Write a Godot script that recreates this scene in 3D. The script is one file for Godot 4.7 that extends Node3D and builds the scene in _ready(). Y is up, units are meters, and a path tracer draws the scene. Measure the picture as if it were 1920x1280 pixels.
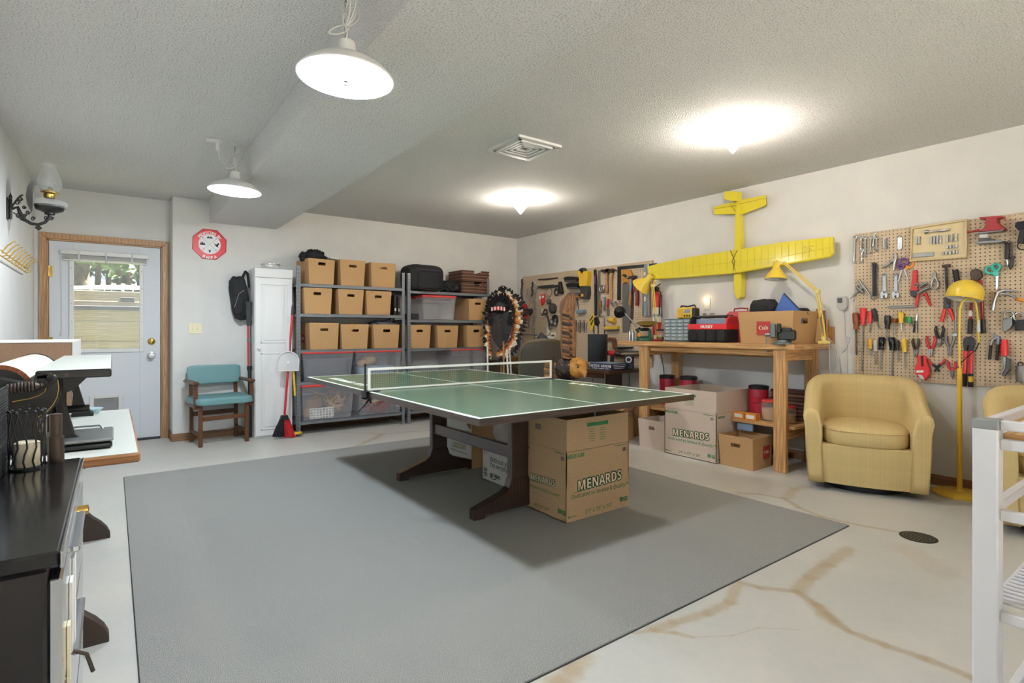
extends Node3D
# A basement hobby room: metres, y up; floor at y = 0; camera stands at x = 0, z = 0.
const FOCAL := 1018.5          # pixels, for a 1920 x 1280 frame
const MID_U := 960.0
const HORIZON := 618.0
const EYE := 1.12
const YAW := -0.6342
const WALL_R := 4.80           # inner face of the right wall (x)
const WALL_B := -6.40          # inner face of the back wall (z)
const WALL_D := -6.675         # inner face of the recessed wall with the door (z)
const WALL_L := -0.584         # inner face of the left wall (x)
const WALL_F := 2.3            # inner face of the wall behind the camera (z)
const CEIL := 2.46
var M := {}
var T := {}
var taken := {}
var font_bold: Font
var font_plain: Font
var font_serif: Font

# ---------------------------------------------------------------- pixels to places
func ray(u: float, v: float) -> Vector3:
	var d := Vector3((u - MID_U) / FOCAL, -(v - HORIZON) / FOCAL, -1.0)
	return Basis(Vector3.UP, YAW) * d
func PX(u: float, v: float, at: float) -> Vector3:
	var d := ray(u, v)
	return Vector3(0, EYE, 0) + d * (at / d.x)
func PY(u: float, v: float, at: float = 0.0) -> Vector3:
	var d := ray(u, v)
	return Vector3(0, EYE, 0) + d * ((at - EYE) / d.y)
func PZ(u: float, v: float, at: float) -> Vector3:
	var d := ray(u, v)
	return Vector3(0, EYE, 0) + d * (at / d.z)
func depth_of(p: Vector3) -> float:
	return -(Basis(Vector3.UP, -YAW) * (p - Vector3(0, EYE, 0))).z

# ---------------------------------------------------------------- mesh builder
class MB:
	var v := PackedVector3Array()
	var n := PackedVector3Array()
	var t := PackedVector2Array()
	var c := PackedColorArray()
	var col := Color(1, 1, 1)
	var colored := false
	var x := Transform3D()
	func tri(a: Vector3, b: Vector3, d: Vector3, na: Vector3, nb: Vector3, nd: Vector3, ta := Vector2.ZERO, tb := Vector2.ZERO, td := Vector2.ZERO) -> void:
		a = x * a; b = x * b; d = x * d
		na = (x.basis * na).normalized(); nb = (x.basis * nb).normalized(); nd = (x.basis * nd).normalized()
		var g := (b - a).cross(d - a)
		if g.length_squared() < 1e-18:
			return
		if g.dot(na + nb + nd) > 0.0:
			v.append(a); v.append(d); v.append(b)
			n.append(na); n.append(nd); n.append(nb)
			t.append(ta); t.append(td); t.append(tb)
		else:
			v.append(a); v.append(b); v.append(d)
			n.append(na); n.append(nb); n.append(nd)
			t.append(ta); t.append(tb); t.append(td)
		c.append(col); c.append(col); c.append(col)
	func quad(a: Vector3, b: Vector3, d: Vector3, e: Vector3, nm: Vector3, ta := Vector2.ZERO, tb := Vector2.ZERO, td := Vector2.ZERO, te := Vector2.ZERO) -> void:
		tri(a, b, d, nm, nm, nm, ta, tb, td)
		tri(a, d, e, nm, nm, nm, ta, td, te)
	func paint(k: Color) -> MB:
		col = k.srgb_to_linear(); colored = true
		return self
	func at(k: Transform3D) -> MB:
		x = k
		return self
	# box with chamfered edges; v of the texture runs along its longest side
	func box(m: Vector3, s: Vector3, bev := 0.0) -> MB:
		var h := s * 0.5
		bev = minf(bev, minf(h.x, minf(h.y, h.z)) * 0.9)
		var i := h - Vector3.ONE * bev
		for ax in 3:
			var a1 := (ax + 1) % 3
			var a2 := (ax + 2) % 3
			if s[a1] > s[a2]:
				var w := a1
				a1 = a2
				a2 = w
			for sg in [-1.0, 1.0]:
				var nm := Vector3.ZERO
				nm[ax] = sg
				var p := []
				for k in [[-1, -1], [1, -1], [1, 1], [-1, 1]]:
					var q := Vector3.ZERO
					q[ax] = sg * h[ax]
					q[a1] = k[0] * i[a1]
					q[a2] = k[1] * i[a2]
					p.append(q + m)
				var w1 := s[a1]
				var w2 := s[a2]
				var o := Vector2(m[a1] * 1.7 + m[ax], m[a2] * 0.9 + m[ax] * 0.6)
				quad(p[0], p[1], p[2], p[3], nm, o, o + Vector2(w1, 0), o + Vector2(w1, w2), o + Vector2(0, w2))
		if bev > 0.0:
			for ax in 3:
				var a1 := (ax + 1) % 3
				var a2 := (ax + 2) % 3
				for s1 in [-1.0, 1.0]:
					for s2 in [-1.0, 1.0]:
						var nm := Vector3.ZERO
						nm[a1] = s1
						nm[a2] = s2
						nm = nm.normalized()
						var q0 := Vector3.ZERO
						q0[a1] = s1 * h[a1]; q0[a2] = s2 * i[a2]
						var q1 := Vector3.ZERO
						q1[a1] = s1 * i[a1]; q1[a2] = s2 * h[a2]
						var e := Vector3.ZERO
						e[ax] = i[ax]
						var l := s[ax]
						quad(m + q0 - e, m + q1 - e, m + q1 + e, m + q0 + e, nm, Vector2(0, 0), Vector2(bev, 0), Vector2(bev, l), Vector2(0, l))
			for sx in [-1.0, 1.0]:
				for sy in [-1.0, 1.0]:
					for sz in [-1.0, 1.0]:
						var sg := Vector3(sx, sy, sz)
						tri(m + sg * Vector3(h.x, i.y, i.z), m + sg * Vector3(i.x, h.y, i.z), m + sg * Vector3(i.x, i.y, h.z), sg, sg, sg)
		return self
	# box between two corner points
	func span(a: Vector3, b: Vector3, bev := 0.0) -> MB:
		return box((a + b) * 0.5, (b - a).abs(), bev)
	# straight bar of w x h section from p to q
	func bar(p: Vector3, q: Vector3, w: float, h: float, bev := 0.0, up := Vector3.UP) -> MB:
		var d := (q - p).normalized()
		if absf(d.dot(up)) > 0.98:
			up = Vector3.RIGHT if absf(d.x) < 0.9 else Vector3.BACK
		var sx := up.cross(d).normalized()
		var sy := d.cross(sx)
		var keep := x
		x = keep * Transform3D(Basis(sx, sy, d), (p + q) * 0.5)
		box(Vector3.ZERO, Vector3(w, h, p.distance_to(q)), bev)
		x = keep
		return self
	# turned shape round y: profile of [radius, height]
	func lathe(prof: Array, seg := 20, turn := TAU, start := 0.0) -> MB:
		var m := prof.size()
		var sn := []
		for k in m - 1:
			var d := Vector2(prof[k + 1][0] - prof[k][0], prof[k + 1][1] - prof[k][1])
			sn.append(Vector2(d.y, -d.x).normalized())
		var along := 0.0
		for k in m - 1:
			var p0 := Vector2(prof[k][0], prof[k][1])
			var p1 := Vector2(prof[k + 1][0], prof[k + 1][1])
			var n0: Vector2 = sn[k]
			var n1: Vector2 = sn[k]
			if k > 0 and n0.dot(sn[k - 1]) > 0.6:
				n0 = (n0 + sn[k - 1]).normalized()
			if k < m - 2 and n1.dot(sn[k + 1]) > 0.6:
				n1 = (n1 + sn[k + 1]).normalized()
			var l := p0.distance_to(p1)
			for j in seg:
				var a := start + turn * j / seg
				var b := start + turn * (j + 1) / seg
				var ca := Vector3(cos(a), 0, sin(a))
				var cb := Vector3(cos(b), 0, sin(b))
				var u := Vector3.UP
				var q00 := ca * p0.x + u * p0.y
				var q01 := cb * p0.x + u * p0.y
				var q10 := ca * p1.x + u * p1.y
				var q11 := cb * p1.x + u * p1.y
				var m00 := ca * n0.x + u * n0.y
				var m01 := cb * n0.x + u * n0.y
				var m10 := ca * n1.x + u * n1.y
				var m11 := cb * n1.x + u * n1.y
				var rr := maxf(p0.x, p1.x)
				var t00 := Vector2(a * rr, along)
				var t01 := Vector2(b * rr, along)
				var t10 := Vector2(a * rr, along + l)
				var t11 := Vector2(b * rr, along + l)
				tri(q00, q01, q11, m00, m01, m11, t00, t01, t11)
				tri(q00, q11, q10, m00, m11, m10, t00, t11, t10)
			along += l
		return self
	# lathe whose axis runs from p to q; the profile's heights run 0..1 of that length
	func spindle(p: Vector3, q: Vector3, prof: Array, seg := 10) -> MB:
		var l := p.distance_to(q)
		var d := (q - p) / l
		var up := Vector3.RIGHT if absf(d.x) < 0.8 else Vector3.BACK
		var sx := d.cross(up).normalized()
		var keep := x
		x = keep * Transform3D(Basis(sx, d, sx.cross(d)), p)
		var pr := []
		for e in prof:
			pr.append([e[0], e[1] * l])
		lathe(pr, seg)
		x = keep
		return self
	func cyl(p: Vector3, q: Vector3, r0: float, r1 := -1.0, seg := 14) -> MB:
		if r1 < 0.0:
			r1 = r0
		return spindle(p, q, [[0.0, 0.0], [r0, 0.0], [r1, 1.0], [0.0, 1.0]], seg)
	# round tube along points; r a number or a list of radii
	func tube(pts: Array, r: Variant, seg := 7, closed := false, flat := 1.0) -> MB:
		var m := pts.size()
		var frame := Vector3.ZERO
		var rings := []
		var norms := []
		var lens := [0.0]
		for k in m:
			var d: Vector3
			if closed:
				d = (pts[(k + 1) % m] - pts[(k + m - 1) % m])
			else:
				d = pts[mini(k + 1, m - 1)] - pts[maxi(k - 1, 0)]
			d = d.normalized()
			if k == 0:
				frame = d.cross(Vector3.UP)
				if frame.length() < 0.1:
					frame = d.cross(Vector3.RIGHT)
			else:
				lens.append(lens[k - 1] + (pts[k] as Vector3).distance_to(pts[k - 1]))
			frame = (frame - d * frame.dot(d)).normalized()
			var other := d.cross(frame)
			var rad: float = r if not (r is Array) else r[k]
			var ring := []
			var nr := []
			for j in seg:
				var a := TAU * j / seg
				ring.append(pts[k] + (frame * cos(a) + other * sin(a) * flat) * rad)
				nr.append((frame * cos(a) * flat + other * sin(a)).normalized())
			rings.append(ring)
			norms.append(nr)
		var last := m if closed else m - 1
		for k in last:
			var k2 := (k + 1) % m
			var v0: float = lens[k]
			var v1: float = lens[k2] if k2 > 0 else lens[k] + 0.05
			for j in seg:
				var j2 := (j + 1) % seg
				var u0 := 0.03 * j / seg
				var u1 := 0.03 * (j + 1) / seg
				tri(rings[k][j], rings[k][j2], rings[k2][j2], norms[k][j], norms[k][j2], norms[k2][j2], Vector2(u0, v0), Vector2(u1, v0), Vector2(u1, v1))
				tri(rings[k][j], rings[k2][j2], rings[k2][j], norms[k][j], norms[k2][j2], norms[k2][j], Vector2(u0, v0), Vector2(u1, v1), Vector2(u0, v1))
		if not closed:
			for e in [0, m - 1]:
				var d: Vector3 = (pts[0] - pts[1]).normalized() if e == 0 else (pts[m - 1] - pts[m - 2]).normalized()
				for j in seg:
					tri(pts[e], rings[e][j], rings[e][(j + 1) % seg], d, d, d)
		return self
	# polygon in x, y pushed from z0 to z1 (front), front edge chamfered by bev
	func prism(poly: Array, z0: float, z1: float, bev := 0.0) -> MB:
		var p := PackedVector2Array(poly)
		var area := 0.0
		for k in p.size():
			area += p[k].cross(p[(k + 1) % p.size()])
		if area < 0.0:
			p.reverse()
		var m := p.size()
		var ins := PackedVector2Array()
		var en := []
		for k in m:
			var d := (p[(k + 1) % m] - p[k]).normalized()
			en.append(Vector2(d.y, -d.x))
		for k in m:
			var b: Vector2 = (en[k] + en[(k + m - 1) % m])
			b = b.normalized() if b.length() > 0.2 else en[k]
			ins.append(p[k] - b * bev)
		var idx := Geometry2D.triangulate_polygon(p)
		for k in range(0, idx.size(), 3):
			var a := ins[idx[k]]
			var b := ins[idx[k + 1]]
			var d := ins[idx[k + 2]]
			tri(Vector3(a.x, a.y, z1), Vector3(b.x, b.y, z1), Vector3(d.x, d.y, z1), Vector3.BACK, Vector3.BACK, Vector3.BACK, a, b, d)
			a = p[idx[k]]; b = p[idx[k + 1]]; d = p[idx[k + 2]]
			tri(Vector3(a.x, a.y, z0), Vector3(b.x, b.y, z0), Vector3(d.x, d.y, z0), Vector3.FORWARD, Vector3.FORWARD, Vector3.FORWARD, a, b, d)
		for k in m:
			var k2 := (k + 1) % m
			var e: Vector2 = en[k]
			var nm := Vector3(e.x, e.y, 0)
			var l := p[k].distance_to(p[k2])
			var zm := z1 - bev
			quad(Vector3(p[k].x, p[k].y, z0), Vector3(p[k2].x, p[k2].y, z0), Vector3(p[k2].x, p[k2].y, zm), Vector3(p[k].x, p[k].y, zm), nm, Vector2(0, 0), Vector2(0, l), Vector2(zm - z0, l), Vector2(zm - z0, 0))
			if bev > 0.0:
				quad(Vector3(p[k].x, p[k].y, zm), Vector3(p[k2].x, p[k2].y, zm), Vector3(ins[k2].x, ins[k2].y, z1), Vector3(ins[k].x, ins[k].y, z1), (nm + Vector3.BACK).normalized())
		return self
	# board from corners a (low left), b (low right), d (top right), e (top left), th thick inwards; hole as fractions
	func panel(a: Vector3, b: Vector3, d: Vector3, e: Vector3, th: float, hole := []) -> MB:
		var nm := (b - a).cross(e - a).normalized()
		var cuts := [[0.0, 0.0, 1.0, 1.0]]
		if hole.size() == 4:
			cuts = [[0.0, 0.0, 1.0, hole[1]], [0.0, hole[3], 1.0, 1.0], [0.0, hole[1], hole[0], hole[3]], [hole[2], hole[1], 1.0, hole[3]]]
		for k in cuts:
			var p := []
			for q in [[k[0], k[1]], [k[2], k[1]], [k[2], k[3]], [k[0], k[3]]]:
				p.append(a.lerp(b, q[0]).lerp(e.lerp(d, q[0]), q[1]))
			hexa(p, nm, th)
		return self
	func hexa(p: Array, nm: Vector3, th: float) -> MB:
		var q := []
		for k in 4:
			q.append(p[k] - nm * th)
		var w: float = (p[1] - p[0]).length()
		var h: float = (p[3] - p[0]).length()
		quad(p[0], p[1], p[2], p[3], nm, Vector2.ZERO, Vector2(w, 0), Vector2(w, h), Vector2(0, h))
		quad(q[0], q[1], q[2], q[3], -nm, Vector2.ZERO, Vector2(w, 0), Vector2(w, h), Vector2(0, h))
		var m: Vector3 = (p[0] + p[1] + p[2] + p[3]) / 4.0
		for k in 4:
			var k2 := (k + 1) % 4
			var o: Vector3 = (p[k] + p[k2]) / 2.0 - m
			o = (o - nm * o.dot(nm)).normalized()
			quad(p[k], p[k2], q[k2], q[k], o)
		return self
	# surface through rows of points with smooth normals; sg turns it over
	func grid(rows: Array, sg := 1.0, closed := false, us := 1.0, vs := 1.0) -> MB:
		var m := rows.size()
		var w: int = rows[0].size()
		var nr := []
		for i in m:
			var line := []
			for j in w:
				var ja := (j + w - 1) % w if closed else maxi(j - 1, 0)
				var jb := (j + 1) % w if closed else mini(j + 1, w - 1)
				var du: Vector3 = rows[i][jb] - rows[i][ja]
				var dv: Vector3 = rows[mini(i + 1, m - 1)][j] - rows[maxi(i - 1, 0)][j]
				var q := du.cross(dv) * sg
				line.append(q.normalized() if q.length() > 1e-12 else Vector3.ZERO)
			nr.append(line)
		for i in [0, m - 1]:     # poles
			var sum := Vector3.ZERO
			for j in w:
				sum += nr[1 if i == 0 else m - 2][j]
			for j in w:
				if nr[i][j] == Vector3.ZERO:
					nr[i][j] = sum.normalized() if sum.length() > 0.01 else Vector3.UP
		var last := w if closed else w - 1
		for i in m - 1:
			for j in last:
				var j2 := (j + 1) % w
				var t00 := Vector2(us * j / last, vs * i / (m - 1))
				var t01 := Vector2(us * (j + 1) / last, vs * i / (m - 1))
				var t10 := Vector2(us * j / last, vs * (i + 1) / (m - 1))
				var t11 := Vector2(us * (j + 1) / last, vs * (i + 1) / (m - 1))
				tri(rows[i][j], rows[i][j2], rows[i + 1][j2], nr[i][j], nr[i][j2], nr[i + 1][j2], t00, t01, t11)
				tri(rows[i][j], rows[i + 1][j2], rows[i + 1][j], nr[i][j], nr[i + 1][j2], nr[i + 1][j], t00, t11, t10)
		return self
	# rounded lump: e = 1 ball, smaller = boxier; amp and freq wrinkle it
	func lump(m: Vector3, r: Vector3, e := 1.0, amp := 0.0, freq := 4.0, sd := 1, seg := 18, rings := 11) -> MB:
		var fn := FastNoiseLite.new()
		fn.seed = sd
		fn.frequency = freq
		var rows := []
		for i in rings + 1:
			var ph := -PI / 2 + PI * i / rings
			var line := []
			for j in seg:
				var th := TAU * j / seg
				var q := Vector3(sp(cos(ph), e) * sp(cos(th), e), sp(sin(ph), e), sp(cos(ph), e) * sp(sin(th), e))
				var k := 1.0 + amp * fn.get_noise_3d(q.x, q.y, q.z)
				line.append(m + q * r * k)
			rows.append(line)
		return grid(rows, -1.0, true, 1.0, 1.0)
	func sp(a: float, e: float) -> float:
		return signf(a) * pow(absf(a), e)
	func text(words: String, size: float, f: Font, where: Transform3D, deep := 0.0006, centre := true) -> MB:
		var tm := TextMesh.new()
		tm.font = f
		tm.font_size = 48
		tm.pixel_size = size / 48.0
		tm.depth = deep
		tm.curve_step = 2.0
		tm.text = words
		tm.horizontal_alignment = HORIZONTAL_ALIGNMENT_CENTER if centre else HORIZONTAL_ALIGNMENT_LEFT
		var arr := tm.get_mesh_arrays()
		var vv: PackedVector3Array = arr[Mesh.ARRAY_VERTEX]
		var nn: PackedVector3Array = arr[Mesh.ARRAY_NORMAL]
		var ix: Variant = arr[Mesh.ARRAY_INDEX]
		var keep := x
		x = keep * where
		if ix == null or ix.size() == 0:
			for k in range(0, vv.size() - 2, 3):
				tri(vv[k], vv[k + 1], vv[k + 2], nn[k], nn[k + 1], nn[k + 2])
		else:
			for k in range(0, ix.size() - 2, 3):
				tri(vv[ix[k]], vv[ix[k + 1]], vv[ix[k + 2]], nn[ix[k]], nn[ix[k + 1]], nn[ix[k + 2]])
		x = keep
		return self
	func mesh() -> ArrayMesh:
		var a := []
		a.resize(Mesh.ARRAY_MAX)
		a[Mesh.ARRAY_VERTEX] = v
		a[Mesh.ARRAY_NORMAL] = n
		a[Mesh.ARRAY_TEX_UV] = t
		if colored:
			a[Mesh.ARRAY_COLOR] = c
		var am := ArrayMesh.new()
		am.add_surface_from_arrays(Mesh.PRIMITIVE_TRIANGLES, a)
		return am

# ---------------------------------------------------------------- nodes
func numbered(called: String) -> String:
	if not taken.has(called):
		taken[called] = 0
		return called
	taken[called] += 1
	return "%s_%03d" % [called, taken[called]]
func tag(o: Node, label: String, category: String, group := "") -> void:
	o.set_meta("label", label)
	o.set_meta("category", category)
	if group:
		o.set_meta("group", group)
func thing(called: String, label: String, category: String, where := Vector3.ZERO, turn := 0.0, group := "") -> Node3D:
	var o := Node3D.new()
	o.name = numbered(called)
	add_child(o)
	o.position = where
	o.rotation.y = turn
	tag(o, label, category, group)
	return o
func part(parent: Node, called: String, b: MB, m: Variant, label := "") -> MeshInstance3D:
	var o := MeshInstance3D.new()
	o.name = called
	o.mesh = b.mesh()
	o.material_override = M[m] if m is String else m
	parent.add_child(o, true)
	if label:
		o.set_meta("label", label)
	return o
func solo(called: String, label: String, category: String, b: MB, m: Variant, where := Vector3.ZERO, turn := 0.0, group := "") -> MeshInstance3D:
	var o := MeshInstance3D.new()
	o.name = numbered(called)
	o.mesh = b.mesh()
	o.material_override = M[m] if m is String else m
	add_child(o)
	o.position = where
	o.rotation.y = turn
	tag(o, label, category, group)
	return o
func struct(called: String, b: MB, m: Variant, where := Vector3.ZERO) -> MeshInstance3D:
	var o := MeshInstance3D.new()
	o.name = called
	o.mesh = b.mesh()
	o.material_override = M[m] if m is String else m
	add_child(o)
	o.position = where
	o.set_meta("kind", "structure")
	return o
func mb() -> MB:
	return MB.new()
func xf(p: Vector3, yaw := 0.0, pitch := 0.0, roll := 0.0) -> Transform3D:
	return Transform3D(Basis.from_euler(Vector3(pitch, yaw, roll)), p)
func another(o: Node3D, where: Vector3, turn: float, label := "", group := "") -> Node3D:
	var k: Node3D = o.duplicate()
	var base := String(o.name)
	var cut := base.rfind("_")
	if cut > 0 and base.substr(cut + 1).is_valid_int():
		base = base.substr(0, cut)
	k.name = numbered(base)
	add_child(k)
	k.position = where
	k.rotation.y = turn
	if label:
		k.set_meta("label", label)
	if group:
		k.set_meta("group", group)
	return k

# ---------------------------------------------------------------- textures and materials
func tone_image(size: int, fn: Callable, mip := true) -> ImageTexture:
	var im := Image.create(size, size, false, Image.FORMAT_RGB8)
	for y in size:
		for xx in size:
			im.set_pixel(xx, y, fn.call(xx, y))
	return ImageTexture.create_from_image(im)
func noise_bytes(size: int, freq: float, sd: int, octaves := 3, kind := FastNoiseLite.TYPE_SIMPLEX_SMOOTH) -> Image:
	var f := FastNoiseLite.new()
	f.noise_type = kind
	f.seed = sd
	f.frequency = freq
	f.fractal_octaves = octaves
	return f.get_seamless_image(size, size, false, false, 0.12)
func grey_tex(im: Image, low: float, high: float, tint_a := Color(1, 1, 1), tint_b := Color(1, 1, 1)) -> ImageTexture:
	var w := im.get_width()
	var h := im.get_height()
	var o := Image.create(w, h, false, Image.FORMAT_RGB8)
	for y in h:
		for xx in w:
			var k := im.get_pixel(xx, y).r
			var g := lerpf(low, high, k)
			var q := tint_a.lerp(tint_b, k)
			o.set_pixel(xx, y, Color(g * q.r, g * q.g, g * q.b))
	return ImageTexture.create_from_image(o)
func bump_tex(im: Image, strength: float) -> ImageTexture:
	var k := im.duplicate() as Image
	k.convert(Image.FORMAT_RGBA8)
	k.bump_map_to_normal_map(strength)
	return ImageTexture.create_from_image(k)
func stretch(im: Image, kx: int) -> Image:
	# squeeze a seamless noise across so that it streaks along v
	var w := im.get_width()
	var o := Image.create(w, w, false, Image.FORMAT_L8)
	for y in w:
		for xx in w:
			o.set_pixel(xx, y, im.get_pixel((xx * kx) % w, y))
	return o
func mk(key: String, colour: Color, rough := 0.6, metal := 0.0, tex := "", sc := Vector3.ONE, tri := false, nrm := "", ns := 1.0) -> StandardMaterial3D:
	var m := StandardMaterial3D.new()
	m.albedo_color = colour
	m.roughness = rough
	m.metallic = metal
	if tex:
		m.albedo_texture = T[tex]
	if nrm:
		m.normal_enabled = true
		m.normal_texture = T[nrm]
		m.normal_scale = ns
	m.uv1_scale = sc
	if tri:
		m.uv1_triplanar = true
	M[key] = m
	return m
func hx(s: String) -> Color:
	return Color(s)

func make_materials() -> void:
	font_bold = SystemFont.new()
	font_bold.font_names = PackedStringArray(["Droid Sans"])
	font_bold.font_weight = 700
	font_plain = SystemFont.new()
	font_plain.font_names = PackedStringArray(["Droid Sans"])
	font_serif = SystemFont.new()
	font_serif.font_names = PackedStringArray(["Droid Serif"])
	font_serif.font_weight = 700
	# shared textures
	var soft := noise_bytes(256, 0.012, 3, 4)
	var fine := noise_bytes(512, 0.16, 5, 3)
	var speck := noise_bytes(512, 0.2, 9, 3)
	var cell := noise_bytes(512, 0.085, 21, 2, FastNoiseLite.TYPE_CELLULAR)
	T["soft"] = grey_tex(soft, 0.965, 1.0)
	T["fine"] = grey_tex(fine, 0.86, 1.0)
	var grain := stretch(noise_bytes(512, 0.006, 11, 5), 8)
	T["grain"] = grey_tex(grain, 0.76, 1.05, Color(0.93, 0.86, 0.78), Color(1, 1, 1))
	var grain2 := stretch(noise_bytes(512, 0.009, 17, 5), 16)
	T["dark_grain"] = grey_tex(grain2, 0.35, 1.15)
	T["grain_n"] = bump_tex(grain, 3.0)
	T["speck"] = grey_tex(speck, 0.30, 1.22, Color(0.97, 0.98, 1.0), Color(1, 1, 0.97))
	T["speck_n"] = bump_tex(speck, 6.0)
	T["pop_n"] = bump_tex(cell, 9.0)
	T["pop"] = grey_tex(cell, 1.0, 0.74)
	var brushed := stretch(noise_bytes(256, 0.02, 31, 3), 8)
	T["brushed"] = grey_tex(brushed, 0.82, 1.0)
	# woven cloth: threads over and under
	var wv := Image.create(256, 256, false, Image.FORMAT_L8)
	var rg := RandomNumberGenerator.new()
	rg.seed = 4
	var row_t := []
	var col_t := []
	for k in 64:
		row_t.append(rg.randf_range(0.55, 1.0))
		col_t.append(rg.randf_range(0.55, 1.0))
	for y in 256:
		for xx in 256:
			var cx := (xx >> 2)
			var cy := (y >> 2)
			var over := (cx + cy) % 2 == 0
			var fx := absf(((xx & 3) + 0.5) / 4.0 - 0.5) * 2.0
			var fy := absf(((y & 3) + 0.5) / 4.0 - 0.5) * 2.0
			var g: float = row_t[cy] * (1.0 - 0.45 * fy) if over else col_t[cx] * (1.0 - 0.45 * fx)
			wv.set_pixel(xx, y, Color(g, g, g))
	T["weave"] = grey_tex(wv, 0.72, 1.1)
	T["weave_n"] = bump_tex(wv, 2.5)
	# plain paints, plastics, metals
	mk("wall", hx("dedcd7"), 0.85, 0.0, "soft", Vector3(0.8, 0.8, 0.8), true)
	mk("ceiling", hx("efeeeb"), 0.95, 0.0, "pop", Vector3(2.9, 2.9, 2.9), true, "pop_n", 0.7)
	mk("door_paint", hx("d9dcdf"), 0.45)
	mk("white_paint", hx("e2e1de"), 0.4)
	mk("white_plastic", hx("dcdbd6"), 0.35)
	mk("oak", hx("c39d75"), 0.45, 0.0, "grain", Vector3(2.2, 0.9, 1))
	mk("baseboard", hx("9c7654"), 0.45, 0.0, "grain", Vector3(2.2, 0.9, 1))
	mk("pine", hx("d6ab74"), 0.6, 0.0, "grain", Vector3(2.0, 0.8, 1))
	mk("pine_pale", hx("dcb98c"), 0.6, 0.0, "grain", Vector3(2.6, 0.8, 1))
	mk("walnut", hx("6b4428"), 0.4, 0.0, "grain", Vector3(3.0, 1.2, 1))
	mk("dark_oak", hx("4a3226"), 0.35, 0.0, "dark_grain", Vector3(2.4, 0.8, 1))
	M["dark_oak"].clearcoat_enabled = true
	M["dark_oak"].clearcoat = 1.0
	M["dark_oak"].clearcoat_roughness = 0.18
	mk("desk_wood", hx("54361f"), 0.35, 0.0, "grain", Vector3(2, 0.8, 1))
	mk("carved_brown", hx("ac7646"), 0.55, 0.0, "dark_grain", Vector3(3, 1.5, 1))
	mk("carved_dark", hx("3c2a22"), 0.6, 0.0, "dark_grain", Vector3(4, 2, 1))
	mk("carved_gold", hx("d69a43"), 0.5, 0.0, "grain", Vector3(3, 1.5, 1))
	mk("carpet", hx("c9c7c2"), 0.97, 0.0, "speck", Vector3(3.2, 3.2, 3.2), true, "speck_n", 0.5)
	mk("carpet_edge", hx("4a4845"), 0.95)
	mk("card", hx("c59c6a"), 0.85, 0.0, "fine", Vector3(1.2, 1.2, 1.2), true)
	mk("card_pale", hx("ccab82"), 0.85, 0.0, "fine", Vector3(1.2, 1.2, 1.2), true)
	mk("card_light", hx("d8c4b0"), 0.85, 0.0, "fine", Vector3(1.2, 1.2, 1.2), true)
	mk("card_white", hx("dcdad4"), 0.8, 0.0, "fine", Vector3(1.2, 1.2, 1.2), true)
	mk("card_dull", hx("a58368"), 0.85, 0.0, "fine", Vector3(1.2, 1.2, 1.2), true)
	mk("card_edge", hx("a9804f"), 0.9)
	mk("box_green", hx("2f7d45"), 0.7)
	mk("letter_pale", hx("e4d2b2"), 0.8)
	mk("cub_red", hx("b73a33"), 0.6)
	mk("cream_ink", hx("f0dcc0"), 0.7)
	mk("black_ink", hx("2a2a2e"), 0.6)
	mk("white_ink", hx("f2f2f0"), 0.6)
	mk("steel_grey", hx("84898e"), 0.45, 0.35, "fine", Vector3(2, 2, 2), true)
	mk("steel", hx("b9bcbf"), 0.28, 0.95)
	mk("chrome", hx("d6d8da"), 0.12, 1.0)
	mk("dull_steel", hx("8a8a88"), 0.42, 0.85)
	mk("dark_steel", hx("46464a"), 0.45, 0.6)
	mk("cast_iron", hx("2b2927"), 0.42, 0.35, "fine", Vector3(3, 3, 3), true)
	mk("iron_brown", hx("4a3d33"), 0.5, 0.3, "fine", Vector3(3, 3, 3), true)
	mk("brass", hx("c8a456"), 0.25, 0.9)
	mk("gold_line", hx("b08d3c"), 0.4, 0.5)
	mk("copper", hx("b87a55"), 0.35, 0.8)
	mk("black", hx("1d1d1f"), 0.45)
	mk("black_soft", hx("222225"), 0.85, 0.0, "weave", Vector3(9, 9, 9), true, "weave_n", 0.6)
	mk("black_gloss", hx("121214"), 0.16)
	mk("black_lacquer", hx("1a1718"), 0.18, 0.0)
	mk("charcoal", hx("3b3a3a"), 0.7)
	mk("grey_plastic", hx("8d8d8b"), 0.5)
	mk("grey_dark", hx("55565a"), 0.6)
	mk("white_metal", hx("dedbdb"), 0.35)
	mk("red", hx("c2272d"), 0.4)
	mk("red_dark", hx("932023"), 0.4)
	mk("red_lid", hx("d8443f"), 0.45)
	mk("red_bright", hx("da2f34"), 0.35)
	mk("orange", hx("d98a35"), 0.5)
	mk("yellow", hx("dcb437"), 0.4)
	mk("yellow_lamp", hx("e0c142"), 0.3)
	mk("yellow_pale", hx("e2cf7c"), 0.35)
	mk("yellow_film", hx("dccb3c"), 0.14)
	mk("film_rib", hx("bfae2a"), 0.3)
	mk("bounce_paving", hx("dedbd2"), 0.9, 0.0, "fine", Vector3(2, 2, 2), true)
	mk("film_seam", hx("a08a1c"), 0.4)
	mk("amber", hx("d9a53a"), 0.3)
	mk("green", hx("2f8f4a"), 0.4)
	mk("green_enamel", hx("2c5b43"), 0.25)
	mk("green_brass", hx("7d6a2c"), 0.4, 0.5)
	mk("teal_tool", hx("35a79c"), 0.35)
	mk("purple", hx("6d4a7c"), 0.45)
	mk("blue", hx("3f62a8"), 0.4)
	mk("blue_grey", hx("7c93a8"), 0.5)
	mk("blue_pale", hx("b9d3da"), 0.45)
	mk("blue_dark", hx("37525c"), 0.4)
	mk("red_soft", hx("d0565a"), 0.45)
	mk("red_can", hx("b11f36"), 0.3)
	mk("vise_grey", hx("6f7b7c"), 0.45, 0.4)
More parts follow.
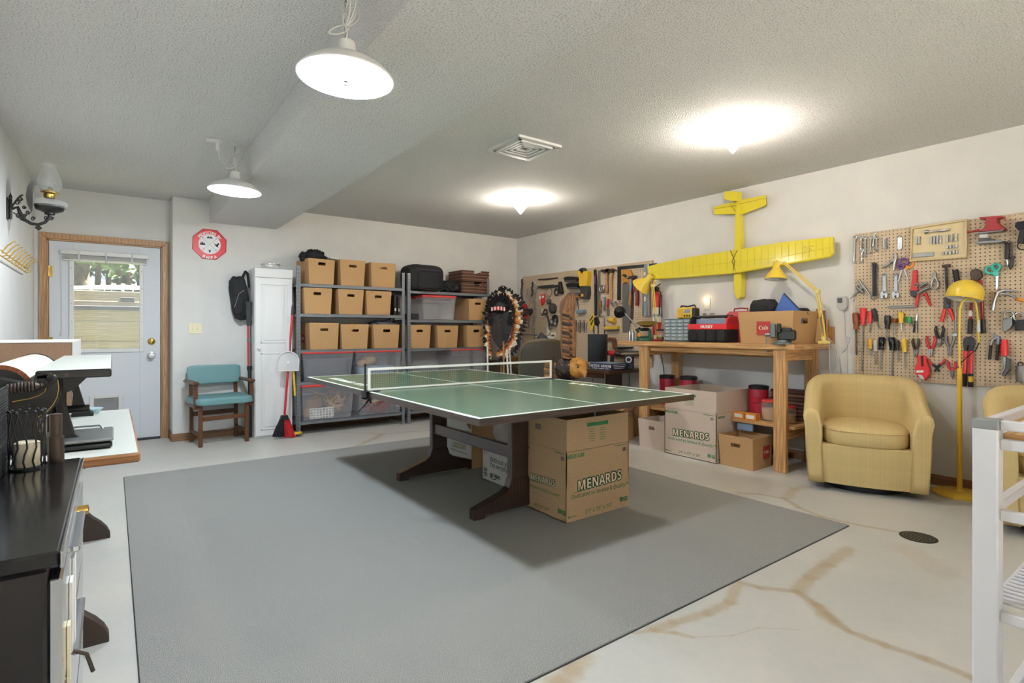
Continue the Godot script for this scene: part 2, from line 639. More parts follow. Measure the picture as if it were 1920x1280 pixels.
	mk("vise_dark", hx("3e3f3d"), 0.45, 0.4)
	mk("grey_light", hx("b4b3b0"), 0.45)
	mk("navy", hx("2b3352"), 0.4)
	mk("olive", hx("4a4438"), 0.8)
	mk("olive_rim", hx("5a4a30"), 0.6)
	mk("teal_vinyl", hx("74a2a4"), 0.4, 0.0, "fine", Vector3(2, 2, 2), true)
	mk("wood_red", hx("9c5531"), 0.45, 0.0, "grain", Vector3(5, 3, 1))
	mk("wood_handle", hx("b98a52"), 0.5, 0.0, "grain", Vector3(5, 3, 1))
	mk("table_green", hx("5b7a64"), 0.24, 0.0, "soft", Vector3(1.5, 1.5, 1.5), true)
	mk("line_white", hx("ece9df"), 0.5)
	mk("net_dark", hx("2e4236"), 0.8)
	mk("peg", hx("c6b297"), 0.75, 0.0, "soft", Vector3(2, 2, 2), true)
	mk("hole_shade", hx("4a3826"), 0.9)  # dark brown that paints in the shade seen through the peg holes
	mk("case_gold", hx("cdb98c"), 0.3)
	mk("peg_seam", hx("d9c7ad"), 0.8)
	mk("sofa", hx("d9bf85"), 0.92, 0.0, "weave", Vector3(9, 9, 9), true, "weave_n", 0.6)
	mk("cream", hx("eadfbd"), 0.5)
	mk("paper", hx("e4e2da"), 0.8)
	mk("worn_white", hx("cfd0c6"), 0.7, 0.0, "fine", Vector3(3, 3, 3), true)
	mk("board_edge", hx("a5713f"), 0.5, 0.0, "grain", Vector3(3, 1, 1))
	mk("feather_white", hx("e6ded0"), 0.8)
	mk("feather_black", hx("17161a"), 0.6)
	mk("feather_orange", hx("cf7c31"), 0.8)
	mk("feather_rust", hx("8a4526"), 0.8)
	mk("wicker", hx("5b3d31"), 0.7)
	mk("wicker_pale", hx("7d5a48"), 0.7)
	mk("cord_white", hx("d8d6d2"), 0.5)
	mk("jute", hx("b9986a"), 0.9)
	mk("bark", hx("5d5348"), 0.95, 0.0, "dark_grain", Vector3(4, 2, 1))
	mk("timber", hx("a39c86"), 0.9, 0.0, "grain", Vector3(2, 0.7, 1))
	mk("turf", hx("57543b"), 0.95, 0.0, "fine", Vector3(2, 2, 2), true)
	mk("turf_dark", hx("5d6048"), 0.95, 0.0, "fine", Vector3(2, 2, 2), true)
	mk("leaf_dark", hx("3f5a34"), 0.7)
	mk("leaf", hx("4c6c3a"), 0.7)
	M["leaf"].backlight_enabled = true
	M["leaf"].backlight = Color(0.1, 0.16, 0.05)
	var vc := mk("vertex", Color.WHITE, 0.6)
	vc.vertex_color_use_as_albedo = true
	vc = mk("vertex_gloss", Color.WHITE, 0.3)
	vc.vertex_color_use_as_albedo = true
	vc = mk("feather", Color.WHITE, 0.75)
	vc.vertex_color_use_as_albedo = true
	vc = mk("vertex_steel", Color.WHITE, 0.3, 0.9)
	vc.vertex_color_use_as_albedo = true
	# glass and clear plastic
	var g := mk("glass", Color(0.95, 0.97, 0.97, 0.12), 0.04)
	g.transparency = BaseMaterial3D.TRANSPARENCY_ALPHA
	g = mk("bin_clear", Color(0.80, 0.81, 0.83, 0.24), 0.1)
	g.transparency = BaseMaterial3D.TRANSPARENCY_ALPHA
	g = mk("drawer_clear", Color(0.75, 0.82, 0.84, 0.45), 0.15)
	g.transparency = BaseMaterial3D.TRANSPARENCY_ALPHA
	g = mk("frosted", Color(0.9, 0.9, 0.9, 0.6), 0.3)
	g.transparency = BaseMaterial3D.TRANSPARENCY_ALPHA
	g = mk("clear_yellow", Color(0.80, 0.72, 0.50, 0.30), 0.08)
	g.transparency = BaseMaterial3D.TRANSPARENCY_ALPHA
	# lamps
	g = mk("glow_cool", hx("f4f6fa"), 0.4)
	g.emission_enabled = true
	g.emission = Color(0.95, 0.97, 1.0)
	g.emission_energy_multiplier = 1.6
	g = mk("glow_warm", hx("faf6ee"), 0.4)
	g.emission_enabled = true
	g.emission = Color(1.0, 0.96, 0.89)
	g.emission_energy_multiplier = 1.6
	g = mk("glow_small", hx("fff2d6"), 0.4)
	g.emission_enabled = true
	g.emission = Color(1.0, 0.9, 0.7)
	g.emission_energy_multiplier = 1.3

# ---------------------------------------------------------------- the room
func stain(im: Image, pts: Array, width: float, strength: float, sd: int) -> void:
	# a brown water mark along a crack, with a ragged edge; points are pixels of the photograph on the floor
	var f := FastNoiseLite.new()
	f.seed = sd
	f.frequency = 0.05
	var w := im.get_width()
	var h := im.get_height()
	var q := []
	for p in pts:
		var g := PY(p[0], p[1])
		q.append(Vector2((g.x + 0.6) / 5.5 * w, (g.z + 6.8) / 6.9 * h))
	for k in q.size() - 1:
		var a: Vector2 = q[k]
		var b: Vector2 = q[k + 1]
		var r: float = width * w / 5.5
		for y in range(maxi(0, int(minf(a.y, b.y) - r * 2)), mini(h - 1, int(maxf(a.y, b.y) + r * 2)) + 1):
			for xx in range(maxi(0, int(minf(a.x, b.x) - r * 2)), mini(w - 1, int(maxf(a.x, b.x) + r * 2)) + 1):
				var p := Vector2(xx, y)
				var d := p.distance_to(Geometry2D.get_closest_point_to_segment(p, a, b))
				var wob := 1.0 + 0.45 * f.get_noise_2d(xx, y) + 0.2 * f.get_noise_2d(xx * 2.3, y * 2.3)
				var k2 := 1.0 - smoothstep(0.25, 1.0, d / (r * wob))
				if k2 > 0.0:
					var s := strength * k2 * (0.75 + 0.25 * f.get_noise_2d(xx * 7.0, y * 7.0))
					var o := im.get_pixel(xx, y)
					var tgt := Color(0.66, 0.575, 0.455)
					var m := o.lerp(tgt, s)
					if m.b < o.b:
						im.set_pixel(xx, y, m)
func floor_texture() -> ImageTexture:
	var w := 1280
	var h := 1600
	var im := Image.create(w, h, false, Image.FORMAT_RGB8)
	var f := FastNoiseLite.new()
	f.seed = 8
	f.frequency = 0.006
	f.fractal_octaves = 5
	var f2 := FastNoiseLite.new()
	f2.seed = 12
	f2.frequency = 0.09
	for y in h:
		for xx in w:
			var a := f.get_noise_2d(xx, y)
			var b := f2.get_noise_2d(xx, y)
			var g := 0.775 + 0.035 * a + 0.012 * b
			im.set_pixel(xx, y, Color(g, g * (0.985 - 0.012 * a), g * (0.945 - 0.02 * a)))
	stain(im, [[1384, 1090], [1422, 1101], [1492, 1108], [1530, 1134], [1562, 1162], [1591, 1183], [1656, 1209], [1731, 1233], [1827, 1272], [1880, 1300]], 0.028, 0.75, 1)
	stain(im, [[1492, 1108], [1516, 1083], [1548, 1059], [1591, 1029]], 0.05, 0.7, 2)
	stain(im, [[1530, 1134], [1545, 1150], [1562, 1165]], 0.05, 0.55, 9)
	stain(im, [[1382, 1094], [1366, 1129], [1323, 1150], [1262, 1167], [1225, 1179]], 0.036, 0.7, 3)
	stain(im, [[1187, 1186], [1225, 1181], [1262, 1186], [1297, 1194]], 0.018, 0.6, 4)
	stain(im, [[1384, 924], [1422, 926], [1469, 934], [1497, 951], [1539, 968], [1609, 984], [1689, 998]], 0.022, 0.7, 5)
	stain(im, [[1474, 934], [1487, 916], [1511, 912]], 0.05, 0.5, 6)
	stain(im, [[1092, 1228], [1070, 1256], [1047, 1280], [1030, 1300]], 0.06, 0.6, 7)
	stain(im, [[638, 810], [693, 812], [716, 813], [800, 807], [860, 802]], 0.03, 0.55, 8)
	stain(im, [[716, 813], [704, 821], [685, 828], [672, 835]], 0.05, 0.6, 10)
	stain(im, [[1297, 1194], [1372, 1191], [1422, 1176], [1497, 1180]], 0.006, 0.35, 11)
	stain(im, [[1700, 1030], [1760, 1070]], 0.12, 0.22, 12)
	return ImageTexture.create_from_image(im)
func build_room() -> void:
	# floor
	var fm := mk("floor", Color.WHITE, 0.42)
	fm.albedo_texture = floor_texture()
	var b := mb()
	b.quad(Vector3(-0.75, 0, -6.85), Vector3(4.95, 0, -6.85), Vector3(4.95, 0, 2.45), Vector3(-0.75, 0, 2.45), Vector3.UP, Vector2(-0.15 / 5.5, -0.05 / 6.9), Vector2(5.55 / 5.5, -0.05 / 6.9), Vector2(5.55 / 5.5, 9.25 / 6.9), Vector2(-0.15 / 5.5, 9.25 / 6.9))
	b.quad(Vector3(-0.75, -0.12, -6.85), Vector3(4.95, -0.12, -6.85), Vector3(4.95, -0.12, 2.45), Vector3(-0.75, -0.12, 2.45), Vector3.DOWN)
	for e in [[-0.75, 0], [4.95, 0]]:
		b.quad(Vector3(e[0], 0, -6.85), Vector3(e[0], 0, 2.45), Vector3(e[0], -0.12, 2.45), Vector3(e[0], -0.12, -6.85), Vector3(signf(e[0]), 0, 0))
	for z in [-6.85, 2.45]:
		b.quad(Vector3(-0.75, 0, z), Vector3(4.95, 0, z), Vector3(4.95, -0.12, z), Vector3(-0.75, -0.12, z), Vector3(0, 0, signf(z)))
	struct("floor", b, "floor")
	struct("ceiling", mb().span(Vector3(-0.75, CEIL, -6.85), Vector3(4.95, CEIL + 0.15, 2.45)), "ceiling")
	struct("added_storey", mb().span(Vector3(-3.0, CEIL + 0.16, -6.95), Vector3(7.5, 8.0, 2.6)), "wall")  # unseen upper storey, added to keep the sun off the yard
	struct("soffit", mb().span(Vector3(0.81, 2.232, WALL_B), Vector3(1.465, CEIL, WALL_F)), "ceiling")
	struct("wall_left", mb().span(Vector3(WALL_L - 0.15, 0, -6.85), Vector3(WALL_L, CEIL, 2.45)), "wall")
	struct("wall_right", mb().span(Vector3(WALL_R, 0, -6.85), Vector3(WALL_R + 0.15, CEIL, 2.45)), "wall")
	# wall behind the camera, with an unseen wide window added for daylight fill
	b = mb()
	b.span(Vector3(WALL_L, 0, WALL_F), Vector3(-0.4, CEIL, WALL_F + 0.15))
	b.span(Vector3(3.2, 0, WALL_F), Vector3(WALL_R, CEIL, WALL_F + 0.15))
	b.span(Vector3(-0.4, 2.2, WALL_F), Vector3(3.2, CEIL, WALL_F + 0.15))
	b.span(Vector3(-0.4, 0, WALL_F), Vector3(3.2, 0.15, WALL_F + 0.15))
	struct("wall_front", b, "wall")
	b = mb()
	for fx in [-0.37, 0.81, 1.99, 3.17]:
		b.span(Vector3(fx - 0.03, 0.15, WALL_F + 0.03), Vector3(fx + 0.03, 2.2, WALL_F + 0.09), 0.004)
	for fy in [0.18, 2.17]:
		b.span(Vector3(-0.4, fy - 0.03, WALL_F + 0.03), Vector3(3.2, fy + 0.03, WALL_F + 0.09), 0.004)
	var win := struct("added_window_2", b, "white_paint")  # added window, out of view, to brighten the ceiling
	for k in 3:
		part(win, "glass_pane", mb().span(Vector3(-0.34 + k * 1.18, 0.21, WALL_F + 0.055), Vector3(0.78 + k * 1.18, 2.14, WALL_F + 0.06)), "glass")
	var jog := PZ(323.5, 600, WALL_B).x
	struct("wall_back", mb().span(Vector3(jog, 0, WALL_B - 0.45), Vector3(WALL_R, CEIL, WALL_B), 0.004), "wall")
	var dl := -0.494
	var dr := 0.412
	var dt := 1.975
	b = mb()
	b.span(Vector3(WALL_L, 0, WALL_D - 0.17), Vector3(dl, CEIL, WALL_D))
	b.span(Vector3(dr, 0, WALL_D - 0.17), Vector3(jog, CEIL, WALL_D))
	b.span(Vector3(dl, dt, WALL_D - 0.17), Vector3(dr, CEIL, WALL_D))
	struct("wall_door", b, "wall")
	# oak baseboards
	struct("baseboard_back", mb().span(Vector3(jog - 0.012, 0, WALL_B), Vector3(WALL_R, 0.075, WALL_B + 0.013), 0.003), "baseboard")
	struct("baseboard_return", mb().span(Vector3(jog - 0.013, 0, WALL_D + 0.001), Vector3(jog, 0.075, WALL_B + 0.001), 0.003), "baseboard")
	struct("baseboard_right", mb().span(Vector3(WALL_R - 0.013, 0, WALL_B + 0.02), Vector3(WALL_R, 0.075, WALL_F), 0.003), "baseboard")
	struct("baseboard_left", mb().span(Vector3(WALL_L, 0, WALL_D + 0.02), Vector3(WALL_L + 0.013, 0.075, WALL_F), 0.003), "baseboard")
	# oak casing with mitred corners
	b = mb()
	var cw := 0.058
	var zz := WALL_D + 0.018
	b.prism([Vector2(dl - cw, 0), Vector2(dl, 0), Vector2(dl, dt), Vector2(dl - cw, dt + cw)], WALL_D, zz, 0.004)
	b.prism([Vector2(dr, 0), Vector2(dr + cw, 0), Vector2(dr + cw, dt + cw), Vector2(dr, dt)], WALL_D, zz, 0.004)
	b.prism([Vector2(dl, dt), Vector2(dr, dt), Vector2(dr + cw, dt + cw), Vector2(dl - cw, dt + cw)], WALL_D, zz, 0.004)
	b.span(Vector3(dl - 0.001, 0, WALL_D - 0.17), Vector3(dl + 0.012, dt, WALL_D + 0.002))
	b.span(Vector3(dr - 0.012, 0, WALL_D - 0.17), Vector3(dr + 0.001, dt, WALL_D + 0.002))
	b.span(Vector3(dl, dt - 0.012, WALL_D - 0.17), Vector3(dr, dt + 0.001, WALL_D + 0.002))
	struct("trim_1", b, "oak")
	# the door itself: four slabs round a glazed opening
	var d := Node3D.new()
	d.name = "door_1"
	add_child(d)
	d.set_meta("kind", "structure")
	var z1 := WALL_D - 0.012
	var z0 := z1 - 0.045
	var wl := -0.30
	var wr := 0.222
	var wb := 0.93
	var wt := 1.80
	b = mb()
	b.span(Vector3(dl + 0.014, 0.02, z0), Vector3(wl, dt - 0.014, z1), 0.002)
	b.span(Vector3(wr, 0.02, z0), Vector3(dr - 0.014, dt - 0.014, z1), 0.002)
	b.span(Vector3(wl, wt, z0), Vector3(wr, dt - 0.014, z1))
	b.span(Vector3(wl, 0.02, z0), Vector3(wr, wb, z1))
	part(d, "slab", b, "door_paint")
	b = mb()
	var fw := 0.034
	for s in [[wl - fw, wb - fw, wl, wt + fw], [wr, wb - fw, wr + fw, wt + fw], [wl, wb - fw, wr, wb], [wl, wt, wr, wt + fw]]:
		b.span(Vector3(s[0], s[1], z1), Vector3(s[2], s[3], z1 + 0.014), 0.004)
	part(d, "window_frame", b, "white_paint")
	b = mb()
	for k in 5:
		for e in [wl - fw / 2, wr + fw / 2]:
			b.cyl(Vector3(e, wb + 0.1 + k * 0.17, z1 + 0.013), Vector3(e, wb + 0.1 + k * 0.17, z1 + 0.0165), 0.004)
	part(d, "screw", b, "grey_plastic")
	part(d, "glass_pane", mb().span(Vector3(wl, wb, z0 + 0.02), Vector3(wr, wt, z0 + 0.024)), "glass")
	part(d, "threshold", mb().span(Vector3(dl + 0.012, 0, WALL_D - 0.10), Vector3(dr - 0.012, 0.022, WALL_D + 0.012), 0.004), "dark_steel")
	b = mb()
	for y in [1.67, 1.0, 0.25]:
		b.cyl(Vector3(dl + 0.013, y - 0.05, z1 + 0.012), Vector3(dl + 0.013, y + 0.05, z1 + 0.012), 0.007)
		b.span(Vector3(dl + 0.013, y - 0.05, z1), Vector3(dl + 0.04, y + 0.05, z1 + 0.002))
	part(d, "hinge", b, "brass")
	# lock and knob
	var k1 := PZ(284, 640, z1)
	var k2 := PZ(283.5, 666, z1)
	b = mb().at(xf(k1, 0, PI / 2))
	b.lathe([[0.034, 0.0], [0.034, 0.006], [0.026, 0.014], [0.0, 0.014]], 24)
	b.box(Vector3(0, 0.02, 0), Vector3(0.012, 0.012, 0.034), 0.003)
	part(d, "deadbolt", b, "brass")
	b = mb().at(xf(k2, 0, PI / 2))
	b.lathe([[0.036, 0.0], [0.036, 0.006], [0.014, 0.012], [0.013, 0.035], [0.027, 0.042], [0.031, 0.055], [0.026, 0.07], [0.0, 0.072]], 24)
	part(d, "door_knob", b, "steel")
	# raised blind at the head of the glass
	var bl := PZ(113, 470, z1)
	var br := PZ(279, 484, z1)
	b = mb()
	b.span(Vector3(bl.x, bl.y - 0.03, z1 + 0.002), Vector3(br.x, bl.y + 0.012, z1 + 0.04), 0.004)
	var bd := part(d, "blind", b, "white_plastic")
	for k in 6:
		part(bd, "slat", mb().span(Vector3(bl.x + 0.02, bl.y - 0.04 - k * 0.0062, z1 + 0.006), Vector3(br.x - 0.02, bl.y - 0.0365 - k * 0.0062, z1 + 0.034), 0.001), "white_plastic")
	part(bd, "bottom_rail", mb().span(Vector3(bl.x + 0.02, bl.y - 0.092, z1 + 0.005), Vector3(br.x - 0.02, bl.y - 0.076, z1 + 0.035), 0.004), "white_plastic")
	b = mb()
	for e in [0.2, 0.5, 0.8]:
		var ex := lerpf(bl.x, br.x, e)
		b.span(Vector3(ex - 0.008, bl.y - 0.095, z1 + 0.034), Vector3(ex + 0.008, bl.y + 0.005, z1 + 0.043), 0.002)
	part(bd, "clip", b, "frosted")
	b = mb()
	var cx := PZ(115, 620, z1).x
	var cy := PZ(115, 623, z1).y
	b.tube([Vector3(cx, bl.y - 0.02, z1 + 0.03), Vector3(cx + 0.002, (bl.y + cy) / 2, z1 + 0.012), Vector3(cx, cy, z1 + 0.01)], 0.0018, 5)
	b.at(xf(Vector3(cx, cy - 0.03, z1 + 0.01))).lathe([[0.0, 0.0], [0.009, 0.002], [0.005, 0.03], [0.0, 0.032]], 10)
	part(bd, "pull_cord", b, "cord_white")
	# pet flap
	var p0 := PZ(168, 742, z1)
	var p1 := PZ(230, 786, z1)
	b = mb()
	b.span(Vector3(p0.x, p0.y - 0.24, z1), Vector3(p0.x + 0.035, p0.y, z1 + 0.016), 0.004)
	b.span(Vector3(p1.x - 0.035, p0.y - 0.24, z1), Vector3(p1.x, p0.y, z1 + 0.016), 0.004)
	b.span(Vector3(p0.x + 0.035, p0.y - 0.03, z1), Vector3(p1.x - 0.035, p0.y, z1 + 0.016), 0.004)
	b.span(Vector3(p0.x + 0.035, p0.y - 0.24, z1), Vector3(p1.x - 0.035, p0.y - 0.21, z1 + 0.016), 0.004)
	var pf := part(d, "pet_flap", b, "white_plastic")
	b = mb().span(Vector3(p0.x + 0.036, p0.y - 0.209, z1 + 0.001), Vector3(p1.x - 0.036, p0.y - 0.031, z1 + 0.008), 0.003)
	var oval := []
	for k in 24:
		var a := TAU * k / 24
		oval.append(Vector3((p0.x + p1.x) / 2 + cos(a) * 0.075, p0.y - 0.06 + sin(a) * 0.016, z1 + 0.009))
	b.tube(oval, 0.003, 6, true)
	part(pf, "flap_panel", b, "grey_plastic")

func build_outside() -> void:
	# yard beyond the door glass: paving, timber retaining wall, bank and trees
	struct("ground_outside", mb().span(Vector3(-9, -0.35, -9.3), Vector3(9, -0.15, -6.86)), "turf_dark")
	struct("bounce_patio", mb().span(Vector3(-12, -0.35, 2.46), Vector3(16, -0.15, 16)), "bounce_paving")  # unseen paving, added to bounce sunlight up to the ceiling
	var w := thing("retaining_wall", "weathered grey timber retaining wall behind the door glass", "retaining wall", Vector3(-0.2, -0.15, -9.3))
	var y := -0.15
	var rows := [616, 602, 588.0]
	var top := PZ(190, 545, -9.3).y
	var n := 13
	var hh := (top + 0.15) / n
	for k in n:
		part(w, "timber", mb().box(Vector3(0.05 * (k % 3), hh * (k + 0.5), -0.06 + 0.008 * (k % 2)), Vector3(4.2, hh - 0.002, 0.12), 0.003), "timber")
	var sa := PZ(137, 572, -9.2)
	var sb := PZ(259, 582, -9.2)
	solo("steel_rail", "dark steel rail fixed along the timber retaining wall", "rail", mb().span(Vector3(sa.x - 0.3, sb.y, -9.3), Vector3(sb.x + 0.3, sa.y, -9.22), 0.004), "dark_steel")
	var pa := PZ(226, 557, -9.25)
	var pb := PZ(253, 565, -9.25)
	solo("vent_plate", "small dark brown plate on the timber retaining wall", "plate", mb().span(Vector3(pa.x, pb.y, -9.3), Vector3(pb.x, pa.y, -9.28), 0.003), "charcoal")
	# sloping bank above the timbers
	var b := mb()
	var lo := []
	for i in 9:
		var line := []
		for j in 13:
			var z := -9.35 - i * 1.6
			var xx := -7.0 + j * 1.2
			line.append(Vector3(xx, top + 0.03 + 0.115 * i + 0.03 * (xx + 0.4) * minf(1.0, i) + 0.04 * sin(j * 2.1 + i), z))
		lo.append(line)
	b.grid(lo, 1.0)
	struct("bank_outside", b, "turf")
	var rg := RandomNumberGenerator.new()
	rg.seed = 77
	var hg := thing("hedge", "dense green hedge at the top of the bank behind the trees", "hedge", Vector3(-2.5, top + 0.8, -23.5))
	var hq := mb()
	for k in 2600:
		var c := Vector3(rg.randf_range(-4.5, 4.5), rg.randf_range(0.0, 4.5), rg.randf_range(-0.7, 0.7))
		var u := Vector3(rg.randf_range(-1, 1), rg.randf_range(-1, 1), rg.randf_range(-1, 1)).normalized() * rg.randf_range(0.12, 0.24)
		var v := u.cross(Vector3(rg.randf_range(-1, 1), rg.randf_range(-1, 1), rg.randf_range(-1, 1))).normalized() * 0.13
		hq.quad(c - u, c + v, c + u, c - v, u.cross(v).normalized())
	part(hg, "foliage", hq, "leaf_dark")
	part(hg, "stem", mb().cyl(Vector3(0, -0.5, 0), Vector3(0, 3.0, 0), 0.1, 0.05), "bark")
	# [pixel u, distance z, trunk radius]
	for tr in [[152, -12.5, 0.11, "thickest grey trunk, nearest the timber wall"], [183, -16.0, 0.055, "slim trunk deep among the leaves"], [203, -19.0, 0.06, "slim trunk furthest up the bank"], [222, -17.3, 0.05, "thinnest trunk of the trees on the bank"], [241, -14.6, 0.06, "grey trunk with bright leaves beside it"], [262, -13.0, 0.05, "young trunk close to the window edge"]]:
		var p := PZ(tr[0], 540, tr[1])
		p.y = top + 0.115 * (-(tr[1] + 9.35) / 1.6) - 0.15
		var o := thing("tree", "leafy tree outside the door, " + tr[3], "tree", p, 0.0, "trees beyond the door glass")
		var q := mb().tube([Vector3.ZERO, Vector3(0.03, 1.4, 0), Vector3(-0.02, 3.0, 0.02), Vector3(0.02, 5.2, 0)], [tr[2] * 1.15, tr[2], tr[2] * 0.9, tr[2] * 0.6], 10)
		part(o, "trunk", q, "bark")
		q = mb()
		for k in 460:
			var a := rg.randf() * TAU
			var r := sqrt(rg.randf()) * 0.5
			var c := Vector3(cos(a) * r, rg.randf_range(0.55, 3.6) + r * 0.25 - (0.25 if k % 5 == 0 else 0.0), sin(a) * r)
			var u := Vector3(rg.randf_range(-1, 1), rg.randf_range(-1, 1), rg.randf_range(-1, 1)).normalized() * rg.randf_range(0.07, 0.15)
			var v := u.cross(Vector3(rg.randf_range(-1, 1), rg.randf_range(-1, 1), rg.randf_range(-1, 1))).normalized() * 0.08
			var nm := u.cross(v).normalized()
			q.quad(c - u, c + v, c + u, c - v, nm)
		part(o, "foliage", q, "leaf")

# ---------------------------------------------------------------- lamps that light the room
func omni(at: Vector3, energy: float, colour: Color, size: float) -> void:
	var l := OmniLight3D.new()
	l.name = "lamp_light"
	add_child(l, true)
	l.position = at
	l.light_energy = energy
	l.light_color = colour
	l.light_size = size
	l.omni_range = 14.0
	l.omni_attenuation = 2.0
	l.shadow_enabled = true
func pendant(rim: Vector3, energy: float, label: String) -> void:
	# barn pendant: spun white shade, glass cone below, chain and bundled cord
	var o := thing("pendant_lamp", label, "pendant lamp", rim, 0.0, "white pendant lamps under the left ceiling")
	var b := mb().at(xf(Vector3.ZERO, 0, 0, -0.03))
	b.lathe([[0.172, 0.0], [0.176, 0.0], [0.177, 0.004], [0.168, 0.014], [0.15, 0.034], [0.118, 0.056], [0.075, 0.074], [0.042, 0.083], [0.036, 0.09], [0.031, 0.135], [0.029, 0.140], [0.0, 0.141]], 40)
	b.lathe([[0.0, 0.080], [0.07, 0.071], [0.113, 0.052], [0.146, 0.030], [0.164, 0.011], [0.172, 0.0]], 40)
	part(o, "shade", b, "white_paint")
	b = mb().at(xf(Vector3.ZERO, 0, 0, -0.03))
	b.lathe([[0.006, -0.012], [0.03, 0.012], [0.092, 0.062], [0.0, 0.066]], 32)
	part(o, "diffuser", b, "glow_cool")
	b = mb().at(xf(Vector3.ZERO, 0, 0, -0.03))
	b.lathe([[0.0, -0.026], [0.006, -0.024], [0.007, -0.018], [0.004, -0.014], [0.009, -0.011], [0.0, -0.008]], 12)
	part(o, "finial", b, "chrome")
	var top := CEIL - rim.y
	b = mb()
	var y := 0.141
	var k := 0
	while y < top - 0.01:
		var ring := []
		for j in 10:
			var a := TAU * j / 10
			ring.append(Vector3(cos(a) * 0.005 if k % 2 == 0 else 0.0, y + 0.009 + sin(a) * 0.010, cos(a) * 0.005 if k % 2 == 1 else 0.0))
		b.tube(ring, 0.0013, 5, true)
		y += 0.0165
		k += 1
	part(o, "chain", b, "dull_steel")
	b = mb()
	var rg := RandomNumberGenerator.new()
	rg.seed = 5
	for j in 9:
		var a := rg.randf() * TAU
		var r := rg.randf_range(0.02, 0.05)
		var h := rg.randf_range(0.05, 0.10)
		var c0 := Vector3(0, 0.20, 0)
		var d := Vector3(cos(a), 0, sin(a))
		var up := 1.0 if j % 3 > 0 else -0.6
		var pts := []
		for s in 13:
			var t := TAU * s / 12.0
			pts.append(c0 + d * (r * sin(t) * 0.6 + r * (1 - cos(t)) * 0.5) + Vector3.UP * up * h * (1 - cos(t)) * 0.5)
		b.tube(pts, 0.0024, 5)
	b.tube([Vector3(0, 0.141, 0), Vector3(0.004, 0.17, 0.004), Vector3(0, 0.2, 0)], 0.003, 6)
	part(o, "cord_bundle", b, "cord_white")
	part(o, "hook", mb().at(xf(Vector3(0, top - 0.012, 0))).lathe([[0.0, -0.006], [0.006, -0.004], [0.006, 0.006], [0.016, 0.009], [0.016, 0.012], [0.0, 0.012]], 14), "white_metal")
	omni(rim + Vector3(0, 0.030, 0), energy, Color(0.90, 0.95, 1.0), 0.07)
func cone_lamp(at: Vector3, energy: float, label: String) -> void:
	var o := thing("ceiling_lamp", label, "ceiling lamp", at, 0.0, "cone ceiling lamps")
	part(o, "base_plate", mb().box(Vector3(0, -0.004, 0), Vector3(0.125, 0.008, 0.125), 0.003), "white_plastic")
	part(o, "stem", mb().cyl(Vector3(0, -0.055, 0), Vector3(0, -0.006, 0), 0.013), "white_plastic")
	var b := mb()
	b.lathe([[0.004, -0.162], [0.016, -0.150], [0.05, -0.105], [0.082, -0.066], [0.083, -0.058], [0.07, -0.053], [0.0, -0.052]], 32)
	part(o, "glass_shade", b, "glow_warm")
	part(o, "finial", mb().lathe([[0.0, -0.172], [0.005, -0.169], [0.004, -0.160], [0.0, -0.158]], 10), "steel")
	omni(at + Vector3(0, -0.095, 0), energy, Color(1.0, 0.955, 0.90), 0.06)
func build_lights() -> void:
	var p1 := Vector3(0.705, 2.06, -2.01)
	var p2 := Vector3(0.712, 2.118, -4.345)
	pendant(p1, PEND, "white spun metal pendant lamp hanging on a chain above the grey carpet")
	pendant(p2, PEND, "white spun metal pendant lamp hanging before the soffit near the door")
	cone_lamp(Vector3(3.34, CEIL, -2.05), CONE, "white cone glass ceiling lamp over the yellow armchair side")
	cone_lamp(Vector3(3.36, CEIL, -4.42), CONE, "white cone glass ceiling lamp over the desk corner")
	# junction plate and cord that feed the pendant by the door
	var a := PY(387, 260, CEIL)
	var c := PY(418, 265, CEIL)
	var o := thing("junction_plate", "small cream junction plate with a cord on the ceiling by the door", "ceiling plate", (a + c) / 2, 0.0)
	var dv := (c - a)
	part(o, "cover", mb().bar(-dv / 2 + Vector3(0, -0.006, 0), dv / 2 + Vector3(0, -0.006, 0), 0.07, 0.012, 0.003), "white_plastic")
	var e := p2 + Vector3(0, 0.2, 0) - o.position
	part(o, "plug", mb().cyl(Vector3(0.02, -0.012, 0), Vector3(0.02, -0.07, 0), 0.014), "white_plastic")
	part(o, "cord", mb().tube([Vector3(0.02, -0.06, 0), Vector3(0.03, -0.13, 0), Vector3(0.07, -0.16, 0.0), e * 0.75 + Vector3(0, 0.02, 0), e + Vector3(-0.004, 0.03, 0), e], 0.003, 6), "cord_white")

# ---------------------------------------------------------------- cartons
func open_box(o: Node3D, w: float, h: float, d: float, m: Variant, taper := 0.0, hole := [], side_hole := [], th := 0.005, called := "body") -> void:
	# open-topped box standing on the thing's origin, front towards +z; taper narrows the foot
	var w0 := w - taper * 2.0
	var d0 := d - taper
	var z := d / 2
	var f := [Vector3(-w0 / 2, 0, d0 / 2), Vector3(w0 / 2, 0, d0 / 2), Vector3(w / 2, h, z), Vector3(-w / 2, h, z)]
	var k := [Vector3(-w0 / 2, 0, -d0 / 2), Vector3(w0 / 2, 0, -d0 / 2), Vector3(w / 2, h, -z), Vector3(-w / 2, h, -z)]
	var b := mb()
	b.panel(f[0], f[1], f[2], f[3], th, hole)
	b.panel(k[1], k[0], k[3], k[2], th, hole)
	b.panel(k[0], f[0], f[3], k[3], th, side_hole)
	b.panel(f[1], k[1], k[2], f[2], th, side_hole)
	b.panel(f[0], k[0], k[1], f[1], th)
	part(o, called, b, m)
